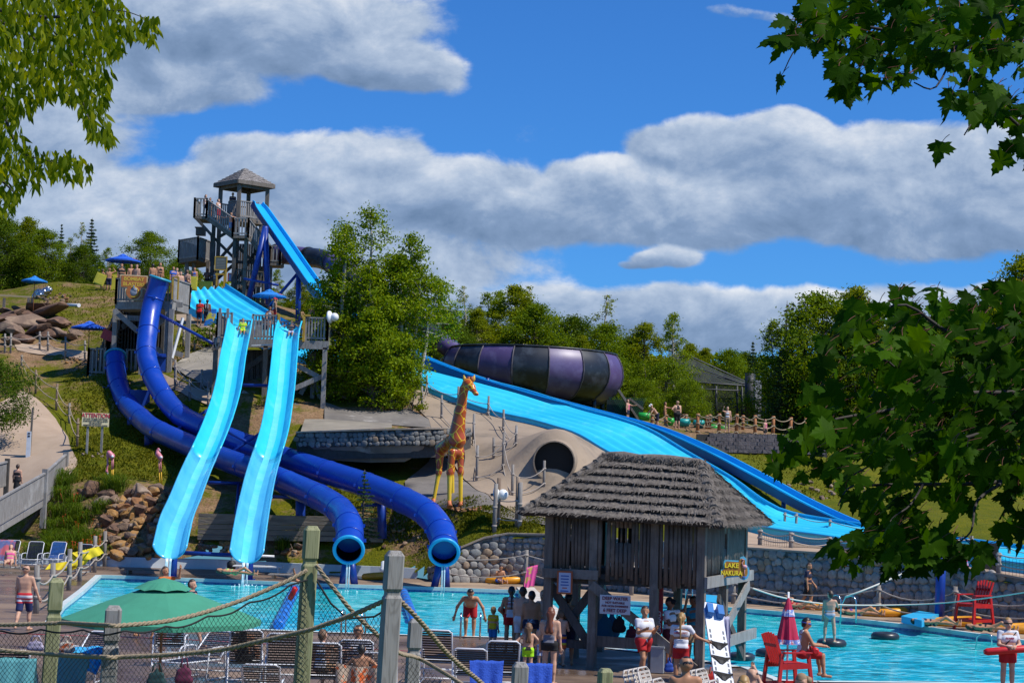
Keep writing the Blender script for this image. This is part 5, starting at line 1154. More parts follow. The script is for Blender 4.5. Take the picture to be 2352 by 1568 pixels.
ms=spruce(3.1,2.0,61,leafmat('young spruce',(.03,.07,.03),(.055,.11,.04),(.09,.15,.05),2,.2),.55,.13);g=P(832,1238,79.5);plant_tree('spruce_tree','young sparse spruce growing between the two blue tube slides',ms,(g.x,g.y,g.z-.1))
ms=crown_tree(3.6,3.1,71,leafmat('leaf path tree',(.03,.065,.006),(.07,.125,.010),(.12,.18,.018),1),bark,46,170,.105,.28,1,.9,1,.5);g=onT(-20,1040);h0=P(20,820,g.y).z-g.z;plant_tree('leafy_tree','bushy green tree at the left edge overhanging the pale path',ms,(g.x+.2,g.y,g.z),0.5,(1.15,1.15,h0/3.7))
blade=leafmat('day lily blades',(.035,.075,.007),(.075,.13,.010),(.13,.18,.018),2,.3);flower=flat('orange lily',(.75,.11,.01),.5)
def lily(seed,n=130,h=.55,w=.5,flowers=0):
 rng=np.random.default_rng(seed);VV=[];FF=[];RN=[]
 for i in range(n):
  a=rng.uniform(0,6.28);b=np.array([rng.normal(0,w*.3),rng.normal(0,w*.3),0]);L_=h*rng.uniform(.6,1.25);d=np.array([math.cos(a),math.sin(a),0]);s_=np.array([-d[1],d[0],0])*rng.uniform(.008,.016)
  p=[b,b+d*L_*.18+[0,0,L_*.6],b+d*L_*.5+[0,0,L_*.85],b+d*L_*.9+[0,0,L_*.6]];o=len(VV)
  for q,k in zip(p,(1,.9,.6,.1)):VV+=[q-s_*k,q+s_*k]
  FF+=[(o+2*j,o+2*j+1,o+2*j+3,o+2*j+2)for j in range(3)];RN+=[rng.uniform(0,99)]*8
 me=npmesh('lily_leaves',VV,FF,[blade],False,None,RN);fl_=None
 if flowers:
  mb=MB()
  for i in range(flowers):
   x,y=rng.normal(0,w*.45,2);z=h*rng.uniform(.9,1.25);mb.tube([V(x*.6,y*.6,0),V(x,y,z)],.006,3)
   for k in range(6):a=k*1.047+i;mb.add([V(x,y,z-.03),V(x+.03*math.cos(a-.4),y+.03*math.sin(a-.4),z+.03),V(x+.09*math.cos(a),y+.09*math.sin(a),z+.05),V(x+.03*math.cos(a+.4),y+.03*math.sin(a+.4),z+.03)],[(0,1,2,3)])
  fl_=mb.mesh('lily_flowers',[flower])
 return me,fl_
LL=[lily(80),lily(81,160,.65,.7),lily(82,130,.5,.6,9),lily(83,120,.55,.6,4)]
lilspots=[(215,1265,2),(175,1262,1),(150,1250,1),(120,1262,1),(160,1215,3),(130,1190,1),(145,1150,1),(140,1125,1),(230,1180,1),(255,1122,1),(270,1128,1),(150,1110,1),(200,1275,2),(100,1278,1),(185,1232,3),(175,1190,1),(120,1225,1),(165,1280,2),(225,1280,2),(140,1275,1),(75,1283,1),(165,1165,3),(110,1248,0),(190,1205,1),(205,1250,1),(650,1262,0),(700,1240,0)]
for i,(px,py,k)in enumerate(lilspots):
 g=onT(px,py);t=thing('flower_clump','clump of long green leaves with orange lilies on the rock bank' if k in(2,3)else 'leafy green clump without flowers on the rock bank','plant',g,'lily clumps on the rock bank' if k in(2,3)else 'leafy clumps on the rock bank',i*1.3);t.scale=(1.15,)*3
 link('leaves',LL[k][0],t)
 if LL[k][1]:link('flowers',LL[k][1],t)
rg=np.random.default_rng(3);GP=[]
for(x0,x1,y0,y1,n)in[(170,400,985,1110,5200),(1060,1250,1180,1235,3200),(860,1040,1180,1262,2200),(640,760,1225,1262,1300),(1660,1960,1045,1150,2200),(300,480,960,1060,2200),(150,300,850,980,2200),(90,330,660,790,2600),(400,520,780,840,900),(680,900,1130,1182,1600)]:
 for i in range(n):
  g=None;px,py=rg.uniform(x0,x1),rg.uniform(y0,y1);GP.append((px,py))
GP=np.array(GP)
def onT_many(pp):
 out=[]
 for s in range(0,len(pp),400):
  q=pp[s:s+400];rr_=[ray(a,b)for a,b in q];X=np.array([r.x/r.y for r in rr_])[:,None]*_DS[None,::4];Zr=CAMZ+np.array([r.z/r.y for r in rr_])[:,None]*_DS[None,::4]
  tt=TT(X,np.broadcast_to(_DS[None,::4],X.shape));hit=(tt-Zr)>0;k=hit.argmax(1);ok=hit[np.arange(len(q)),k]
  for i in np.nonzero(ok)[0]:out.append((X[i,k[i]]+rg.normal(0,.15),_DS[::4][k[i]]+rg.uniform(-.5,.5)))
 return np.array(out)
gp=onT_many(GP);gz=TT(gp[:,0],gp[:,1]);keep=gp[:,1]>frontY(gp[:,0])+.4;gp=gp[keep];gz=gz[keep]
gm=leaf_mesh('grass_tufts',np.stack([gp[:,0],gp[:,1],gz+.05],1),rg,.17,[leafmat('grass tuft',(.06,.08,.005),(.11,.12,.008),(.17,.155,.012),.6,.3)],up_bias=0,droop=-2.0,wid=.4,fold=.2)
tag(link('grass_tufts',gm),kind='stuff')
def rockmesh(seed,n=16,sq=(1,1,1),bv=.07):
 rng=np.random.default_rng(seed);bm=bmesh.new();p=rng.normal(size=(n,3));p/=np.linalg.norm(p,axis=1)[:,None];p*=rng.uniform(.75,1.05,n)[:,None]*np.array(sq)
 for q in p:bm.verts.new(q)
 r_=bmesh.ops.convex_hull(bm,input=bm.verts);bmesh.ops.delete(bm,geom=[e for e in r_['geom_interior']if isinstance(e,bmesh.types.BMVert)],context='VERTS')
 bmesh.ops.bevel(bm,geom=list(bm.edges),offset=bv,segments=1,affect='EDGES',clamp_overlap=True);me=bpy.data.meshes.new('rock');bm.to_mesh(me);bm.free();return me
RM=[]
for i,(c1,c2,c3)in enumerate([((.31,.14,.05),(.19,.085,.04),(.36,.19,.08)),((.23,.15,.10),(.13,.085,.06),(.29,.20,.13)),((.40,.21,.055),(.27,.13,.04),(.25,.18,.12)),((.29,.21,.15),(.19,.13,.09),(.36,.27,.2)),((.16,.085,.05),(.09,.05,.035),(.22,.13,.08))]):
 RM.append(mat('rock %d'%i,c1,.9,c2,2.2,bump=.5,bscale=6,col3=c3,scale3=1.5,lo3=.5,hi3=.65))
RK=[]
for s in range(10):
 me=rockmesh(100+s,15,(1,.8,.7));me.materials.append(RM[s%5]);RK.append(me)
for s in range(5):
 me=rockmesh(140+s,26,(1.15,.8,.52),.025);me.materials.append(RM[(4,1,4,1,4)[s]]);RK.append(me)
GR={0:'orange-brown rock in the heap beside the speed slides',1:'grey-brown rock in the heap beside the speed slides',2:'ochre rock in the heap beside the speed slides',3:'pale grey-brown rock in the heap beside the speed slides',4:'dark brown rock in the heap beside the speed slides'}
def rock(px,py,rpx,k=None,label=None,group=None,d=None,sink=.15,flat_=1.0):
 g=onT(px,py)if d is None else P(px,py,d);k=rv.randrange(10)if k is None else k;r_=rpx*g.y/FPX
 o=link('rock',RK[k]);o.location=(g.x,g.y,g.z+r_*(.5-sink));o.rotation_euler=(rv.uniform(-.4,.4),rv.uniform(-.4,.4),rv.uniform(0,6.28));o.scale=(r_*1.15,r_,r_*flat_);tag(o,label or GR[k%5],'rock',group or('heap of '+GR[k%5].split(' rock')[0]+' rocks'));return o
for px,py,r_,k,lab in[(210,1130,30,4,'big dark rock at the upper left end of the heap'),(240,1150,27,4,'dark rock just right of the big upper left one'),(320,1140,30,3,'large flat pale rock topping the heap'),(316,1212,20,2,'big golden rock in the middle of the heap'),(275,1185,22,1,None),(360,1180,24,0,None),(345,1160,22,9,None),(185,1140,20,4,None),(300,1160,19,8,None),(200,1170,16,1,None)]:rock(px,py,r_,k,lab,None if lab is None else 'rock heap beside the speed slides')
for i in range(130):
 px=rv.uniform(225,425);lo=1125+(420-px)*.02;py=rv.uniform(1128 if px>285 else 1150,1284)
 if px<250 and py>1225:continue
 rock(px,py,rv.uniform(11,26),rv.choice([0,0,1,2,2,3,4,5,5,6,7,7,8,9]))
for i in range(34):rock(rv.uniform(455,600),rv.uniform(1246,1276),rv.uniform(7,13),None,'brown rock along the foot of the timber wall behind the open slides','rocks below the timber wall')
for i in range(16):rock(rv.uniform(625,720),rv.uniform(1256,1275),rv.uniform(7,13),None,'brown rock beside the lower end of the right open slide','rocks beside the right open slide')
for i in range(18):rock(rv.uniform(860,975),rv.uniform(1195,1262),rv.uniform(4,9),None,'small rock on the grass near the tube outlets','rocks near the tube outlets')
for i in range(26):rock(1035+i*3+rv.uniform(-3,3),1172+rv.uniform(-3,6)-i*.15,rv.uniform(3.5,7),0,'small reddish rock edging the ground at the feet of the giraffe','rocks edging the giraffe')
for px,py,r_,k,fl_ in[(20,738,26,1,.6),(62,752,34,3,.8),(85,722,26,1,.5),(108,730,30,3,.6),(135,750,24,3,.7),(35,768,22,1,.8),(90,768,26,4,.7),(145,775,20,3,.8),(10,762,24,1,.8),(50,725,18,3,.5),(120,775,20,4,.8),(25,790,16,1,.8),(165,780,14,3,.8),(70,735,20,1,.7),(0,745,24,3,.6),(120,752,22,1,.7),(55,785,18,4,.8),(110,715,18,1,.6),(15,725,20,1,.5),(175,770,14,1,.8)]:rock(px,py,r_*1.5,{1:14,3:10,4:14}[k]if fl_<.75 else{1:11,3:13,4:14}[k],'large flat reddish boulder in the ledge left of the platforms','boulders of the hillside ledge',None,.2,fl_)
for i in range(34):rock(rv.uniform(85,165),668+rv.uniform(0,32),rv.uniform(4,8),None,'small brown rock in the dry bed on the upper hillside','rocks of the upper hillside',None)
for i in range(24):rock(rv.uniform(140,200),818+rv.uniform(4,16),rv.uniform(3,6),None,'small pale rock under the upper path','rocks under the upper path',None)
for i in range(34):rock(rv.uniform(1785,2030),1112+rv.uniform(0,40)+0,rv.uniform(5,11),rv.choice([3,8,1]),'pale boulder in the row along the right lawn','boulders along the right lawn',None)
for px,py in[(190,1045),(212,1050),(225,1044),(235,1050)]:rock(px,py,6,3,'grey rock at the foot of the attention sign','rocks under the attention sign')
maple=leafmat('maple leaf',(.010,.034,.001),(.021,.064,.002),(.05,.118,.003),3,.45,.55,spec=.04)
twig=mat('maple twig',(.045,.035,.03),.8,(.025,.02,.018),20)
def maple_outline():
 half=[(0,0),(.10,.02),(.20,-.06),(.36,-.10),(.30,.04),(.40,.10),(.62,.16),(.50,.28),(.56,.36),(.40,.40),(.46,.50),(.24,.46),(.20,.52),(.26,.66),(.16,.74),(.17,.84),(.07,.90),(0,1.08)]
 return half+[(-x,y)for x,y in half[::-1][1:-1]]
MO=np.array(maple_outline())
def add_leaves(C,Ddir,Nrm,size,rng,outline,curl=.25,wob=.12):
 n=len(C);m_=len(outline);y=Ddir/np.linalg.norm(Ddir,axis=1)[:,None];z=Nrm-(Nrm*y).sum(1)[:,None]*y;z/=np.linalg.norm(z,axis=1)[:,None];x=np.cross(y,z)
 ol=np.concatenate([outline,[[0,.42]]]);L_=size[:,None,None]
 h=-curl*(np.abs(ol[:,0])**1.5)[None,:]*rng.uniform(.3,1.8,n)[:,None]-curl*(ol[:,1]**2)[None,:]*rng.uniform(-.2,1.0,n)[:,None]+wob*rng.normal(0,.35,(n,m_+1))*.3
 Vv=C[:,None]+L_*(x[:,None]*ol[None,:,0,None]+y[:,None]*ol[None,:,1,None]+z[:,None]*h[:,:,None])
 F=np.array([(i,(i+1)%m_,m_)for i in range(m_)]);Fa=(np.arange(n)[:,None,None]*(m_+1)+F[None]).reshape(-1,3)
 return Vv.reshape(-1,3),Fa,np.repeat(rng.uniform(0,99,n),m_+1)
def inpoly(p,pl):
 r_=False
 for i in range(len(pl)):
  a,b=pl[i],pl[i-1]
  if(a[1]>p[1])!=(b[1]>p[1])and p[0]<(b[0]-a[0])*(p[1]-a[1])/(b[1]-a[1])+a[0]:r_=not r_
 return r_
def sample(poly,n,rng,d0,d1):
 xs=[p[0]for p in poly];ys=[p[1]for p in poly];out=[]
 while len(out)<n:
  p=(rng.uniform(min(xs),max(xs)),rng.uniform(min(ys),max(ys)))
  if inpoly(p,poly):out.append(tuple(P(p[0],p[1],rng.uniform(d0,d1))))
 return np.array(out)
rm=np.random.default_rng(9)
R1=[(1832,20),(1850,-30),(2420,-30),(2420,150),(2250,130),(2120,150),(2050,205),(1990,205),(1925,222),(1915,150),(1860,125),(1800,110),(1788,85)]
R2=[(2150,200),(2210,160),(2420,150),(2420,380),(2320,340),(2290,270),(2200,245)]
R3=[(1960,690),(2080,645),(2190,665),(2300,640),(2420,620),(2420,1230),(2300,1215),(2210,1170),(2110,1185),(2040,1215),(1990,1225),(1965,1150),(1905,1080),(1835,1055),(1800,1020),(1850,945),(1880,850),(1870,770)]
R3b=[(2080,690),(2200,690),(2420,640),(2420,1150),(2250,1080),(2080,1090),(1960,1040),(1950,960),(1990,840)]
R4=[(1960,1215),(2060,1200),(2180,1210),(2290,1250),(2260,1270),(2150,1290),(2060,1260),(1990,1280)]
C=np.concatenate([sample(R1,320,rm,7.0,9.0),sample(R2,75,rm,6.8,8.6),sample(R3,370,rm,6.6,9.4),sample(R3b,300,rm,6.6,9.4),sample(R4,60,rm,6.6,8.2),np.array([tuple(P(x,y,d))for x,y,d in[(1795,172,7.6),(1830,70,7.8),(1800,95,7.7),(1850,15,7.8),(2165,325,7.2),(2185,235,7.4),(2310,350,7.2),(1790,1040,7.4),(1775,1060,7.3),(1930,1245,7.3),(1950,1300,7.2),(1985,1240,7.4),(2055,1265,7.2),(2110,1290,7.2),(2175,1290,7.1),(2050,1300,7.2),(1830,1040,7.3),(1850,1085,7.3),(1800,1000,7.3),(1945,1270,7.4),(2225,1300,7.1)]])])
n=len(C)
Dd=np.stack([rm.normal(-.45,.5,n),rm.normal(-.15,.45,n),rm.normal(-.75,.4,n)],1);Nn=np.stack([rm.normal(.15,.5,n),rm.normal(-.55,.5,n),rm.normal(.75,.45,n)],1)
LS=rm.uniform(.085,.135,n)
V1,F1,R1_=add_leaves(C,Dd,Nn,LS*(1-.45*rm.uniform(0,1,n)**2),rm,MO,.45)
K=[]  # unseen leaves beyond the view, spread and thinned to shade the visible branches
while len(K)<6000:
 p=(rm.uniform(1.2,8.5),rm.uniform(6.4,11.5),rm.uniform(2.6,9.5));q=proj(p)
 dens=1.0 if p[2]<5.4 else.12 if p[2]<6.6 else.02
 if(q[0]>2480 or q[1]<-140)and rm.uniform()<dens:K.append(p)
K=np.array(K);nk=len(K)
V2,F2,R2_=add_leaves(K,np.stack([rm.normal(0,.6,nk),rm.normal(0,.6,nk),rm.normal(-.6,.4,nk)],1),np.stack([rm.normal(0,.4,nk),rm.normal(0,.4,nk),np.ones(nk)],1),rm.uniform(.12,.22,nk),rm,MO)
mt_=thing('maple_tree','dark maple branches with lobed leaves hanging in from the right','tree',(5.2,8.2,2.2));mb=MB()
mb.tube([V(5.2,8.2,1.6),V(5.1,8.2,4),V(4.9,8.1,6.5),V(4.7,8.0,9)],[.2,.17,.12,.05],10);mb.build('trunk',bark,mt_)
brs=[[(2500,150,8.1,.020),(2352,128,8.0,.013),(2180,100,7.9,.010),(2060,75,7.8,.008),(1960,60,7.8,.006),(1880,80,7.7,.004),(1830,110,7.6,.003),(1800,165,7.6,.002)],[(2200,100,7.9,.006),(2150,200,7.8,.004),(2100,190,7.6,.003)],[(2500,420,8.0,.012),(2352,300,7.8,.008),(2270,230,7.6,.005),(2240,270,7.4,.004),(2215,310,7.2,.003)],[(2500,880,8.0,.02),(2352,900,8.0,.013),(2200,905,7.9,.010),(2050,940,7.8,.008),(1930,960,7.6,.006),(1850,985,7.5,.004),(1800,1030,7.4,.003)],[(2500,690,8.2,.02),(2352,740,8.1,.013),(2200,770,8,.010),(2080,700,7.9,.006),(1990,730,7.8,.003)],[(2500,1090,7.8,.016),(2352,1100,7.7,.012),(2250,1110,7.6,.010),(2100,1112,7.5,.008),(2000,1114,7.4,.006),(1950,1120,7.3,.004),(1925,1160,7.2,.003)],[(2300,1110,7.6,.008),(2245,1150,7.4,.006),(2230,1220,7.2,.004),(2190,1250,7.2,.003)],[(2120,1112,7.5,.006),(2090,1160,7.4,.004),(2050,1190,7.3,.003),(2020,1240,7.2,.002)],[(2500,1010,7.8,.014),(2330,980,7.7,.01),(2200,1010,7.6,.008),(2060,1040,7.5,.005),(1960,1090,7.4,.003)],[(2100,905,7.9,.006),(2040,830,7.7,.005),(1960,820,7.6,.003)]]
for b in brs:
 pts=smooth_path([P(x,y,d)for x,y,d,r_ in b],4);rr_=np.interp(np.linspace(0,len(b)-1,len(pts)),range(len(b)),[q[3]for q in b]);MB().tube(pts,[float(x)for x in rr_],6).build('branch',twig,mt_)
for z0,p1 in((5.2,P(2500,150,8.1)),(4.6,P(2500,420,8)),(3.6,P(2500,690,8.2)),(3.4,P(2500,880,8)),(3.0,P(2500,1090,7.8)),(3.2,P(2500,1010,7.8))):MB().tube([V(5.1,8.2,z0),(V(5.1,8.2,z0)+p1)/2+Z*.1,p1],[.05,.035,.02],7).build('branch',twig,mt_)
mb=MB()
for i in range(n):c0=Vector(C[i]);d0=Vector(Dd[i]).normalized();mb.tube([c0,c0-d0*.022+V(.006,0,0),c0-d0*.038+V(.016,0,0)],.0016,3,cap=False)
mb.build('leaf_stalks',mat('red leaf stalk',(.16,.05,.025),.7),mt_)['kind']='stuff'
off=np.array(mt_.location);o=link('leaves',npmesh('maple_leaves',np.concatenate([V1,V2])-off,np.concatenate([F1,F2+len(V1)]),[maple],False,None,np.concatenate([R1_,R2_])),mt_)
cherry=leafmat('cherry leaf',(.05,.085,.003),(.12,.17,.005),(.24,.26,.010),2.5,.5,.5,spec=.05)
CO=np.array([(0,0),(.08,.08),(.15,.25),(.17,.42),(.14,.62),(.08,.82),(0,1.05),(-.08,.82),(-.14,.62),(-.17,.42),(-.15,.25),(-.08,.08)])
L1=[(-60,-30),(265,-30),(300,28),(380,38),(376,62),(350,95),(322,82),(285,78),(288,122),(250,140),(258,180),(240,245),(262,310),(250,332),(212,315),(190,275),(168,225),(125,215),(95,225),(70,258),(30,262),(-60,260)]
L2=[(-60,200),(40,240),(55,320),(100,342),(165,340),(210,372),(205,408),(160,410),(100,395),(90,432),(58,420),(50,458),(18,480),(-60,490)]
C=np.concatenate([sample(L1,2900,rm,10.5,14),sample(L2,850,rm,10.5,13.5)]);n=len(C)
V3,F3,R3_=add_leaves(C,np.stack([rm.normal(.12,.35,n),rm.normal(0,.35,n),rm.normal(-1,.3,n)],1),np.stack([rm.normal(.3,.7,n),rm.normal(-.6,.5,n),rm.normal(.35,.4,n)],1),rm.uniform(.055,.095,n),rm,CO,.5,.05)
ct=thing('cherry_tree','overhanging tree with slender drooping yellow-green leaves at the upper left','tree',(-5.6,12,2.2));MB().tube([V(-5.6,12,1.6),V(-5.5,12,5),V(-5.2,12,9)],[.16,.12,.05],9).build('trunk',bark,ct)
for b in[[(-260,60,12,.03),(-60,20,12,.018),(100,40,12,.012),(200,30,12,.008),(280,25,12,.004),(350,50,12,.002)],[(-60,20,12,.015),(80,90,12,.01),(160,140,12,.008),(185,220,12,.005),(215,300,12,.003)],[(-260,330,12,.02),(-30,200,12,.012),(15,280,12,.010),(45,345,12,.006),(90,365,12,.004),(190,385,12,.002)],[(-260,330,12,.02),(-60,380,12,.012),(20,430,12,.006),(40,460,12,.003)],[(100,40,12,.008),(140,90,12,.005),(230,150,12,.003)]]:
 pts=smooth_path([P(x,y,d)for x,y,d,r_ in b],4);rr_=np.interp(np.linspace(0,len(b)-1,len(pts)),range(len(b)),[q[3]for q in b]);MB().tube(pts,[float(x)for x in rr_],6).build('branch',twig,ct)
for z0,p1 in((6,P(-260,60,12)),(5,P(-260,330,12))):MB().tube([V(-5.5,12,z0),p1],[.05,.03],7).build('branch',twig,ct)
link('leaves',npmesh('cherry_leaves',V3-np.array(ct.location),F3,[cherry],False,None,R3_),ct)
# ================================================================== fences, furniture and small things
postm=woodmat('grey pole',(0.27,0.245,0.22),(0.17,0.15,0.135),(0.34,0.32,0.30))
browpost=woodmat('brown pole',(0.24,0.165,0.11),(0.15,0.10,0.07),(0.3,0.23,0.17))
def rope_fence(label,posts,lv=(.9,.45),sg_=.14,base='T',pm=None,r=.065,rr=.022,net=False,rm_=None,skip=(),cat='fence',joint=True):
 """posts: (px, py_top, py_base[, material])"""
 bs=[]
 for q in posts:
  b=onT(q[0],q[2])if base=='T' else G(q[0],q[2],0.0 if base=='G' else base);tp_=P(q[0]+(q[2]-q[1])*.028,q[1],b.y);bs.append((b,tp_))
 t=thing('rope_fence',label,cat,bs[0][0])
 for(b,tp_),q in zip(bs,posts):
  tilt=(tp_-b);tilt.x+=rv.uniform(-.03,.03);MB().tube([b-Z*.25,b+tilt*.5,b+tilt],[r*1.05,r,r*.94],8).build('post',q[3]if len(q)>3 else(pm or postm),t)
 for f in lv:
  mb=MB();pts_=[]
  for i in range(len(bs)-1):
   if i in skip:
    if len(pts_)>1:mb.tube(pts_,rr,6)
    pts_=[];continue
   a=bs[i][0].lerp(bs[i][1],f)+V(0,-r,0);b=bs[i+1][0].lerp(bs[i+1][1],f)+V(0,-r,0);pts_+=sag(a,b,sg_*rv.uniform(.6,1.3),7)[1 if pts_ else 0:]
  if len(pts_)>1:mb.tube(pts_,rr,6)
  for(b,tp_)in bs:c=b.lerp(tp_,f);mb.tube([c+V(0,0,-.04),c+V(0,0,.04)],r+rr,8)
  mb.build('rope',rm_ or ropeg,t)
 if net:
  mb=MB()
  for i in range(len(bs)-1):
   if i in skip:continue
   (a,at_),(b,bt)=bs[i],bs[i+1];h=.92*(at_-a).length;L_=(b-a).length;st=.11;n=int(L_/st);m_=int(h/st)
   sgl=lambda u:sg_*4*u*(1-u)
   for k in range(n+1):u=k/n;p=a.lerp(b,u);mb.tube([p,p+Z*(h-sgl(u))],.006,3,cap=False)
   for k in range(m_+1):mb.tube([a.lerp(b,u)+Z*(h-sgl(u))*k/m_ for u in(0,.25,.5,.75,1)],.006,3,cap=False)
  mb.build('net',netm,t)
 return t
rope_fence('rope fence of grey posts on the upper concrete beside the wave slide',[(969,887,940),(980,862,909),(1052,887,934),(1121,909,957),(1156,940,992),(1184,976,1028),(1134,1004,1056)],(.62,.2),.2)
rope_fence('rope fence of tall leaning posts between giraffe and culvert',[(1014,907,963),(1087,950,1022),(1094,1022,1108),(1155,991,1081),(1176,1066,1141),(1249,1057,1119)],(.7,.15),.25)
rope_fence('bundle of tall brown posts tied with ropes beside the white floodlight',[(1135,1110,1223),(1143,1097,1206,browpost),(1187,1094,1210,browpost),(1193,1107,1211)],(.52,.14),.05,r=.09)
rope_fence('rope fence on the grass beside the pale left path',[(50,815,840),(82,849,903,browpost),(129,880,942,browpost),(159,925,972),(177,960,1026,browpost)],(.82,.38),.22,rm_=rope_m,rr=.028)
rope_fence('rope fence in front of the boulders on the upper path',[(11,766,811),(24,765,811),(91,761,806),(110,761,808),(150,773,825),(195,782,827)],(.8,.4),.18)
rope_fence('rope fence below the path between the tubes and the open slides',[(402,832,895),(436,869,918),(478,890,932)],(.85,.4),.2)
rope_fence('rope fence along the path beneath the tube platform',[(402,826,885),(462,848,895),(478,870,905)],(.8,.4),.18)
rope_fence('short rope fence on the grass by the upper path bend',[(421,753,794),(447,764,806),(490,772,812)],(.8,.4),.15)
rope_fence('rope fence crossing the deck on the left, behind the man in striped shorts',[(240,1219,1300),(217,1230,1314),(183,1244,1334),(158,1260,1355),(120,1292,1397),(83,1297,1408)],(.72,.34),.16,'G',r=.085,rr=.028)
rope_fence('rope rail of posts behind the loungers on the far left deck',[(-30,1212,1285),(95,1207,1268),(217,1212,1285)],(.35,.15),.1,'G',r=.08)
rope_fence('rope rail along the foot of the cobble wall',[(1016,1268,1342),(1206,1262,1348),(1450,1290,1366),(1685,1331,1386),(2016,1343,1416),(2192,1346,1430),(2400,1365,1450)],(.86,.40),.26,'G',r=.085,rr=.026)
rope_fence('rope fence with black net on top of the cobble wall',[(1745,1215,1254),(1817,1222,1261),(1904,1232,1264),(1974,1237,1283),(2133,1222,1296),(2229,1230,1301),(2293,1268,1324),(2400,1270,1336)],(.9,.5),.12,'T',net=True,r=.085)
rope_fence('back row of grey posts along the run-out water',[(1801,1176,1228),(1827,1178,1232),(1905,1192,1246),(2122,1225,1286),(2316,1253,1306),(2410,1262,1318)],(.9,.5),.12)
rope_fence('rope fence of orange-stained posts on the block wall',[(1498,951,975),(1529,951,978),(1575,951,978),(1602,949,995),(1651,949,995),(1691,950,996),(1734,953,999),(1775,955,1001),(1815,958,1003),(1850,960,1005)],(.92,.5,.1),.25,1e9 if False else 'T',orange_p,r=.11,rr=.03,rm_=rope_m)
rope_fence('back row of orange-stained rope posts behind the block wall',[(1570,951,974),(1623,953,985),(1630,951,985),(1706,953,988),(1786,962,992)],(.9,.5),.25,'T',orange_p,r=.10,rr=.03,rm_=rope_m)
def grainwood(name,c1,c2,c3):
 mt,t,b=nt(name);L=t.links.new;tc=N(t,'ShaderNodeTexCoord');mp=N(t,'ShaderNodeMapping',inp={'Scale':(1,1,.09)});L(tc.outputs['Object'],mp.inputs[0])
 n0=N(t,'ShaderNodeTexNoise',inp={'Scale':9,'Detail':2,'Distortion':.6});L(mp.outputs[0],n0.inputs['Vector'])
 w_=N(t,'ShaderNodeMath',operation='MULTIPLY',inp={1:70});L(n0.outputs['Fac'],w_.inputs[0]);si=N(t,'ShaderNodeMath',operation='SINE');L(w_.outputs[0],si.inputs[0])
 r_=N(t,'ShaderNodeMapRange',inp={'From Min':-.2,'From Max':1,'To Min':0,'To Max':.75});L(si.outputs[0],r_.inputs['Value'])
 mx=N(t,'ShaderNodeMix',data_type='RGBA');mx.inputs[6].default_value=c4(c1);mx.inputs[7].default_value=c4(c2);L(r_.outputs[0],mx.inputs[0])
 mp2=N(t,'ShaderNodeMapping',inp={'Scale':(1,1,.05)});L(tc.outputs['Object'],mp2.inputs[0]);n2=N(t,'ShaderNodeTexNoise',inp={'Scale':45,'Detail':4});L(mp2.outputs[0],n2.inputs['Vector']);r2=N(t,'ShaderNodeMapRange',inp={'From Min':.56,'From Max':.7});L(n2.outputs['Fac'],r2.inputs['Value'])
 m2=N(t,'ShaderNodeMix',data_type='RGBA');m2.inputs[7].default_value=c4(c3);L(mx.outputs[2],m2.inputs[6]);L(r2.outputs[0],m2.inputs[0]);L(m2.outputs[2],b.inputs['Base Color']);b.inputs['Roughness'].default_value=.85
 bp=N(t,'ShaderNodeBump',inp={'Strength':.4,'Distance':.008});L(n2.outputs['Fac'],bp.inputs['Height']);L(bp.outputs[0],b.inputs['Normal']);return mt
gpost=grainwood('green treated post',(0.30,0.30,0.16),(0.19,0.20,0.09),(0.13,0.13,0.07));spost=grainwood('silver grey post',(0.31,0.295,0.275),(0.22,0.205,0.19),(0.12,0.11,0.10))
fence=thing('rope_net_fence','nearest fence of notched square posts with thick ropes and black netting','fence',P(716,1400,17.3))
def notched(px,py,d,w_,m_,rz):
 tp_=P(px,py,d);mb=MB();h=w_/2;zs=[(tp_.z-2.6,h),(tp_.z-.40*w_/.14,h),(tp_.z-.375*w_/.14,h),(tp_.z-.350*w_/.14,h*.80),(tp_.z-.325*w_/.14,h*.80),(tp_.z-.30*w_/.14,h),(tp_.z-.04,h),(tp_.z,h*.62)]
 M=Matrix.Rotation(rz,3,'Z');vs=[];fs=[];lean=V(.03,0,0)
 for z_,q in zs:
  c=h*.18 if q==h else h*.1
  for x,y in((-q+c,-q),(q-c,-q),(q,-q+c),(q,q-c),(q-c,q),(-q+c,q),(-q,q-c),(-q,-q+c)):vs.append(V(tp_.x,tp_.y,z_)+M@V(x,y,0)+lean*(z_-tp_.z))
 for i in range(len(zs)-1):
  for k in range(8):fs.append((i*8+k,i*8+(k+1)%8,i*8+8+(k+1)%8,i*8+8+k))
 fs.append([8*(len(zs)-1)+k for k in range(8)]);mb.add(vs,fs);mb.build('post',m_,fence)
for a in[(131,1327,17.8,.14,gpost,R(14)),(262,1390,16.3,.14,spost,R(9)),(717,1207,17.3,.14,gpost,R(15)),(907,1264,14.7,.14,spost,R(16)),(955,1420,19.6,.14,spost,R(12)),(1196,1520,17.0,.14,spost,R(8)),(1391,1534,20.0,.14,gpost,R(16))]:notched(*a)
def hexrope(pts,r_):
 """three-strand twisted rope"""
 path=smooth_path(pts,6);out=MB();n_=[];tot=0;dens=[]
 for a,b in zip(path,path[1:]):
  m_=max(1,int((b-a).length/.012));dens+=[a.lerp(b,i/m_)for i in range(m_)]
 dens.append(path[-1]);L_=0
 for s_ in range(3):
  q=[]
  for i,p in enumerate(dens):
   d=(dens[min(i+1,len(dens)-1)]-dens[max(i-1,0)]).normalized();x=d.cross(Z).normalized();y=x.cross(d);a=i*.012/(r_*7)*6.283+s_*2.094;q.append(p+(x*math.cos(a)+y*math.sin(a))*r_*.52)
  out.tube(q,r_*.56,5)
 return out
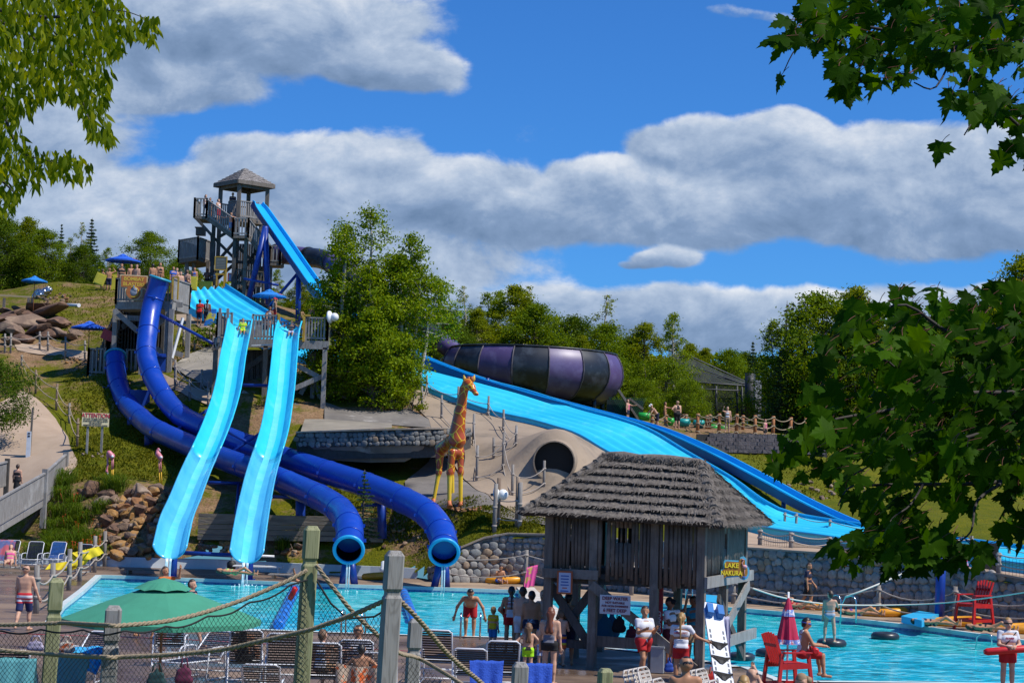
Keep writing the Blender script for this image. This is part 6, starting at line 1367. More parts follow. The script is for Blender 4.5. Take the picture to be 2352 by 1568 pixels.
UP=[(-60,1431,17.9),(0,1434,17.8),(114,1431,17.6),(151,1430,17.4),(241,1435,16.1),(282,1435,16.1),(402,1422,16.5),(534,1385,16.9),(652,1337,17.1),(705,1309,17.2)]
LW=[(-60,1486,17.7),(0,1492,17.6),(114,1502,17.4),(231,1508,16.1),(279,1508,16.1),(402,1502,15.9),(514,1490,15.7),(588,1474,15.5),(698,1449,15.2),(746,1434,15.1),(815,1409,14.9),(893,1374,14.65)]
DR=[(726,1297,17.2),(771,1356,17.2),(815,1409,17.3),(881,1468,17.6),(919,1499,18.2),(960,1510,19.4),(1033,1552,18.6),(1090,1590,18.2)]
DR2=[(915,1374,14.7),(964,1424,15.0),(1033,1504,15.6),(1107,1568,16.2),(1150,1610,16.6)]
for q,r_ in((UP,.021),(LW,.021),(DR,.021),(DR2,.021)):hexrope([P(*a)for a in q],r_).build('rope',rope_m,fence)
def netting(topf,x0,x1,df,ybot,step=10.5):
 mb=MB()
 for sgn in(1,-1):
  c=-1200
  while c<2600:
   pts_=[];
   for y in range(1290,ybot+1,6):
    x=c+sgn*(y-1290)*.72+2.2*math.sin(y*.09+c*.05)
    if x0<=x<=x1 and y>topf(x):pts_.append(P(x,y,df(x)))
    elif len(pts_)>1:mb.tube(pts_,.0024,3,cap=False);pts_=[]
    else:pts_=[]
   if len(pts_)>1:mb.tube(pts_,.0024,3,cap=False)
   c+=step
 return mb
ux=[a[0]for a in UP];uy=[a[1]for a in UP];ud=[a[2]for a in UP]
swag=lambda x:np.interp(x,ux,uy)+13+9*abs(math.sin(x*.033))
netting(swag,-20,708,lambda x:np.interp(x,ux,ud)+.02,1600).build('net',netm,fence)
dx=[a[0]for a in DR];dy=[a[1]for a in DR];dd_=[a[2]for a in DR];swag2=lambda x:np.interp(x,[726,760,800,860,893],[1330,1385,1420,1415,1395]);
netting(swag2,728,893,lambda x:15.4,1600).build('net',netm,fence);netting(lambda x:np.interp(x,dx,dy)+12,920,1090,lambda x:18.4,1600).build('net',netm,fence)
for fn,x0,x1,df in((swag,-20,706,lambda x:np.interp(x,ux,ud)),(swag2,728,893,lambda x:15.4)):
 MB().tube([P(x,fn(x),df(x))for x in np.linspace(x0,x1,90)],.009,5).build('net_cord',netm,fence)
wframe=mat('white chair tube',(.72,.73,.75),.35,(.6,.61,.63),4);navy=mat('navy vinyl strap',(.016,.018,.04),.45,(.010,.012,.028),5);black_s=mat('black vinyl strap',(.014,.013,.016),.45,(.008,.008,.01),5)
bluew=mat('blue vinyl strap',(.03,.13,.42),.45,(.02,.09,.33),5)
def strap_chair(sm,lean=.30,seatl=.5,footl=0.0,hb=.62,n=13):
 """tube-frame strap chair facing +y (its back towards -y)"""
 t=thing('strap_chair','x','chair');w_=.29;sh=.36
 back=lambda s_:V(0,-.05-lean*s_*hb/.62,sh+.04+s_*hb)
 mb=MB();b1=[V(-w_,0,0)+back(f)for f in(0,.5,.93)]+[V(-w_+.06,0,0)+back(1),V(w_-.06,0,0)+back(1)]+[V(w_,0,0)+back(f)for f in(.93,.5,0)];mb.tube(b1,.017,8);mb.build('back_frame',wframe,t,False)
 mb=MB();L_=seatl+footl;mb.tube([V(-w_,-.05,sh),V(-w_,L_,sh+.03),V(-w_+.05,L_+.05,sh+.02),V(w_-.05,L_+.05,sh+.02),V(w_,L_,sh+.03),V(w_,-.05,sh)],.017,8);mb.build('seat_frame',wframe,t,False)
 mb=MB()
 for i in range(n):
  s_=.05+.92*i/(n-1)if i<n-3 else 0
  if i>=n-3:s_=.82+.07*(i-n+3)
  p=back(s_);mb.box(p+V(0,.004,0),(2*w_,.006,hb/n*.72),M=Matrix.Rotation(math.atan2(lean,.62),3,'X'))
 mb.build('backrest',sm,t,False);mb=MB()
 for i in range(max(6,int(L_/.075))):y=.0+i*.075;mb.box(V(0,y,sh+.02),(2*w_,.054,.006))
 mb.build('seat',sm,t,False)
 for s_ in(-1,1):
  x=s_*(w_+.02);mb=MB();mb.tube([V(x,-.30,.02),V(x,-.24,.02),V(x,-.20,.30),V(x,-.16,.58),V(x,.0,.60),V(x,.34,.59),V(x,.42,.54),V(x,.46,.30),V(x,.52,.02),V(x,-.24,.018)],.016,7);mb.build('armrest',wframe,t,False)
 mb=MB();mb.tube([V(-w_-.02,-.24,.12),V(w_+.02,-.24,.12)],.014,6);mb.tube([V(-w_-.02,.48,.2),V(w_+.02,.48,.2)],.014,6);mb.tube([V(-w_,-.14,sh-.08),V(w_,-.14,sh-.08)],.014,6);mb.build('stretcher',wframe,t,False)
 return t
CH={}
def chair(kind,px,py,ang,label,group=None,z=0.0,sc=1.12):
 """px, py: the chair's point on the deck"""
 if kind not in CH:CH[kind]=t={'black':lambda:strap_chair(black_s),'navy':lambda:strap_chair(navy),'blue':lambda:strap_chair(bluew),'flat':lambda:strap_chair(navy,.9,.6,.55,.42),'low':lambda:strap_chair(black_s,.62,.55,.3,.5)}[kind]()
 else:t=copy_tree(CH[kind])
 g=G(px,py,z);return place(t,(g.x,g.y,z),R(ang),sc,label,group)
chair('black',388,1528,4,'dark strap chair seen from behind, just right of the green umbrella pole');pass
chair('black',560,1572,10,'dark strap chair with the long-haired woman sitting in it');chair('black',648,1582,6,'empty dark strap chair left of the tall green post')
chair('flat',470,1556,160,'low navy lounger under the rope left of the woman in the chair');chair('black',1003,1568,-4,'dark strap chair right of the small silver post');chair('black',1150,1600,4,'upright dark strap chair with blue towels, nearest to the group of bathers')
chair('low',1080,1600,-2,'low strap chair with white frame under the sloping rope');chair('black',742,1610,2,'dark strap chair behind the tall green post, with the light-haired person');chair('navy',815,1600,3,'navy strap chair in front of the man in the white shirt');chair('flat',868,1598,2,'navy lounger between the white shirt and the silver post')
chair('navy',25,1640,5,'navy strap chair at the lower left corner under the teal towel');chair('flat',205,1560,170,'lounger with the bright blue patterned towel');chair('low',600,1650,3,'low lounger at the bottom edge below the empty chair')
chair('navy',20,1302,172,'strap chair at the far left draped with the printed towel');chair('navy',75,1306,176,'navy and white strap chair on the far left deck, facing the pool');chair('blue',126,1306,170,'bright blue strap chair on the far left deck');chair('navy',183,1313,150,'strap chair draped with the yellow cloth on the far left deck')
shell=mat('pale resin chair',(.58,.53,.47),.45,(.48,.43,.38),4)
def resin_chair():
 t=thing('resin_chair','x','chair');mb=MB()
 for s_ in(-1,1):mb.tube([V(s_*.26,-.36,1.0),V(s_*.27,-.20,.52),V(s_*.27,.05,.42),V(s_*.27,.42,.43),V(s_*.27,.50,.30),V(s_*.28,.40,.02)],.02,7)
 mb.tube([V(-.26,-.36,1.0),V(-.18,-.38,1.06),V(.18,-.38,1.06),V(.26,-.36,1.0)],.02,7);mb.build('frame',shell,t,False)
 mb=MB()
 for i in range(7):f=i/6;mb.box(V(0,-.35+.15*f,.98-.42*f),(.52,.012,.045))
 mb.build('backrest',shell,t,False);mb=MB()
 for i in range(7):mb.box(V(0,-.12+i*.085,.425),(.52,.06,.012))
 mb.build('seat',shell,t,False)
 for s_ in(-1,1):MB().tube([V(s_*.28,-.24,.0),V(s_*.29,-.16,.40),V(s_*.29,-.10,.64),V(s_*.29,.22,.66),V(s_*.29,.38,.60),V(s_*.28,.44,.44)],.02,7).build('armrest',shell,t,False)
 return t
rc0=resin_chair();first=True
for(px,py,a,n_,lab)in[(1480,1668,-118,4,'pale strap chair in the left stack below the lifeguard pointing a finger'),(1528,1700,-116,3,'pale strap chair in the middle stack at the bottom edge'),(1614,1672,-118,4,'pale strap chair in the stack right of the bare-backed man'),(1657,1704,-116,3,'pale strap chair in the stack under the white rescue board')]:
 for k in range(n_):
  c_=rc0 if first else copy_tree(rc0);first=False;g=G(px+k*11,py+k*3);place(c_,(g.x,g.y,k*.035),R(a),.92,lab,lab.replace('pale strap chair','chairs'))
def towel(label,p,wv,drops,m_,thick=.02,name='towel',wav=.03,cat='towel',seed=0):
 """cloth over an edge: p edge centre, wv edge vector (full width), drops = [(dir, length)] two hanging sides"""
 rg_=random.Random(seed);rows=[];wv=Vector(wv);n=14;(d0,l0),(d1,l1)=drops
 prof=[p+Vector(d0)*l0*f for f in(1,.75,.5,.25,.08)]+[p+Z*.015]+[p+Vector(d1)*l1*f for f in(.08,.25,.5,.75,1)]
 nn=wv.cross(Z).normalized();ph=rg_.uniform(0,6)
 for k,q in enumerate(prof):
  f=abs(k-5)/5;rows.append([q+wv*(j/n-.5)*(1-.06*f)+nn*(wav*f*math.sin(j*1.15+ph))+Z*(rg_.uniform(-.01,.01)+.05*f*math.sin(j*.45+ph))for j in range(n+1)])
 mb=MB();mb.sheet(rows,0,True);mb.sheet([[v+V(0,0,-.012)-nn*.01 for v in r_]for r_ in rows],0,True,True)
 o=mb.build(name,m_,None,False,p);return tag(o,label,cat)
terry_b=mat('royal blue towel',(.03,.10,.52),.95,(.02,.075,.42),12,bump=.4);teal_t=mat('teal dotted towel',(.10,.33,.35),.95,(.08,.27,.29),3,col3=(.45,.12,.16),scale3=14,lo3=.68,hi3=.72)
p=P(1118,1518,33.4);towel('royal blue towel over the low chair, left of the short silver post',p,(.62,.05,0),[((0,-.25,-1),.42),((0,.3,-1),.3)],terry_b,seed=1)
p=P(1238,1524,33.2);towel('royal blue towel hanging right of the short silver post',p,(.5,.1,0),[((0,-.2,-1),.5),((0,.3,-1),.3)],terry_b,seed=2)
p=P(32,1512,31);towel('teal dotted towel over the chair in the lower left corner',p,(.75,.1,0),[((0,-.3,-1),.7),((0,.3,-1),.5)],teal_t,seed=3)
p=P(160,1500,33);towel('second teal towel beside the leftmost green post',p,(.7,.1,0),[((0,-.4,-1),.8),((0,.3,-1),.3)],teal_t,seed=4)
p=P(203,1487,34.5);towel('bright blue patterned towel spread on a lounger',p,(.7,.05,0),[((0,-1,-.5),.75),((0,1,-.1),.2)],mat('blue print towel',(.02,.22,.62),.9,(.05,.45,.75),9,col3=(.16,.07,.40),scale3=8,lo3=.6,hi3=.66),seed=5)
p=P(15,1240,76);towel('printed pink and blue towel over the leftmost far chair',p,(.8,-.05,0),[((0,-.6,-1),.85),((0,.3,-1),.3)],mat('printed towel',(.10,.13,.28),.9,(.5,.10,.12),2.2,lo=.45,hi=.55,col3=(.55,.32,.26),scale3=2.5,lo3=.6,hi3=.63),seed=6)
ym=mat('yellow beach cloth',(.70,.56,.01),.8,(.58,.44,.01),5);p=P(196,1262,74.2);towel('bright yellow cloth thrown over the chair beside the rope posts',p,(.9,.9,.25),[((-.5,-.5,-1),.75),((.5,.2,-.6),.5)],ym,seed=7,wav=.08)
p=P(150,1290,73.6);towel('bright yellow cloth heap at the foot of the draped chair',p,(1.2,.3,.2),[((-.3,-.4,-.5),.5),((.3,.2,-.6),.4)],ym,seed=8,wav=.1)
p=P(1664,1416,42);towel('pale lilac towel hanging on the hut brace',p,(.24,.05,0),[((.04,-.1,-1),.98),((.1,.1,-1),.5)],mat('lilac towel',(.42,.42,.56),.95,(.35,.35,.48),7),seed=9,wav=.05)
p=P(1223,1300,74.5);towel('pink and yellow towel hanging on the rope rail by the cobble wall',p,(.45,.05,.12),[((-.15,-.1,-1),.85),((0,.1,-1),.3)],mat('pink beach towel',(.68,.06,.26),.9,(.7,.10,.30),3,col3=(.55,.42,.08),scale3=3,lo3=.55,hi3=.6),seed=10)
def umbrella(label,px,py,wpx,d,m_,drop=.34,vent=True,pole=None,n=8,ground=None,marks=None,rot=0.2,group=None):
 ap=P(px,py,d);r_=wpx*d/FPX/2;gz=T(ap.x,ap.y)if ground is None else ground;t=thing('parasol',label,'umbrella',(ap.x,ap.y,gz),group)
 mb=MB();rows=[]
 for f in(0.03,.25,.5,.75,1.0):
  rr=[]
  for k in range(n*4+1):
   a=rot+2*math.pi*k/(n*4);c_=1-.05*f*math.sin(math.pi*(k%4)/4)**1;rad=r_*f*(math.cos(math.pi/n)/math.cos(((a-rot+math.pi/n)%(2*math.pi/n))-math.pi/n))*1.04 if False else r_*f
   rr.append(ap+V(rad*math.cos(a)*c_,rad*math.sin(a)*c_,-drop*f**1.12*r_/.9*.9+.02*f*math.sin(math.pi*(k%4)/4)*0))
  rows.append(rr)
 mb.sheet(rows,0,False,True);mb.sheet([rows[-1],[q-Z*.09 for q in rows[-1]]],0,False,True);mb.build('canopy',m_,t)
 if vent:
  mb=MB();rows=[[ap+V(r_*f*math.cos(rot+2*math.pi*k/32),r_*f*math.sin(rot+2*math.pi*k/32),h+(.03*abs(math.sin(math.pi*k/4))if f>.2 else 0))for k in range(33)]for f,h in((.01,.09),(.16,.02),(.29,-.07*r_/1.2-.02))];mb.sheet(rows,0,False,True);mb.build('vent_cap',m_,t)
 mb=MB();mb.tube([V(ap.x,ap.y,gz),ap+Z*.07],.025,8);mb.build('pole',pole or flat('umbrella wood pole',(.35,.14,.05)),t)
 mb=MB()
 for k in range(n):a=rot+2*math.pi*k/n;mb.tube([ap-Z*.08,ap+V(r_*.97*math.cos(a),r_*.97*math.sin(a),-drop*r_-.03)],.012,4)
 mb.build('ribs',flat('umbrella ribs',(.2,.2,.2)),t)
 if marks:
  for k,cm in marks:
   a=rot+2*math.pi*(k+.5)/n;f0,f1=.72,.94
   def q(f,da):aa=a+da/f*.8;return ap+V(r_*f*math.cos(aa)*.965,r_*f*math.sin(aa)*.965,-drop*f**1.12*r_+.02)
   MB().add([q(f1,-.2),q(f1,.2),q(f0,.2),q(f0,-.2)],[(0,1,2,3)]).build('printed_patch',cm,t)
 return t
green_c=mat('green umbrella cloth',(.05,.28,.17),.85,(.045,.25,.15),3,bump=.15,bscale=60)
umbrella('large green parasol on the near deck',376,1338,452,33,green_c,.36,True,flat('orange wood pole',(.36,.13,.04)),8,0.0,None,.28)
blue_c=mat('blue umbrella cloth',(.015,.11,.60),.7,(.012,.09,.5),2);blue_d=mat('brighter blue umbrella cloth',(.015,.22,.62),.7,(.012,.18,.55),2)
mk=[(5,flat('pink print',(.6,.25,.35))),(7,flat('white print',(.6,.62,.75)))]
umbrella('deep blue parasol standing behind the orange sign',283,586,80,112,blue_c,.30,True,None,6,None,mk);umbrella('bright blue parasol near the rock ledge at the far left',80,636,60,121,blue_d,.30,True,None,6,None,mk,.5)
umbrella('deep blue parasol over the low tube platform',206,740,82,109.5,blue_c,.30,True,None,6,None,mk,.3);umbrella('blue parasol shading the lifeguard behind the launch platform',619,667,78,114,blue_d,.32,True,None,6,None,mk,.1)
red_c=mat('red umbrella cloth',(.52,.015,.07),.7,(.42,.012,.05),2);redtrim=mat('printed white trim',(.66,.68,.75),.7,(.15,.25,.6),14,lo=.5,hi=.56,col3=(.6,.1,.1),scale3=9,lo3=.6,hi3=.63)
def closed_umbrella(label,px,py0,py1,wpx,d,gz,ptop=None):
 ap=P(px,py0,d);h=ap.z-P(px,py1,d).z;r_=wpx*d/FPX/2;t=thing('closed_parasol',label,'umbrella',(ap.x,ap.y,gz));n=32
 def ringr(f):return r_*(.03+.97*f**.8)
 def rows(f0,f1,m_,out):return[[ap+V(*(lambda a,rr:(rr*math.cos(a),rr*math.sin(a)))(2*math.pi*k/n,(ringr(f)+out)*(1-.20*f*(k%4 in(1,2))-.08*(k%4==3))),-h*f)for k in range(n+1)]for f in np.linspace(f0,f1,m_)]
 mb=MB();mb.sheet(rows(0,.93,7,0),0,False);mb.build('folded_canopy',red_c,t);MB().sheet(rows(.90,1.0,3,.012),0,False).build('trim',redtrim,t);MB().sheet(rows(.28,.42,3,.012),0,False).build('band',redtrim,t)
 MB().tube([V(ap.x,ap.y,gz),ap+Z*.09],.022,8).build('pole',whitep,t);return t
closed_umbrella('closed red parasol with white printed trim beside the near lifeguard chair',1811,1368,1478,56,39.0,0.0)
closed_umbrella('closed pink-red parasol with white trim beside the far lifeguard chair',2217,1272,1333,30,64.5,0.0)
redp=mat('red painted wood',(.50,.015,.012),.45,(.38,.012,.01),4)
def guard_chair(label,loc,ang,sc=1.0):
 t=thing('lifeguard_chair',label,'chair',loc,None,R(ang));t.scale=(sc,)*3
 for x,y0,y1 in((-.36,.42,.50),(.36,.42,.50),(-.36,-.36,-.46),(.36,-.36,-.46)):MB().beam(V(x*1.15,y1*1.1,0),V(x,y0,1.16),.09,.07,upv=(1,0,0)).build('leg',redp,t,False)
 mb=MB();
 for i in range(6):mb.box(V(0,-.25+i*.13,.88),(.72,.11,.03))
 mb.build('seat',redp,t,False)
 for i in range(6):MB().beam(V(-.28+i*.112,-.28,.84),V(-.32+i*.128,-.56,1.62+.06*math.sin(math.pi*i/5)),.09,.025,upv=(1,0,0)).build('back_slat',redp,t,False)
 for x in(-.40,.40):MB().box(V(x,.08,1.18),(.14,.82,.035)).build('armrest',redp,t,False)
 MB().beam(V(-.40,.47,.33),V(.40,.47,.33),.04,.1).build('cross_rail',redp,t,False);MB().beam(V(-.40,-.43,.33),V(.40,-.43,.33),.04,.1).build('cross_rail',redp,t,False)
 for x in(-.39,.39):mb=MB();mb.beam(V(x,-.43,.33),V(x,.47,.33),.04,.1);mb.beam(V(x,-.37,.82),V(x,.45,.84),.04,.14);mb.build('side_rail',redp,t,False)
 MB().beam(V(-.33,-.50,1.36),V(.33,-.50,1.36),.03,.08).build('back_rail',redp,t,False);return t
guard_chair('empty red lifeguard chair in front of the cobble wall',G(2238,1446),125,.95);guard_chair('red lifeguard chair occupied by the guard in goggles',G(1806,1600),-68,.80)
def handrail(label,spots,m_=metal,name='pool_ladder'):
 t=thing(name,label,'ladder',G(spots[0][0],spots[0][2]))
 for(px,y0,y1,dirx)in spots:
  b=G(px,y1);h=P(px,y0,b.y).z;v=V(dirx,.45,0)
  MB().tube([b,b+Z*h*.8,b+Z*h*.96+v*.12,b+Z*h+v*.3,b+Z*h*.92+v*.62,b+Z*h*.6+v*.85,V(b.x,b.y,-.5)+v*.95],.024,8).build('rail',m_,t)
handrail('steel pool ladder the man in red shorts is climbing',[(1057,1408,1466,0),(1102,1408,1468,0)]);handrail('steel ladder rails under the net right of the tall green post',[(783,1400,1459,.1),(829,1406,1460,.1)]);handrail('steel ladder rails right of the green parasol',[(479,1416,1450,.1),(525,1414,1452,.1)])
handrail('white ladder at the far edge by the girl in the grey swimsuit',[(1931,1366,1427,-.5),(1966,1368,1430,-.5)]);handrail('thin ladder rail at the far edge seen under the hut',[(1575,1340,1392,-.2),(1590,1342,1393,-.2)]);handrail('steel ladder at the right behind the standing lifeguard',[(2278,1456,1480,-.4),(2340,1458,1486,-.4)])
boardm=mat('light blue diving board',(.03,.42,.70),.5,(.025,.36,.62),3)
for px,y0,y1,bp,lab,lab2 in[(2157,1262,1432,[(2070,1429),(2112,1417),(2157,1424),(2117,1440)],'thick blue post by the empty lifeguard chair','light blue jumping platform beside the empty lifeguard chair'),(1659,1318,1374,[(1600,1392),(1622,1378),(1662,1382),(1648,1398)],'thick blue post seen under the yellow hut sign','light blue jumping platform seen behind the hut')]:
 b=G(px,y1);o=MB().tube([b,V(b.x+.05,b.y,P(px,y0,b.y).z)],.165,16).build('post',bluesteel,None,False,b);tag(o,lab,'post')
 q=[G(x,y,.12)for x,y in bp];mb=MB();mb.add(q+[p+Z*.22 for p in q],[(0,3,2,1),(4,5,6,7),(0,1,5,4),(1,2,6,5),(2,3,7,6),(3,0,4,7)]);o=mb.build('jump_platform',boardm,None,False,q[0]);tag(o,lab2,'platform')
def guide(label,pts,r_=.022,m_=None):mb=MB();pts=[P(*p)for p in pts];mb.tube(smooth_path(pts,6),r_,6);o=mb.build('guide_rope',m_ or flat('white rope',(.62,.6,.52)),None,False,pts[0]);tag(o,label,'rope')
guide('long pale rope from the hut to the right edge over the pool',[(1728,1350,45),(1800,1372,50),(1900,1386,54),(2010,1389,57),(2150,1385,57),(2270,1372,55),(2400,1352,52)]);guide('pale rope slanting up to the thick blue post',[(1940,1370,60),(1990,1352,60),(2070,1318,61),(2150,1278,62)],.03)
tubem=mat('black inner tube',(.03,.035,.042),.35,(.02,.024,.03),3)
for px,py,s_,lab in[(1910,1477,1.0,'black inner tube under the girl in the grey swimsuit'),(2033,1461,1.0,'black inner tube floating alone before the jumping platform'),(1770,1500,.95,'black inner tube floating behind the near lifeguard chair'),(1702,1508,.85,'black inner tube floating beside the hut post')]:
 g=G(px,py,-.10);mb=MB();A=[2*math.pi*i/28 for i in range(28)];mb.tube([V(.31*math.cos(a),.31*math.sin(a),0)for a in A],.135,12,closed=True);o=mb.build('inner_tube',tubem);o.location=g;o.scale=(s_*.98,s_*.98,s_);tag(o,lab,'inner tube')
orr=mat('orange vinyl raft',(.75,.33,.01),.4,(.65,.26,.01),3)
def raft(px,py,w_,lab):
 g=G(px,py,.1);mb=MB();A=[2*math.pi*i/24 for i in range(24)];mb.tube([V(w_*math.cos(a),.42*math.sin(a),.05+.05*math.cos(a))for a in A],.15,10,closed=True);mb.box(V(0,0,.02),(w_*1.7,.7,.06));o=mb.build('raft',orr);o.location=g;tag(o,lab,'raft')
raft(1160,1334,.72,'orange raft with the boy leaning on it at the cobble wall');raft(868,1325,.55,'orange raft half hidden by the silver post at the channel wall');raft(1905,1394,.75,'orange raft at the wall behind the girl on the inner tube');raft(2030,1408,.7,'orange raft with the sunbather in purple by the wall');raft(2198,1430,.7,'orange raft behind the empty lifeguard chair');raft(2345,1446,.7,'orange raft at the right edge by the wall')
flo=mat('blue float vinyl',(.02,.16,.62),.3,(.03,.22,.70),2,coat=.4)
def lane(lab,a,b,n_,r_):
 a,b=G(*a,-.06),G(*b,-.06);t=thing('lane_float',lab,'float',a);d=(b-a).normalized();L_=(b-a).length/n_
 for i in range(n_):
  p=a+d*L_*i;pts_=[p+d*L_*f for f in(.02,.08,.3,.7,.92,.98)];MB().tube(pts_,[r_*.7,r_*.93,r_,r_,r_*.93,r_*.7],14).build('float_segment',flo,t)
lane('segmented blue float line beside the lifeguard with the red tube',(640,1436),(678,1352),9,.19);lane('segmented blue float line behind the silver post',(951,1424),(926,1358),9,.17)
sb=thing('rescue_board','white rescue board with black straps and blue head blocks leaning on the hut','stretcher',G(1662,1572));a,b=P(1666,1590,39.0),P(1634,1388,41.2);d=(b-a);L_=d.length;d.normalize();xx=V(1,.35,0);xx=(xx-d*xx.dot(d)).normalized();nn=xx.cross(d).normalized()
if nn.y>0:nn=-nn
M=Matrix((xx,d,nn)).transposed().to_4x4();M.translation=a;hw=.21;mb=MB();mb.prism([(-hw*.72,0),(hw*.72,0),(hw,.2),(hw,L_-.25),(hw*.8,L_),(-hw*.8,L_),(-hw,L_-.25),(-hw,.2)],M,.05);mb.build('board',mat('white plastic',(.75,.77,.8),.4,(.68,.7,.74),2),sb)
for i in range(10):
 for s_ in(-1,1):MB().prism([(s_*.15-.02,.25+i*.17),(s_*.15+.02,.25+i*.17),(s_*.15+.02,.36+i*.17),(s_*.15-.02,.36+i*.17)],M@Matrix.Translation((0,0,.05)),.003).build('hand_slot',flat('slot shade',(.12,.13,.15)),sb)
for y in(.45,.95,1.4):MB().prism([(-hw,y+.05),(-.05,y-.03),(.06,y-.02),(hw,y+.07),(hw,y+.11),(.05,y+.06),(.03,y-.14),(-.04,y-.13),(-.05,y+.03),(-hw,y+.1)],M@Matrix.Translation((0,0,.052)),.02).build('strap',flat('black strap',(.015,.015,.017)),sb)
for s_ in(-1,1):MB().prism([(s_*.12-.07,L_-.5),(s_*.12+.07,L_-.5),(s_*.12+.07,L_-.2),(s_*.12-.07,L_-.2)],M@Matrix.Translation((0,0,.05)),.16).build('head_block',flat('blue foam block',(.01,.15,.45)),sb)
rb_=thing('rescue_tube','long red rescue board lettered GUARD hanging under the hut','rescue board',P(1516,1450,43.2));o=P(1516,1398,43.0);h=115*43/FPX/2;M=faceplane(o,tuple(-H2));mb=MB();mb.prism([(-.075,-h+.08),(-.04,-h),(.04,-h),(.075,-h+.08),(.075,h-.1),(.05,h-.03),(0,h),(-.05,h-.03),(-.075,h-.1)],M,.07);mb.build('board',mat('dull red foam',(.30,.012,.014),.6,(.24,.01,.012),3),rb_)
e=(M.to_3x3()@Matrix.Rotation(R(90),3,'Z')).to_euler();text('GUARD',.15,M@V(0,-.30,.075),e,flat('white letters',(.6,.58,.55)),rb_)
def bag(label,px0,py0,px1,py1,d,m_,z_=None):
 a,b=P(px0,py0,d),P(px1,py1,d);c=(a+b)/2;w_,h=(b.x-a.x)/2,(a.z-b.z)/2;caps=[((-w_*.4,0,-h*.55),(w_*.4,0,-h*.55),h*.38,h*.38),((-w_*.3,0,-h*.1),(w_*.3,0,0),h*.34,h*.3),((0,0,0),(0,0,h*.45),h*.24,h*.13)]
 t=thing('bag',label,'bag',c);vv,ff=surfnet(caps,h*.09,h*.18);vv[:,1]*=.6;link('body',npmesh('bag',vv,ff,[m_],True),t);mb=MB();mb.tube([V(-w_*.35,0,h*.3),V(-w_*.2,0,h*.95),V(w_*.2,0,h*.95),V(w_*.35,0,h*.3)],.015,5);mb.build('strap',m_,t,False);return t
bag('teal blue bag hanging from the hut beam at the left',1378,1388,1400,1474,44.0,flat('teal bag',(.01,.10,.18),.8));bag('bright blue bag hanging beside the teal one',1394,1390,1416,1470,44.1,flat('azure bag',(.012,.15,.30),.8));bag('black backpack hanging under the warning sign',1406,1400,1438,1455,43.8,flat('black nylon',(.012,.012,.016),.8));bag('maroon bag hanging beside the black backpack',1437,1424,1464,1474,43.7,flat('maroon nylon',(.14,.015,.03),.8))
bag('white and lilac bag on a lounger at the lower left',48,1458,116,1496,34.5,mat('white lilac bag',(.55,.5,.58),.8,(.3,.25,.4),9));bag('orange and white bag beside the leftmost green post',118,1458,186,1500,34.2,mat('orange bag',(.55,.10,.02),.8,(.5,.46,.4),6,lo=.52,hi=.58));bag('maroon bag standing on the deck by the bottom edge',400,1508,446,1575,31.5,flat('plum bag',(.13,.015,.05),.8));bag('black bag at the bottom edge under the rope',330,1520,390,1580,31.0,flat('dark teal bag',(.01,.05,.05),.8))
bag('red soft bag on the deck by the white rescue board',1618,1530,1652,1575,40.5,flat('red bag',(.5,.02,.012),.7));bag('blue bag beside the grey cabinet under the hut',1526,1508,1548,1545,42,flat('royal bag',(.01,.06,.35),.7))
t=thing('cabinet','grey metal cabinet on the deck under the hut','cabinet',G(1511,1545));g=Vector(t.location);MB().box(g+V(0,0,.3),(.30,.32,.56),R(-15)).build('body',mat('grey metal',(.35,.37,.4),.5,(.28,.3,.33),2),t);MB().box(g+V(0,0,.6),(.33,.35,.04),R(-15)).build('lid',mat('grey metal',(.35,.37,.4)),t)
tb2,o,w,h,M3=board('attention_sign','cream ATTENTION sign with red heading on two grey posts in the grass',189,948,250,979,onT(218,1042).y,None,mat('cream sign board',(.74,.64,.38),.7,(.62,.52,.32),4),posts=False,rz=R(16))
gz=T(o.x,o.y);
for s_ in(-.28,.25):MB().beam(V(o.x+s_*w*.96,o.y+.07+s_*w*.27,gz-.2),V(o.x+s_*w*.96,o.y+.07+s_*w*.27,o.z+h/2),.10,.10).build('post',grey,tb2)
text('ATTENTION',.30,o+M3@V(0,-.045,.20),(R(90),0,R(16)),flat('red heading',(.5,.03,.05)),tb2,sx=.82)
for i,s_ in enumerate(['NO HATS, GLASSES, FOOTWEAR','SWIMWEAR WITH METAL RIVETS','OR LIFE JACKETS','PERMITTED ON RACING RAPIDS']):text(s_,.10,o+M3@V(0,-.045,.03-i*.105),(R(90),0,R(16)),flat('black text',(.05,.05,.05)),tb2,sx=.82)
p=onT(64,1052);tpz=P(64,990,p.y).z-p.z;t=thing('height_marker','tall white height-marker board on the pale path','sign',p);MB().box(p+Z*tpz/2+V(0,0,0),(.22,.05,tpz)).build('board',whitep,t);MB().beam(p+V(.05,.1,-.2),p+V(.1,.1,tpz+1.2),.09,.09).build('post',grey2,t)
for i,yy in enumerate((.92,.82)):MB().box(p+V(0,-.03,tpz*yy),(.12,.012,.08)).build('mark',flat('dark mark',(.05,.05,.06)),t)
mb=MB()
for k in range(3):mb.tube([p+V(-.35-.1*k,0,1.3-k*.1),p+V(-.45-.08*k,-.1,.8),p+V(-.6,-.2,.1+.1*k)],.012,4)
def lamp(label,px,py,d,dirx):
 c=P(px,py,d);t=thing('floodlight',label,'lamp',c);lw=mat('white lamp housing',(.78,.79,.78),.3,(.7,.7,.7),2);mb=MB();mb.ball(c+V(dirx*.28,-.05,0),.24,14);mb.build('globe',lw,t);mb=MB();A=V(dirx,-.35,.1).normalized();mb.tube([c-A*.02,c+A*.06,c+A*.16],[.36,.34,.16],16);mb.build('reflector',lw,t);MB().tube([c-A*.25,c],.06,8).build('bracket',grey2,t)
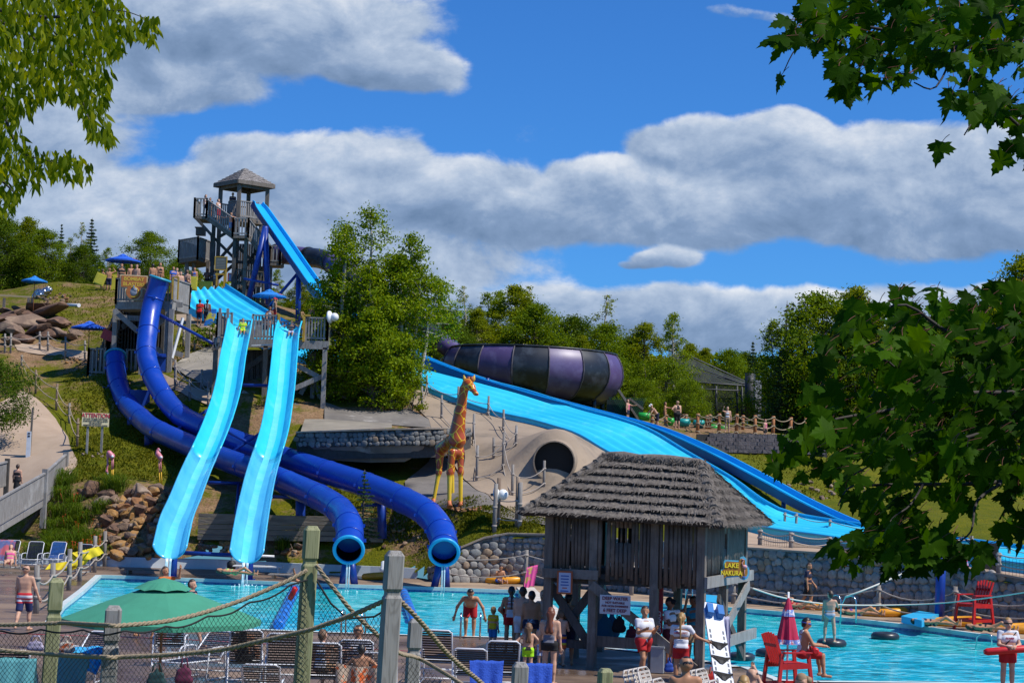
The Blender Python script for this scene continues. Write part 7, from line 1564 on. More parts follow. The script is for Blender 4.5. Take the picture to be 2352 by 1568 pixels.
lamp('white floodlight tied to the tall brown posts beside the giraffe',1140,1135,79.3,1);lamp('white floodlight on the right corner of the launch platform',757,728,101.2,1)
def simple(name,label,cat,mb,m_,at_):o=mb.build(name,m_,None,False,at_);return tag(o,label,cat)
p=onT(168,706);simple('drain_pipe','short white plastic pipe sticking out of the hillside','pipe',MB().tube([p+V(-.55,.2,.18),p+V(.3,0,.16),p+V(.42,-.12,.15)],[.11,.11,.14],12),whitep,p)
p=onT(94,683);mb=MB();vv,ff=surfnet([((0,0,0),(.5,0,.35),.35,.25),((-.2,0,.2),(-.4,.1,-.1),.2,.25)],.07,.1);vv+=np.random.default_rng(4).normal(0,.03,vv.shape);tag(link('foil_cover',npmesh('foil',vv,ff,[mat('crumpled silver foil',(.6,.62,.66),.25,(.4,.42,.46),6,metal=.9)],False),None,p+Z*.2),'crumpled silver cover over the rocks on the upper hillside','cover')
t=thing('shelter_rail','low pale rail on posts at the far left of the upper hillside','rail',onT(40,700));a,b=P(-40,676,124),P(70,682,124);MB().beam(a,b,.1,.12).build('rail',flat('pale rail',(.5,.38,.2)),t)
for x in(10,66,74):q=P(x,684,124);MB().beam(V(q.x,q.y,T(q.x,q.y)-.2),q,.16,.16).build('post',dark if x==74 else grey2,t)
p=onT(735,1158);simple('pipe_bundle','grey and blue pipe lying on the grass behind the timber wall','pipe',MB().tube([p+V(-.5,0,.15),p+V(.9,-.1,.15)],.13,10),mat('pale pipe',(.4,.45,.55),.4,(.2,.25,.45),4),p)
p=P(690,1039,88);simple('pipe_end','short white pipe beside the stone bridge','pipe',MB().tube([p,p+V(.95,0,0)],.06,8),whitep,p)
p=onT(880,1290);p=G(880,1313,.44);simple('pump_canister','small white pump canister on the channel wall between the tube outlets','pump',MB().lathe([(.11,0),(.15,.05),(.15,.16),(.10,.2),(.10,.42),(.02,.46)],p,14),whitep,p)
t=thing('pump_pipe','white bent pump pipe on the channel wall between the open slides','pipe',G(500,1300,.4));p=P(533,1268,80);MB().tube([p-Z*.5,p,p+V(.05,0,.06),p+V(.3,0,.08)],.05,8).build('pipe',whitep,t);MB().lathe([(.14,0),(.2,.1),(.2,.3),(.1,.4)],p-Z*.75,12).build('pump',flat('black pump',(.015,.015,.017)),t)
MB().tube([P(566,1274,80),P(630,1277,80)],.05,8).build('pipe',whitep,t)
t=thing('crate_step','weathered grey pallet on the deck beside the right open slide','pallet',G(660,1330));g=G(662,1329);
for i in range(4):MB().box(g+V(0,-.3+i*.2,.18),(1.6,.14,.04)).build('plank',grey,t)
for x in(-.6,.6):MB().box(g+V(x,0,.08),(.1,.75,.15)).build('bearer',grey2,t)
t=thing('crate_step','dark weathered pallet on the deck beside the left open slide','pallet',G(335,1320));g=G(335,1318)
for i in range(4):MB().box(g+V(0,-.3+i*.2,.18),(2.0,.14,.04)).build('plank',grey2,t)
for x in(-.7,.7):MB().box(g+V(x,0,.08),(.1,.75,.15)).build('bearer',grey2,t)
t=thing('sunbed','white sunbed with a sunbather beside the pool between the open slides','lounger',G(590,1322));g=G(592,1318);MB().box(g+Z*.34,(2.1,.65,.05)).build('bed',whitep,t)
for x in(-.9,.9):MB().beam(g+V(x,-.25,0),g+V(x,-.25,.32),.05,.05).build('leg',whitep,t);MB().beam(g+V(x,.25,0),g+V(x,.25,.32),.05,.05).build('leg',whitep,t)
p=onT(2108,1290);p=P(2109,1262,76);simple('orange_crate','orange panel box at the run-out water fence','box',MB().box(p+Z*.25,(.52,.5,.75)).box(p+Z*.64,(.56,.54,.05)),mat('orange plywood',(.48,.13,.02),.7,(.38,.1,.015),3),p)
ng=thing('net_cage','large dark net enclosure with sloping roof behind the rope fence','cage',P(1650,950,152));mt_,t_,b_=nt('fine dark net');b_.inputs['Base Color'].default_value=(.05,.055,.06,1);b_.inputs['Roughness'].default_value=.9
tr_=N(t_,'ShaderNodeBsdfTransparent');mx_=N(t_,'ShaderNodeMixShader',inp={0:.42});t_.links.new(tr_.outputs[0],mx_.inputs[1]);t_.links.new(b_.outputs[0],mx_.inputs[2]);t_.links.new(mx_.outputs[0],t_.nodes['Material Output'].inputs['Surface'])
ra_,rb_2=[(1535,795),(1600,828),(1660,856),(1722,880)],[(1535,872),(1600,876),(1660,880),(1722,886)];rc_=[(1535,958),(1600,960),(1660,962),(1722,964)]
mb=MB();mb.sheet([[P(*q,158)for q in ra_],[P(*q,150)for q in rb_2],[P(*q,150)for q in rc_]],0,False);mb.sheet([[P(*q,158)for q in ra_],[P(*q,168)for q in rb_2]],0,False);mb.build('net',mt_,ng);cable=flat('grey cable',(.10,.10,.11))
for q0,q1,d0,d1 in[((1535,795),(1722,880),158,158),((1580,876),(1722,886),150,150),((1590,892),(1700,897),149.8,149.8),((1590,850),(1722,884),155,150),((1560,830),(1722,886),156,150)]:MB().tube([P(*q0,d0),P(*q1,d1)],.05,5).build('cable',cable,ng)
for x in(1612,1645,1693,1704):MB().tube([P(x,886,150),P(x,966,150)],.1,6).build('pole',flat('dark steel',(.03,.035,.04)),ng)
MB().tube([P(1723,857,149),P(1722,966,149)],.42,12).build('main_pole',flat('black pole',(.015,.02,.03)),ng);MB().box(P(1738,918,151),(.7,.5,3.2)).build('white_column',mat('pale column',(.45,.47,.5),.7),ng)
ls_=thing('lattice_shed','dark green lattice shed with a shingle roof at the right foot of the bowl','shed',onT(1440,965));gm_=flat('green lattice',(.01,.10,.05));mb=MB()
a0,a1=P(1398,950,120),P(1452,958,120)
for i in range(13):
 f=i/12;x=a0.x+(a1.x-a0.x)*f;mb.beam(V(x,120,a0.z-.6),V(x+.9,120,a0.z+1.1),.04,.03);mb.beam(V(x+.9,120.02,a0.z-.6),V(x,120.02,a0.z+1.1),.04,.03)
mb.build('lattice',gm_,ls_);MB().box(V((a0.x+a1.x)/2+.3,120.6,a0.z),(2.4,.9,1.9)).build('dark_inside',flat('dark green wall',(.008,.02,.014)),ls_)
for s_ in(0,1):MB().beam(P(1420+s_*25,895+s_*20,119.5),P(1465+s_*12,962-s_*22,119.5),.7,.14).build('roof_panel',grey2,ls_)
gt=mat('green raft vinyl',(.02,.42,.05),.4,(.015,.3,.04),3);tt_=mat('teal raft vinyl',(.01,.33,.30),.4,(.01,.26,.25),3)
for px,py,w_,m_,lab in[(1480,958,26,gt,'bright green raft left of the bent man in the white cap'),(1570,972,28,tt_,'teal raft behind the man in the black top'),(1605,975,24,tt_,'teal raft between the first orange posts'),(1640,985,24,gt,'green raft behind the orange posts'),(1540,970,14,gt,'green raft end by the man in the black top'),(1660,987,16,gt,'small green raft near the person in white')]:
 c=P(px,py,118.5);r_=w_*118.5/FPX/2;o=MB().tube([V(-r_,0,0),V(-r_*.9,0,.05),V(r_*.9,0,.05),V(r_,0,0)],[.1,.27,.27,.1],10).build('river_raft',m_);o.location=c;tag(o,lab,'raft')
pinkm=mat('flamingo pink',(.66,.22,.27),.5,(.55,.16,.2),5);beak=flat('black and white beak',(.5,.5,.52));fy=flat('flamingo leg yellow',(.72,.42,.02))
def flamingo(label,pb,caps,legs,bk):
 b=pb[0];t=thing('flamingo_statue',label,'statue',onT(*b));d=t.location.y;A=lambda q:P(q[0],q[1],d+(q[2]if len(q)>2 else 0));k=d/FPX
 cs=[(tuple(A(a)-t.location),tuple(A(c)-t.location),ra_*k,rb_*k)for a,c,ra_,rb_ in caps];vv,ff=surfnet(cs,.028,.05);link('body',npmesh('flamingo',vv,ff,[pinkm],True),t)
 for a,c in legs:m_=(A(a)+A(c))/2;MB().tube([A(a),m_],.026,6).build('upper_leg',pinkm,t);MB().tube([m_,A(c)-Z*.1],.024,6).build('leg',fy,t)
 MB().ball(A(bk[0]),3.6*k,8).build('wing_patch',whitep,t);MB().tube([A(bk[1]),A(bk[2])],[2.0*k,.9*k],8).build('beak',beak,t)
flamingo('pink flamingo statue with its neck bent down to the grass',[(257,1103)],[((251,1040),(257,1047),6,7),((251,1040),(247,1046),5,3),((247,1046),(247,1068),2.6,2.0),((247,1068),(245,1082),2,2.2),((245,1082),(247,1084),3,2)],[((257,1054),(257,1103)),((260,1053),(260,1101))],[(258,1048,-.12),(247,1085),(248,1091)])
flamingo('pink flamingo statue standing upright with its head turned back',[(368,1112)],[((363,1043),(368,1050),6.5,6),((363,1043),(361,1036),4,3),((361,1036),(364,1031),2.6,3),((368,1050),(369,1058),5,2.5)],[((365,1058),(367,1112)),((369,1058),(372,1109))],[(370,1050,-.12),(366,1032),(369,1037)])
gm2,gt_,gb_=nt('giraffe coat');L=gt_.links.new;tc=N(gt_,'ShaderNodeTexCoord');vo=N(gt_,'ShaderNodeTexVoronoi',feature='DISTANCE_TO_EDGE',inp={'Scale':2.5});L(tc.outputs['Object'],vo.inputs['Vector']);r_=N(gt_,'ShaderNodeMapRange',inp={'From Min':.022,'From Max':.042});L(vo.outputs['Distance'],r_.inputs['Value'])
sp=N(gt_,'ShaderNodeSeparateXYZ');L(tc.outputs['Object'],sp.inputs[0]);lg=N(gt_,'ShaderNodeMapRange',inp={'From Min':1.36,'From Max':1.46});L(sp.outputs[2],lg.inputs['Value']);mu=N(gt_,'ShaderNodeMath',operation='MULTIPLY');L(r_.outputs[0],mu.inputs[0]);L(lg.outputs[0],mu.inputs[1])
mx=N(gt_,'ShaderNodeMix',data_type='RGBA');mx.inputs[6].default_value=(.76,.48,.015,1);mx.inputs[7].default_value=(.42,.068,.008,1);L(mu.outputs[0],mx.inputs[0]);L(mx.outputs[2],gb_.inputs['Base Color']);gb_.inputs['Roughness'].default_value=.3;gb_.inputs['Coat Weight'].default_value=.15
DG=81.0;gr0=P(1040,1165,DG);gir=thing('giraffe_statue','tall painted giraffe statue with orange patches standing on the slope','statue',gr0);kk=DG/FPX
def GA(x,y,dy=0):v=P(x,y,DG+dy)-gr0;return(v.x,v.y,v.z)
K_=kk
gc=[(GA(1050,1010,.1),GA(1040,1015,1.2),19*K_,17*K_),(GA(1040,1015,1.2),GA(1014,1030,2.0),17*K_,15*K_),(GA(1048,1030,.2),GA(1050,1040,.1),15*K_,13*K_),(GA(1050,995,.1),GA(1057,945,.0),17*K_,12.5*K_),(GA(1057,945,0),GA(1066,893,-.1),12.5*K_,9*K_),(GA(1066,893,-.1),GA(1074,880,-.25),9.2*K_,10*K_),(GA(1074,880,-.25),GA(1083,889,-.55),10.5*K_,8.5*K_),(GA(1083,889,-.55),GA(1092,903,-.8),7*K_,4.6*K_),(GA(1091,901,-.8),GA(1096,905,-.85),4.2*K_,3.6*K_)]
legs_=[((1039,1038,-.1),(1033,1085,-.1),(1032,1155,-.2),9,6.0,4.2),((1057,1036,.2),(1058,1085,.1),(1058,1155,.1),9,5.5,4.2),((1011,1035,1.9),(1008,1085,2.0),(996,1150,1.9),10,5.5,3.8),((1036,1035,2.2),(1038,1080,2.2),(1040,1145,2.2),9,5.5,3.8)]
for a,b,c,r0,r1,r2 in legs_:gc+=[(GA(*a),GA(*b),r0*K_,r1*K_),(GA(b[0],b[1]-2,b[2]),GA(*b),r1*K_*1.12,r1*K_),(GA(*b),GA(*c),r1*K_*.95,r2*K_)]
gc=[(a,b,c*1.08,d*1.08)for a,b,c,d in gc];vv,ff=surfnet(gc,.045,.09);bo=link('body',npmesh('giraffe',vv,ff,[gm2],True),gir)
hoof=flat('orange hoof',(.62,.17,.05));horn=flat('ossicone brown',(.38,.09,.03));ear=flat('yellow ear',(.62,.38,.03))
for a,b,c,r0,r1,r2 in legs_:q=Vector(GA(*c));MB().tube([q+Z*.12,q-Z*.02,q+V(.03,-.12,-.16)],[.085,.10,.13],8).build('hoof',hoof,gir,False)
for x in(1076,1083):MB().tube([Vector(GA(x,876,-.3)),Vector(GA(x+1,865,-.3))],[.06,.075],8).build('horn',horn,gir,False)
for x0,x1,s_ in((1069,1065,1),(1085,1090,.8)):MB().tube([Vector(GA(x0,878,-.1)),Vector(GA((x0+x1)/2,870,-.1)),Vector(GA(x1,861,-.05))],[.05,.09,.015],8).build('ear',ear,gir,False)
for x in(1075,1086):MB().ball(Vector(GA(x,884,-.46)),.055,8).build('eye',flat('black eye',(.01,.01,.01),.2),gir,False)
MB().tube([Vector(GA(1009,1018,2.3)),Vector(GA(1003,1040,2.45)),Vector(GA(1003,1062,2.4))],[.06,.04,.07],6).build('tail',horn,gir,False)
# ================================================================== people
def skinm(n,c):return mat(n,c,.5,tuple(x*.86 for x in c),9,spec=.35)
SK={'f':skinm('fair skin',(.62,.35,.23)),'m':skinm('tanned skin',(.49,.24,.13)),'d':skinm('brown skin',(.23,.10,.055))}
HR={'n':flat('brown hair',(.05,.026,.014),.5),'k':flat('black hair',(.012,.010,.010),.45),'b':flat('blond hair',(.36,.21,.07),.5),'r':flat('red brown hair',(.16,.045,.018),.5),'g':flat('light brown hair',(.17,.09,.045),.6)}
eyem=flat('dark eye',(.015,.01,.01),.2);lipm=flat('lip',(.34,.10,.08),.5)
def cl(n,c,c2=None,sc=14,st=(1,1,1),lo=.5,hi=.54):return mat(n,c,.85,c2 or tuple(x*.82 for x in c),sc if c2 else 7,stretch=st,lo=lo if c2 else.35,hi=hi if c2 else.65)
RED=cl('red lifeguard shorts',(.50,.012,.015));WHT=cl('white shirt',(.74,.74,.78));NVY=cl('navy cloth',(.012,.016,.05));BLK=cl('black cloth',(.012,.012,.014));GRY=cl('heather grey top',(.17,.17,.21));YEL=cl('yellow shirt',(.74,.52,.01));LIM=cl('neon lime',(.42,.86,.01));NEO=cl('neon yellow green',(.55,.85,.01));BLU=cl('blue shirt',(.02,.12,.55));AQU=cl('turquoise shirt',(.01,.20,.32));SIL=cl('pale grey swimsuit',(.36,.42,.50))
def bands(n,stops):
 mt,t,b=nt(n);tc=N(t,'ShaderNodeTexCoord');sp=N(t,'ShaderNodeSeparateXYZ');cr=N(t,'ShaderNodeValToRGB');e=cr.color_ramp.elements;cr.color_ramp.interpolation='CONSTANT'
 e[0].position=0;e[0].color=c4(stops[0][1]);e[1].position=stops[1][0];e[1].color=c4(stops[1][1])
 for p,c in stops[2:]:k=e.new(p);k.color=c4(c)
 t.links.new(tc.outputs['Object'],sp.inputs[0]);t.links.new(sp.outputs[2],cr.inputs[0]);t.links.new(cr.outputs[0],b.inputs['Base Color']);b.inputs['Roughness'].default_value=.85;return mt
_r,_w,_n=(.50,.015,.025),(.70,.69,.72),(.015,.025,.10)
STR=bands('red white navy stripe shorts',[(0,_n),(.70,_r),(.74,_w),(.79,_r),(.83,_w),(.90,_r)]);PAT=cl('blue print shorts',(.06,.20,.60),(.60,.62,.68),12);OSTR=bands('orange striped trunks',[(0,_n),(.55,(.60,.10,.01)),(.66,(.55,.5,.02)),(.72,(.06,.03,.25)),(.84,(.65,.18,.01)),(.92,_n)]);WPAT=cl('patterned halter suit',(.35,.45,.52),(.08,.10,.15),18);WSH=cl('white shorts',(.66,.66,.70));PUR=cl('purple cloth',(.12,.04,.28));PNK=cl('pink cloth',(.75,.10,.30));ORT=cl('orange print towel cloth',(.66,.12,.02),(.55,.42,.30),6);RDS=cl('bright red shirt',(.72,.012,.012));JER=cl('dark teal jersey',(.012,.02,.03));TAN=cl('khaki cloth',(.33,.22,.13))
STAND=((.13,.02,-1),(.06,.16,-1))
def person(label,loc,h=1.72,ang=0,sk='f',hair=('short','n'),wear=(),A=(None,None),L=(None,None),lean=0,hi=True,fat=1.0,kid=0.0,head=(0,0),rx=0,group=None,sit=False,extra=None,tilt=0):
 s=h/1.75;hs=1+.28*kid;wd=1-.10*kid;RES=.0175*max(.8,s)if hi else.030
 tl=R(lean);tu=V(0,-math.sin(tl),math.cos(tl));tf=V(0,-math.cos(tl),-math.sin(tl))
 def vec(v,sd):return V(sd*v[0],-v[1],v[2]).normalized()
 hips=[];legs=[]
 for q,sd in((L[0],-1),(L[1],1)):
  th,shn=q or((.03,0,-1),(.02,-.03,-1));hp_=V(sd*.088*wd,0,0);kn=hp_+vec(th,sd)*.42;an=kn+vec(shn,sd)*.41;fd=V(sd*.25,-1,0).normalized()
  if abs(vec(shn,sd).z)<.6:fd=(V(0,0,1)-vec(shn,sd)*.2).normalized()
  legs.append((hp_,kn,an,an+fd*.15+V(0,0,-.045)*(1 if fd.z<.5 else 0),an-fd*.04+V(0,0,-.035)))
 zmin=min(min(l[2].z,l[3].z,l[4].z)for l in legs)-.03
 if sit:zmin=-.12
 H0=V(0,0,-zmin)
 legs=[tuple(p+H0 for p in l)for l in legs]
 bp=lambda x,f,u:H0+V(x*wd,0,0)+tf*f+tu*u
 nk=bp(0,.0,.52);hd=R(head[1]);hy=R(head[0]);hu=(tu*math.cos(hd)+tf*math.sin(hd));
 if lean>25:hu=(tu+V(0,-.1,.9)).normalized()
 hf0=(V(0,-1,0)-hu*V(0,-1,0).dot(hu)).normalized();hs_=hf0.cross(hu);hf=hf0*math.cos(hy)+hs_*math.sin(hy);hx=hf.cross(hu)
 HP=lambda x,f,u:nk+hu*.05+(hx*x+hf*f+hu*u)*hs
 f2=fat
 body=[(bp(-.075,-.02,.0),bp(.075,-.02,0),.103*f2,.103*f2),(bp(-.06,0,.14),bp(.06,0,.14),.095*f2,.095*f2),(bp(-.085,.0,.32),bp(.085,0,.32),.10*f2,.10*f2),(bp(-.15,-.01,.455),bp(.15,-.01,.455),.062,.062),(bp(0,0,.45),nk+hu*.05,.075,.053),(bp(-.068,0,.07),bp(.068,0,.07),.098*f2,.098*f2),(bp(-.068,0,.23),bp(.068,0,.23),.099*f2,.099*f2),(bp(-.11,0,.40),bp(.11,0,.40),.085,.085),(HP(0,-.01,.125),HP(0,.035,.045),.086*hs,.060*hs),(HP(0,-.03,.10),HP(0,-.01,.14),.082*hs,.082*hs)]
 if hi:body+=[(HP(0,.085,.095),HP(0,.110,.062),.010*hs,.016*hs),(HP(-.085,-.01,.075),HP(-.088,-.015,.105),.013,.017),(HP(.085,-.01,.075),HP(.088,-.015,.105),.013,.017)]
 arms=[];ex=MB()
 for q,sd in((A[0],-1),(A[1],1)):
  ua,fa_=q or STAND;sh=bp(sd*.185,-.01,.455);el_=sh+vec(ua,sd)*.28;wr=el_+vec(fa_,sd)*.245;hdv=vec(fa_,sd);arms.append((sh,el_,wr,hdv))
  body+=[(sh,el_,.05*(.5+f2/2),.039),(el_,wr,.040,.027),(wr,wr+hdv*.075,.028,.033 if hi else.03)]
  if hi:
   pr=hdv.cross(V(0,1,0));pr=pr.normalized()if pr.length>.2 else V(1,0,0);cv=pr.cross(hdv).normalized()
   for k in range(4):
    o_=wr+hdv*.075+pr*(-.027+.018*k);l_=(.072,.082,.078,.06)[k];ex.tube([o_-hdv*.02,o_+hdv*l_*.45,o_+hdv*l_*.8+cv*.014,o_+hdv*l_+cv*.032],[.0105,.0095,.009,.006],5,0,False)
   o_=wr+hdv*.03+pr*-.03;ex.tube([o_+pr*.012,o_-pr*.022+hdv*.03,o_-pr*.025+hdv*.06+cv*.012],[.013,.011,.007],5,0,False)
 for l in legs:body+=[(l[0],l[1],.082*f2,.053),(l[1],l[2],.056,.035),(l[4],l[3],.035,.030),(l[1]+(l[2]-l[1])*.12+V(0,.012,0),l[1]+(l[2]-l[1])*.45+V(0,.016,0),.05,.048)]
 if hi:
  for x in(-.033,.033):ex.ball(HP(x,.080,.105),.011*hs,8,1)
  ex.tube([HP(-.024,.083,.028),HP(0,.094,.026),HP(.024,.083,.028)],[.004,.008,.004],5,2,False)
 t=thing('person',label,'person',loc,group,R(ang));t.scale=(s,)*3
 if rx:t.rotation_euler=(R(rx),0,R(ang))
 if tilt:t.rotation_euler=(t.rotation_euler[0],R(tilt),R(ang))
 def field(nm,caps,m_,cuts=(),k=.022,warp=None,mats=None,exm=None):
  Vv,F=surfnet([(tuple(c[0]),tuple(c[1]))+tuple(c[2:])for c in caps],RES,k,[(tuple(a),tuple(b))for a,b in cuts],.02,warp);
  if len(F)==0:return
  mi=None
  if exm and exm.f:F=np.concatenate([F,np.array(exm.f)+len(Vv)]);mi=[0]*(len(F)-len(exm.f))+exm.m;Vv=np.concatenate([Vv,np.array([tuple(v)for v in exm.v])])
  return link(nm,npmesh(nm,Vv,F,mats or[m_],True,mi),t)
 ex.f=[f for f in ex.f if len(f)==4];ex.m=ex.m[:len(ex.f)]if len(ex.m)>len(ex.f)else ex.m
 field('body',body,None,(),.036,mats=[SK[sk],eyem,lipm],exm=ex)
 st,hc=hair;cap=[(HP(0,-.022,.115),HP(0,-.012,.150),.096*hs,.088*hs)];fc=(HP(0,.055,.16),hf*.92-hu*.55)
 if st=='short':field('hair',cap+[(HP(0,-.05,.05),HP(0,-.04,.11),.062*hs,.08*hs)],HR[hc],[fc,(HP(0,0,.035),-hu+hf*.5)])
 elif st=='buzz':field('hair',[(HP(0,-.022,.115),HP(0,-.012,.145),.092*hs,.084*hs)],HR[hc],[fc,(HP(0,0,.06),-hu+hf*.7)])
 elif st in('long','pony'):
  field('hair',cap+[(HP(0,-.05,.06),HP(0,-.045,.11),.075*hs,.08*hs)],HR[hc],[fc,(HP(0,0,.02),-hu+hf*.6)])
  if st=='long':field('hair_length',[(HP(-.03,-.06,.08),bp(-.05,-.10,.27),.07*hs,.05),(HP(.03,-.06,.08),bp(.05,-.10,.27),.07*hs,.05)],HR[hc])
  else:field('pony_tail',[(HP(0,-.10,.13),HP(0,-.14,.10),.03,.035),(HP(0,-.14,.10),bp(.01,-.14,.20),.036,.014)],HR[hc])
 elif st=='cap':
  field('cap',[(HP(0,-.015,.13),HP(0,-.01,.155),.096*hs,.090*hs)],hc,[(HP(0,0,.125),-hu)]);MB().tube([HP(0,.06,.135),HP(0,.16,.12)],[.07,.05],8).build('cap_brim',hc,t,False)
 for w_ in wear:
  ty,m_=w_[0],w_[1];le=w_[2]if len(w_)>2 else None
  if ty in('shorts','trunk'):
   le=le or.62;caps=[(c[0],c[1],c[2]+.016,c[3]+.016)for c in body[:1]]+[(l[0],l[0].lerp(l[1],le),.082*f2+.020,.082*f2*(1-le)+.053*le+.036,True)for l in legs];field('shorts',caps,m_,[(bp(0,0,.10),tu)],.03)
  elif ty in('tee','tank','halter','crop'):
   low=-.02 if le is None else le;caps=[(c[0],c[1],c[2]+.017,c[3]+.017)for c in body[:4]]+[(bp(0,0,.40),bp(0,0,.5),.085,.07)]
   if ty=='tee':caps+=[(a[0],a[0].lerp(a[1],.62),.060*(.5+f2/2),.056)+(True,)for a in arms]
   cuts=[(bp(0,0,low),-tu),(bp(0,0,.515),tu)]
   if ty in('tank','halter','crop'):cuts+=[(bp(.142 if ty=='tank' else.13,0,0),V(1,0,.12 if ty=='tank' else.5)),(bp(-.142 if ty=='tank' else-.13,0,0),V(-1,0,.12 if ty=='tank' else.5))]
   if ty=='halter':cuts+=[(bp(0,-.02,.2),-tf+tu*.9)]
   if ty=='crop':cuts[0]=(bp(0,0,.24),-tu);cuts[1]=(bp(0,0,.42),tu)
   field('shirt',caps,m_,cuts)
  elif ty=='suit':field('swimsuit',[(c[0],c[1],c[2]+.011,c[3]+.011)for c in body[:3]]+[(bp(0,0,.3),bp(0,0,.42),.10,.06)],m_,[(bp(0,-.03,.28),-tf*1.0+tu*.5),(bp(0,0,.43),tu),(bp(.10,0,-.06),V(.8,0,-1)),(bp(-.10,0,-.06),V(-.8,0,-1))])
  elif ty=='dress':field('dress',[(c[0],c[1],c[2]+.016,c[3]+.016)for c in body[:3]]+[(bp(0,0,.1),bp(0,0,-.40),.13,.19,True)],m_,[(bp(0,0,.40),tu)])
  elif ty=='boardtube':
   a_,b_=le;MB().tube([bp(*a_),bp(*a_).lerp(bp(*b_),.06),bp(*a_).lerp(bp(*b_),.94),bp(*b_)],[.05,.085,.085,.05],10).build('rescue_tube',mat('rescue tube red',(.62,.012,.015),.45,(.5,.01,.012),3),t,False);MB().tube([bp(.17,.06,.48),bp(0,.12,.3),bp(-.18,.12,.12)],.014,5).build('tube_strap',BLK,t,False)
  elif ty=='goggles':MB().tube([HP(.088*math.cos(a),-.01+.105*math.sin(a),.105)for a in[2*math.pi*i/16 for i in range(16)]],.016,6,closed=True).build('goggles',m_,t,False)
  elif ty=='shirtprint':
   yy,tx,sz=le;e=Matrix.Rotation(R(180),3,'Z').to_euler()if False else None;o_=bp(0,yy,.34);M=Matrix.Rotation(R(90),3,'X')if yy>0 else Matrix.Rotation(R(180),3,'Z')@Matrix.Rotation(R(90),3,'X');q=text(tx,sz,(0,0,0),M.to_euler(),m_,t,sx=.95,name='shirt_print');q.location=o_
 if extra:extra(t,bp,HP,arms)
 return t
def E(px,py,z=0.0):return G(px,py,z)
bh=((.35,-.2,-.9),(-.6,-.6,-.5))
folded=((.2,.35,-.9),(-.75,.6,.15));hipsA=((.75,-.2,-.75),(-.75,.5,-.45));hold=((.15,.4,-.9),(-.35,1,.15));up_=((.5,.7,.1),(-.3,.35,1))
walkL=(((.02,.35,-1),(.0,-.05,-1)),((.02,-.3,-1),(0,-.55,-.85)))
sitL=(((.12,1,-.05),(.03,.1,-1)),)*2;loungeL=(((.08,1,.03),(.02,1,-.12)),)*2
gp_='LIFEGUARD'
rl=flat('red print',(.5,.02,.04))
person('shirtless man in red, white and navy striped shorts walking away on the left deck',E(53,1447),1.80,176,'f',('buzz','n'),[('shorts',STR,.95)],(((.32,.1,-1),(.3,.25,-.9)),((.14,.1,-1),(.05,.2,-1))),walkL,fat=1.05)
person('man in blue print shorts striding behind the green parasol',E(436,1482),1.78,75,'f',('short','n'),[('shorts',PAT,.85),('tee',NVY)],L=(((.05,.6,-.85),(0,.25,-1)),((.05,-.45,-.9),(0,-.7,-.7))))
person('brown-haired man rising behind the top of the green parasol',E(374,1442),1.74,60,'m',('short','n'),[('shorts',NVY),('tee',cl('orange top',(.6,.15,.02)))],(hold,up_))
person('bather with bare legs behind the left of the green parasol pole',E(338,1465),1.5,120,'m',('long','n'),[('suit',NVY)],L=walkL,kid=.3);person('bather half hidden behind the leftmost green post',E(118,1490),1.6,100,'m',('short','k'),[('shorts',TAN)])
person('lifeguard in white shirt raising a whistle behind the tall green post',E(700,1447),1.68,-70,'m',('cap',cl('blue cap',(.02,.16,.5))),[('tee',WHT),('shorts',RED),('boardtube',0,((.1,.34,.34),(-.1,.46,-.02)))],(((.1,.8,.2),(-.2,.3,.9)),None))
def chairp(px,py,ang,z=.42):return G(px,py,0)+Z*z
person('woman with long dark hair sitting in the dark strap chair',chairp(558,1566,0),1.66,176,'m',('long','k'),[('tank',BLK),('shorts',BLK)],(((.25,.3,-1),(0,.8,-.3)),)*2,loungeL,lean=-14,sit=True)
person('light-haired person in a white shirt pointing to the right',chairp(737,1594,0),1.64,165,'f',('short','g'),[('tank',WHT),('shorts',TAN)],(((.3,.7,-.4),(.9,.6,.2)),((.2,.3,-1),(0,1,-.2))),sitL,lean=-2,sit=True)
person('dark-haired man in a white T-shirt sitting left of the tallest silver post',chairp(818,1592,0),1.80,178,'m',('buzz','n'),[('tee',WHT),('shorts',NVY)],(((.25,.25,-1),(.2,.7,-.5)),)*2,sitL,sit=True,fat=1.15)
def tw(t,bp,HP,arms):
 rows=[]
 for i in range(9):
  f=i/8;rows.append([V(-.5+1.05*j/12,.23+.09*math.sin(j*1.3)*(.3+f)+.03*f,.50+.10*math.cos(math.pi*(j/12-.5))-.0-f*(.62+.10*math.sin(j*.6))-.18*math.sin(math.pi*j/12)*(1-f))for j in range(13)])
 MB().sheet(rows,0,True).build('towel',ORT,t,False)
person('girl with dark ponytail wrapped in an orange print towel',chairp(826,1614,0,.36),1.45,178,'m',('short','k'),[('halter',cl('turquoise halter',(.05,.42,.45)))],(((.7,.1,-.6),(.7,.2,.1)),((.6,.1,-.7),(.7,.2,-.1))),sitL,sit=True,extra=tw)
person('man in red shorts bending forward as he climbs the pool ladder',E(1078,1466,-.05),1.78,0,'m',('short','k'),[('shorts',RED,.8)],(((.55,.05,-.8),(.25,.05,-1)),((.55,.05,-.8),(.25,.05,-1))),(((.05,.3,-1),(0,-.2,-1)),((.05,.05,-1),(0,0,-1))),lean=64,head=(0,30))
person('small blond boy in a yellow shirt',E(1131,1492),1.10,160,'f',('short','b'),[('tee',YEL,-.06),('shorts',cl('blue boy shorts',(.02,.2,.5)),.9)],kid=.9)
person('lifeguard woman in white tank top and red shorts seen from behind with a red tube',E(1171,1496),1.70,185,'m',('pony','k'),[('tank',WHT),('shorts',RED,.5),('boardtube',0,((.30,.10,.22),(.05,.22,.02))),('shirtprint',rl,(-.128,gp_,.062))],(None,((.28,.0,-1),(-.3,.5,-.6))))
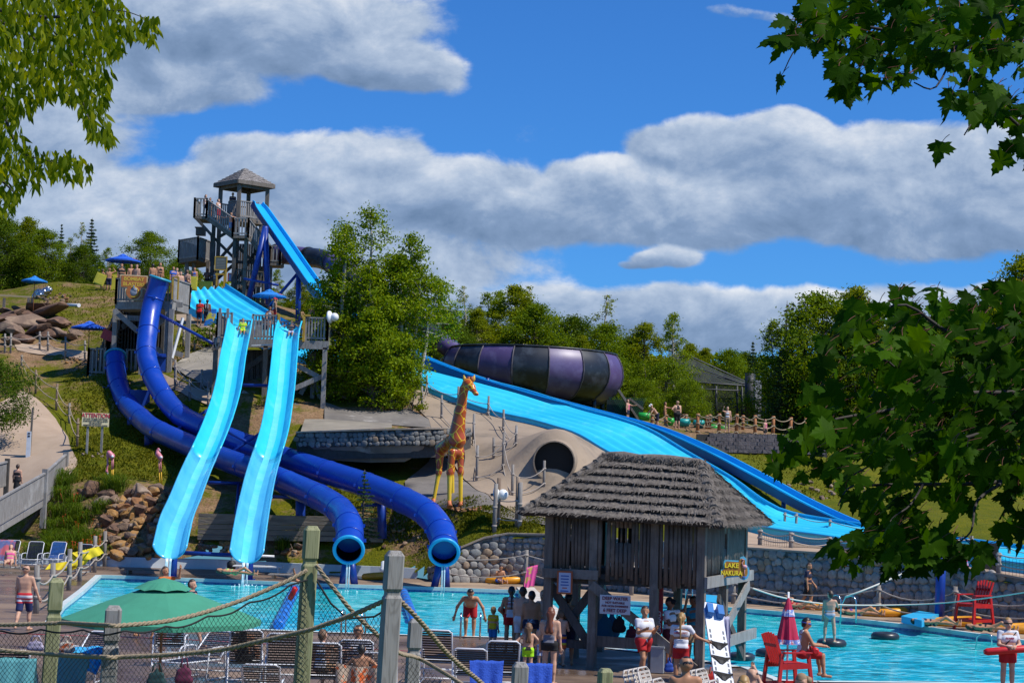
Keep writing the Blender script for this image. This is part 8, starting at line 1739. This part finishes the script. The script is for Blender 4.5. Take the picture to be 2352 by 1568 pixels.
person('shirtless man in white shorts with his arm round the woman in the halter suit',E(1197,1509),1.78,150,'f',('short','n'),[('shorts',WSH,.75)],(((.5,.3,-.75),(.3,.5,-.5)),None),fat=1.15,head=(-30,0))
person('woman with short dark hair in a patterned halter suit seen from behind',E(1217,1512),1.70,178,'m',('short','k'),[('halter',WPAT),('shorts',NVY,.35)],fat=1.1,head=(-25,0));person('boy with blond hair and bare shoulders facing the pool group',E(1244,1500),1.62,-30,'f',('short','b'),[('shorts',BLU,.8)],(folded,None),kid=.3)
person('woman with long red hair in grey top and black shorts',E(1260,1573),1.70,165,'f',('long','r'),[('tank',GRY,.02),('shorts',BLK,.35)],(None,((.16,.05,-1),(.0,.25,-1))),head=(-10,8))
person('girl in black swim top and lime green shorts, hands on her hips',E(1211,1558),1.22,180,'f',('long','g'),[('halter',BLK),('shorts',LIM,.5)],(hipsA,hipsA),kid=.7);person('boy in blue print trunks behind the red-haired woman',E(1244,1540),1.15,170,'f',('short','n'),[('shorts',PAT,.9)],kid=.8)
person('boy in orange and navy striped trunks seen from behind',E(1286,1528),1.32,172,'f',('short','g'),[('shorts',OSTR,.9)],(folded,hold),kid=.6,head=(-20,10));person('tall dark-haired boy in navy trunks standing in the hut shade',E(1302,1526),1.74,190,'m',('short','k'),[('shorts',NVY,.95)],(folded,folded),head=(25,0))
person('lifeguard woman in white T-shirt and red shorts pinching her fingers',E(1477,1557),1.68,28,'m',('short','n'),[('tee',WHT,-.06),('shorts',RED,.62)],(((.1,.3,-.9),(-.1,1,.35)),((.1,.3,-.9),(-.3,.9,.4))),walkL,fat=1.28,head=(20,5))
person('lifeguard in a black cap and white shirt under the hut',E(1535,1541),1.76,60,'d',('cap',BLK),[('tee',WHT,-.08),('shorts',cl('maroon shorts',(.12,.008,.015)),.7)],(hold,up_),fat=1.1);person('person in a turquoise shirt behind the near hut post',E(1590,1528),1.72,30,'d',('short','k'),[('tee',AQU,-.1),('shorts',TAN,.8)],(hold,hold))
person('lifeguard with a long blond ponytail leaning on the hut post',E(1562,1577),1.64,172,'m',('pony','b'),[('tee',WHT),('shorts',RED,.6),('shirtprint',rl,(-.135,gp_,.066))],(((.55,.4,-.75),(.75,.3,-.3)),None),head=(10,0))
person('bare-backed dark-haired man at the bottom edge before the stacked chairs',E(1570,1780),1.82,172,'m',('buzz','k'),[('shorts',NVY,.9)],fat=1.18,head=(-25,6));person('woman with curly blond hair at the bottom edge',E(1702,1800),1.62,150,'f',('long','b'),[('tank',RED)],head=(-20,10));person('man with cropped hair in a blue shirt drinking at the bottom edge',E(1724,1782),1.66,-150,'f',('buzz','n'),[('tee',BLU)],(up_,hold),head=(-60,10))
person('person with brown hair at the bottom edge left of the tan cap',E(1790,1820),1.6,150,'f',('long','r'),[('tank',NVY)]);person('man in a tan cap at the bottom edge',E(1838,1797),1.64,110,'f',('cap',TAN),[('tee',TAN)],fat=1.15)
gl=E(1812,1588);person('lifeguard in goggles and red shorts sitting in the red chair',(gl.x+.28,gl.y+.05,.70),1.70,98,'m',('short','k'),[('tank',WHT),('shorts',RED,.95),('goggles',cl('blue goggle band',(.06,.12,.5))),('boardtube',0,((-.32,.2,.1),(.36,.28,.1)))],(((.1,.5,-.85),(-.1,1,-.1)),((.1,.5,-.85),(-.1,1,-.1))),sitL,sit=True,lean=6,head=(0,8))
person('girl in a pale grey swimsuit standing on the black inner tube',E(1905,1475,0.03),1.50,168,'f',('short','n'),[('suit',SIL)],(((.2,.6,-.5),(-.3,.7,.3)),None),(((.14,.0,-1),(.05,-.02,-1)),)*2,kid=.25,head=(-40,0))
person('man in navy T-shirt and dark shorts walking along the cobble wall',E(1855,1400),1.78,70,'m',('short','n'),[('tee',NVY,-.06),('shorts',BLK,.98)],((None),((.1,.2,-1),(0,.6,-.7))),walkL,fat=1.12,head=(10,14))
person('lifeguard in white T-shirt and red shorts standing front right with a red rescue tube',E(2314,1592),1.70,4,'f',('short','b'),[('tee',WHT),('shorts',RED,.5),('boardtube',0,((-.62,.20,.03),(.62,.24,.16))),('goggles',BLK),('shirtprint',rl,(.128,'GUARD',.06))],(((.2,.35,-.95),(-.75,.8,-.15)),((.2,.35,-.95),(-.75,.8,-.15))),fat=1.12)
person('dark-haired boy leaning on the orange raft at the cobble wall',E(1146,1338,.05),1.5,20,'m',('short','k'),[('shorts',BLU)],(((.3,.7,-.3),(-.2,.6,.5)),hold),loungeL,lean=20,sit=True,hi=False)
for px,py,ang,m_,lab in[(1893,1396,60,RED,'sunbather in red lying on an orange raft by the wall'),(2034,1410,80,PUR,'sunbather in dark purple swimwear lying on a raft by the wall'),(2210,1433,80,NVY,'sunbather lying behind the empty lifeguard chair'),(2340,1447,70,BLK,'sunbather lying on a raft at the right edge'),(592,1318,88,cl('flowery cloth',(.6,.45,.08),(.2,.5,.2),10),'sunbather lying on the white sunbed between the open slides')]:
 person(lab,E(px,py,.22 if px>600 else.52),1.65,ang,'m',('long','n'),[('suit',m_)],(None,up_ if px%2 else None),(((.03,.45,-.8),(.02,-.5,-.9)),None),rx=-88 if px>600 else-86,hi=False)
person('sunbather sitting low in the leftmost far chair',E(22,1296,.42),1.65,10,'f',('long','n'),[('suit',PNK)],L=loungeL,sit=True,lean=-25,hi=False)
g=P(39,1118,85.5);person('woman in a black dress walking away on the boardwalk',(g.x,g.y,g.z-.55),1.66,165,'f',('short','n'),[('dress',BLK)],(None,((.25,.1,-1),(.1,.3,-1))),hi=False)
def on(px,py,d):return P(px,py,d)
person('rider in neon yellow-green shirt and shorts starting down the left open slide',on(557,762,100.7),1.45,8,'m',('short','k'),[('tee',NEO),('shorts',NEO,.7)],(((.35,.1,-1),(.2,.2,-1)),)*2,(((.06,1,-.25),(.0,1,-.45)),)*2,sit=True,hi=False,lean=-4)
person('rider in grey top and blue patterned shorts starting down the right open slide',on(668,766,100.7),1.45,5,'m',('short','k'),[('tee',cl('dark grey tee',(.06,.05,.07))),('shorts',PAT,.8)],(((1,.1,-.25),(.8,.2,-.3)),)*2,(((.06,1,-.25),(.0,1,-.45)),)*2,sit=True,hi=False,lean=8,head=(0,20))
def far(label,px,yf,d,h,ang,sk,hair,wear,**k):p=P(px,yf,d);return person(label,p,h,ang,sk,hair,wear,hi=False,**k)
mat_y=mat('yellow slide mat',(.70,.62,.06),.6,(.6,.52,.04),3)
def slidemat(label,px,py,w_,h,d,rz,m_):c=P(px,py,d);o=MB().box(V(0,0,0),(w_,.08,h),M=Matrix.Rotation(rz,3,'Y')).box(V(0,-.03,0),(w_*.8,.06,h*.8),M=Matrix.Rotation(rz,3,'Y')).build('slide_mat',m_);o.location=c;tag(o,label,'mat')
far('man in a bright red shirt walking up beside the wave slide',457,748,117,1.75,170,'m',('short','k'),[('tee',RDS,-.12),('shorts',NVY,.95)]);far('person in a dark jersey numbered 11 carrying a yellow and blue mat',474,749,117.4,1.78,180,'d',('short','k'),[('tank',JER,-.1),('shorts',NVY,.95),('shirtprint',WHT,(-.13,'11',.3))])
slidemat('blue and yellow slide mat carried by the person in the jersey',482,735,.5,1.0,116.7,.3,mat('two tone mat',(.02,.2,.6),.6,(.7,.6,.05),1.0,lo=.48,hi=.52));slidemat('blue slide mat held at the hip of the person in the jersey',487,722,.55,.7,117.8,0,flat('blue mat',(.02,.2,.65)))
CR=[('woman in a white bikini top holding a yellow mat at the hill edge',234,669,131,1.66,150,'m',('short','n'),[('crop',WHT),('shorts',BLK,.3)],{}),('shirtless man in navy shorts raising his arm at the hill edge',249,671,130.5,1.80,190,'m',('buzz','n'),[('shorts',NVY,.95)],{'A':(((.8,.2,.4),(-.6,.2,.8)),None)}),('person in dark top queuing under the deep blue parasol',277,668,109,1.7,20,'m',('short','k'),[('tee',BLK)],{}),('bare-shouldered person leaning left in the queue above the orange sign',299,668,109.3,1.66,30,'m',('short','n'),[('shorts',NVY)],{}),('bare-shouldered person right of the leaning one in the queue',312,668,109.2,1.66,-20,'f',('short','n'),[('shorts',RED)],{}),('bare-shouldered person left of the high tube mouth',349,666,109.4,1.64,200,'m',('short','k'),[('shorts',BLK)],{}),('dark-haired person directly above the high tube mouth',366,664,109.6,1.66,30,'m',('short','k'),[('tank',BLK)],{}),('person in a blue shirt right of the high tube mouth',396,672,109.2,1.62,40,'m',('short','n'),[('tee',BLU)],{}),('shirtless boy beside the blue shirt in the queue',404,674,109.8,1.6,0,'f',('short','n'),[('shorts',NVY)],{'kid':.3}),('pale shirtless person at the plank wall in the queue',413,683,109.6,1.62,30,'f',('short','n'),[('shorts',NVY)],{}),('fair-haired bare-backed person in the queue by the yellow mat',428,680,112,1.66,170,'f',('short','g'),[('shorts',PAT)],{}),('crouching tanned person at the plank wall',434,694,112,1.62,-40,'m',('short','k'),[('shorts',BLK)],{'lean':20}),('person in a royal blue top at the start of the wave slide',445,668,124.2,1.66,10,'m',('long','n'),[('tank',BLU),('shorts',BLU)],{}),('woman in a bikini top holding a yellow mat at the wave slide',474,670,125,1.66,0,'d',('long','k'),[('crop',cl('green bikini',(.05,.3,.2))),('shorts',BLK,.3)],{'A':(hold,hold)}),('person in a white tank top waiting at the wave slide',491,672,125,1.68,10,'m',('short','n'),[('tank',cl('white aqua tank',(.6,.66,.75))),('shorts',TAN,.98)],{'A':(hold,hold)}),('girl with long hair at the left of the upper tower landing',471,498,125.6,1.6,40,'f',('long','n'),[('tank',WHT),('shorts',NVY)],{}),('person in dark top with neon stripe on the upper tower landing',481,502,125.4,1.5,-10,'m',('short','k'),[('tee',BLK),('shorts',TAN)],{}),('person in a white tank and red shorts on the tower stairs',500,512,124.9,1.72,60,'f',('short','n'),[('tank',WHT),('shorts',RED,.9)],{}),('shirtless boy in blue shorts spreading his arms on the tower stairs',529,540,124.3,1.62,0,'m',('short','k'),[('shorts',BLU,.9)],{'A':(((.9,-.1,-.3),(.6,.1,.1)),((.9,-.1,-.3),(-.2,.3,-.9)))}),('person waiting under the tower roof',533,496,127.2,1.7,20,'m',('short','k'),[('tee',NVY)],{}),('lifeguard in red under the bright blue parasol behind the platform',629,745,113,1.72,120,'m',('cap',RDS),[('tank',WHT),('shorts',RED,.7)],{}),('seated person in white under the bright blue parasol',618,765,112.4,1.7,0,'d',('short','k'),[('tank',cl('pale tank',(.5,.55,.65)))],{}),('bare-shouldered man looking over the right rail of the launch platform',714,752,103.6,1.3,10,'m',('short','n'),[('shorts',NVY)],{}),('person in dark clothes standing behind the middle rail of the launch platform',610,782,104,1.66,0,'m',('short','k'),[('tee',cl('slate tee',(.05,.06,.09))),('shorts',NVY)],{}),('person crouching on the stair with a red board by the low tube platform',243,800,109.2,1.6,70,'m',('short','k'),[('shorts',BLK)],{'lean':25,'A':(up_,hold)}),('person in white waiting on the low tube platform',232,855,109.4,1.55,90,'m',('short','n'),[('tee',WHT),('shorts',RED)],{}),('woman in a pink top sitting by the lattice shed',1441,972,119,1.62,60,'f',('short','r'),[('tank',PNK),('shorts',NVY)],{'A':(None,((.2,.7,-.3),(0,1,.1)))}),('shirtless man in a white cap bending over the rafts',1508,985,117.5,1.80,-70,'f',('cap',WHT),[('shorts',NVY,.95)],{'lean':42,'A':(((.1,.6,-.8),(0,.5,-.9)),)*2}),('woman in dark swimsuit reaching right behind the rope fence',1527,980,118,1.66,80,'m',('short','n'),[('suit',BLK)],{'A':(None,((.2,.9,-.2),(0,1,.1)))}),('broad man in a black tank top standing at the rope fence',1555,985,117.5,1.88,200,'f',('buzz','g'),[('tank',BLK,-.15),('shorts',BLK,.95)],{'fat':1.35,'A':(None,hipsA)}),('woman in white with khaki shorts among the orange posts',1670,993,114.5,1.68,0,'f',('long','n'),[('tank',WHT),('shorts',TAN)],{'A':(up_,None)}),('girl in pink sitting at the foot of the orange posts',1757,1012,114,1.4,50,'f',('short','r'),[('tank',PNK),('shorts',BLK)],{})]
for c_ in CR:far(*c_[:9],**c_[9])
for lab,px,py,w_,h,d,rz,m_ in[('yellow slide mat under the arm of the woman in the white bikini top',230,641,.75,.85,130.4,.35,mat_y),('yellow slide mat held upright behind the man at the hill edge',261,654,.55,1.5,130.8,-.15,mat_y),('yellow slide mat by the crouching person at the plank wall',442,651,.6,.9,113,0,mat_y),('yellow slide mat held by the woman in the bikini top',473,655,.9,.55,124.4,0,mat_y),('red foam board held by the person on the stair',248,770,.75,.6,108.8,.35,flat('red foam board',(.5,.05,.06)))]:slidemat(lab,px,py,w_,h,d,rz,m_)
# ================================================================== sky, clouds, sun
SUN=Vector((0.86,-0.33,1.30)).normalized()
el=math.asin(SUN.z);az=math.atan2(SUN.x,SUN.y)
def build_world():
 w=bpy.data.worlds.new('World');S.world=w;w.use_nodes=True;t=w.node_tree;L=t.links.new;bg=t.nodes['Background']
 sky=N(t,'ShaderNodeTexSky',sky_type='NISHITA');sky.sun_disc=False;sky.sun_elevation=el;sky.sun_rotation=az;sky.altitude=400;sky.air_density=1.0;sky.dust_density=0.3;sky.ozone_density=2.0
 tc=N(t,'ShaderNodeTexCoord');sp=N(t,'ShaderNodeSeparateXYZ');L(tc.outputs['Generated'],sp.inputs[0])
 ym=N(t,'ShaderNodeMath',operation='MAXIMUM',inp={1:0.15});ya=N(t,'ShaderNodeMath',operation='ABSOLUTE');L(sp.outputs[1],ya.inputs[0]);L(ya.outputs[0],ym.inputs[0])
 du=N(t,'ShaderNodeMath',operation='DIVIDE');L(sp.outputs[0],du.inputs[0]);L(ym.outputs[0],du.inputs[1])
 dv=N(t,'ShaderNodeMath',operation='DIVIDE');L(sp.outputs[2],dv.inputs[0]);L(ym.outputs[0],dv.inputs[1])
 uv=N(t,'ShaderNodeCombineXYZ');L(du.outputs[0],uv.inputs[0]);L(dv.outputs[0],uv.inputs[1])
 def UV(px,py):r=ray(px,py);return r.x/r.y,r.z/r.y
 BL=[(480,40,600,190,1.0),(880,150,250,75,.85),(260,190,460,110,.9),(60,330,380,230,.85),(640,40,340,110,.9),(800,420,300,150,1.1),(570,400,200,100,1.0),(1080,470,330,140,1.0),(350,500,520,160,.95),(620,600,720,110,.85),(1250,500,260,110,.9),(60,600,400,200,.9),(1560,330,160,90,1.0),(1790,340,210,110,1.1),(1400,420,180,80,1.0),(2120,380,330,150,1.1),(1720,480,360,120,1.1),(2050,500,460,110,1.0),(2330,420,260,180,1.0),(1480,500,300,80,.9),(1500,606,60,26,.62),(1560,600,75,30,.6),(1460,612,40,14,.5),(1750,735,760,80,.95),(1150,700,300,60,.8),(2300,700,420,70,.85),(1720,20,160,24,.42),(800,700,700,80,.8)]
 def noise_group():
  g=bpy.data.node_groups.new('cloud_noise','ShaderNodeTree');K=g.links.new
  g.interface.new_socket('p',in_out='INPUT',socket_type='NodeSocketVector');g.interface.new_socket('n',in_out='OUTPUT',socket_type='NodeSocketFloat')
  gi=g.nodes.new('NodeGroupInput');go=g.nodes.new('NodeGroupOutput')
  st=N(g,'ShaderNodeMapping',inp={'Scale':(1,1.45,1)});K(gi.outputs[0],st.inputs[0])
  n2=N(g,'ShaderNodeTexNoise',inp={'Scale':17.0,'Detail':8,'Roughness':0.62,'Distortion':.2});K(st.outputs[0],n2.inputs['Vector'])
  n3=N(g,'ShaderNodeTexNoise',inp={'Scale':5.5,'Detail':2,'Roughness':0.5});K(st.outputs[0],n3.inputs['Vector'])
  a1=N(g,'ShaderNodeMath',operation='MULTIPLY_ADD',inp={1:1.0,2:-0.9});K(n2.outputs['Fac'],a1.inputs[0])
  a2=N(g,'ShaderNodeMath',operation='MULTIPLY_ADD',inp={1:0.8});K(n3.outputs['Fac'],a2.inputs[0]);K(a1.outputs[0],a2.inputs[2]);K(a2.outputs[0],go.inputs[0]);return g
 ng_=noise_group()
 def NZ(off):
  ad=N(t,'ShaderNodeVectorMath',operation='ADD',inp={1:off});L(uv.outputs[0],ad.inputs[0])
  n=t.nodes.new('ShaderNodeGroup');n.node_tree=ng_;L(ad.outputs[0],n.inputs[0]);return n.outputs[0]
 def MA(op,a,b=None,c=None):
  n=N(t,'ShaderNodeMath',operation=op)
  for i,v in enumerate((a,b,c)):
   if v is None:continue
   if isinstance(v,(int,float)):n.inputs[i].default_value=v
   else:L(v,n.inputs[i])
  return n.outputs[0]
 w1=N(t,'ShaderNodeTexNoise',inp={'Scale':8.0,'Detail':3,'Roughness':0.6});L(uv.outputs[0],w1.inputs['Vector'])
 sb=N(t,'ShaderNodeVectorMath',operation='SUBTRACT',inp={1:(.5,.5,.5)});L(w1.outputs['Color'],sb.inputs[0])
 sc=N(t,'ShaderNodeVectorMath',operation='MULTIPLY',inp={1:(0.055,0.04,0)});L(sb.outputs[0],sc.inputs[0])
 pw=N(t,'ShaderNodeVectorMath',operation='ADD');L(uv.outputs[0],pw.inputs[0]);L(sc.outputs[0],pw.inputs[1])
 acc=None;hn=0.0;hd=0.02
 for(x,y,a,b,wt)in BL:
  u,v=UV(x,y);ru,rv=a/FPX,b/FPX
  s1=N(t,'ShaderNodeVectorMath',operation='SUBTRACT',inp={1:(u,v,0)});L(pw.outputs[0],s1.inputs[0])
  s2=N(t,'ShaderNodeVectorMath',operation='MULTIPLY',inp={1:(1/ru,1/rv,0)});L(s1.outputs[0],s2.inputs[0])
  ln=N(t,'ShaderNodeVectorMath',operation='LENGTH');L(s2.outputs[0],ln.inputs[0])
  mr=N(t,'ShaderNodeMapRange',interpolation_type='SMOOTHSTEP',inp={'From Min':1.3,'From Max':0.3,'To Min':0,'To Max':wt});L(ln.outputs['Value'],mr.inputs['Value']);q=mr.outputs[0]
  dt=N(t,'ShaderNodeVectorMath',operation='DOT_PRODUCT',inp={1:(.25,1,0)});L(s2.outputs[0],dt.inputs[0])
  q2=MA('MULTIPLY',q,q);hn=MA('MULTIPLY_ADD',dt.outputs['Value'],q2,hn);hd=MA('ADD',q2,hd)
  acc=q if acc is None else MA('SMOOTH_MAX',acc,q,0.2)
 h=MA('DIVIDE',hn,hd);n0=NZ((0,0,0));n1=NZ((.005,.008,0));n2_=NZ((.012,.026,0))
 d0=MA('ADD',acc,n0)
 al=N(t,'ShaderNodeMapRange',interpolation_type='SMOOTHSTEP',inp={'From Min':0.27,'From Max':0.54});L(d0,al.inputs['Value'])
 sh=MA('MULTIPLY_ADD',h,0.42,0.45);sh=MA('MULTIPLY_ADD',MA('SUBTRACT',n0,n1),.85,sh);sh=MA('MULTIPLY_ADD',MA('SUBTRACT',n0,n2_),0.6,sh)
 sh=MA('MULTIPLY_ADD',d0,-0.10,MA('ADD',sh,0.09))
 cr=N(t,'ShaderNodeValToRGB');e=cr.color_ramp.elements;e[0].position=0.0;e[0].color=(0.14,0.225,0.375,1);e[1].position=1.0;e[1].color=(0.86,0.89,0.94,1)
 k=e.new(0.33);k.color=(0.24,0.345,0.53,1);k=e.new(0.62);k.color=(0.45,0.55,0.71,1)
 L(sh,cr.inputs[0])
 sm=N(t,'ShaderNodeMix',data_type='RGBA',blend_type='MULTIPLY');sm.inputs[0].default_value=1;L(sky.outputs[0],sm.inputs[6]);sm.inputs[7].default_value=SKYTINT
 cs=N(t,'ShaderNodeMix',data_type='RGBA',blend_type='MULTIPLY');cs.inputs[0].default_value=1;L(cr.outputs[0],cs.inputs[6]);q=1/SKYSTR;cs.inputs[7].default_value=(q,q,q,1)
 fr=MA('GREATER_THAN',sp.outputs[1],0.05)  # no clouds behind the camera: that unseen sky stays clear to darken shade
 mx=N(t,'ShaderNodeMix',data_type='RGBA');L(MA('MULTIPLY',MA('MULTIPLY',al.outputs[0],fr),.97),mx.inputs[0]);L(sm.outputs[2],mx.inputs[6]);L(cs.outputs[2],mx.inputs[7])
 L(mx.outputs[2],bg.inputs['Color']);bg.inputs['Strength'].default_value=SKYSTR
SKYSTR=0.10;SKYTINT=(0.27,0.73,1.37,1)
build_world()
ld=bpy.data.lights.new('sun','SUN');ld.energy=5.0;ld.angle=R(0.53);ld.color=(1.0,0.955,0.87)
lo_=bpy.data.objects.new('sun',ld);COL.objects.link(lo_);lo_.rotation_euler=SUN.to_track_quat('Z','Y').to_euler();lo_.location=(20,-10,60)
S.view_settings.view_transform='Standard';S.view_settings.look='None';S.view_settings.exposure=0.0;S.view_settings.gamma=1.0
S.render.film_transparent=False
cy=S.cycles if hasattr(S,'cycles')else None
if cy:cy.max_bounces=6;cy.diffuse_bounces=3;cy.glossy_bounces=3;cy.transmission_bounces=4;cy.transparent_max_bounces=8;cy.sample_clamp_indirect=6.0;cy.use_denoising=True
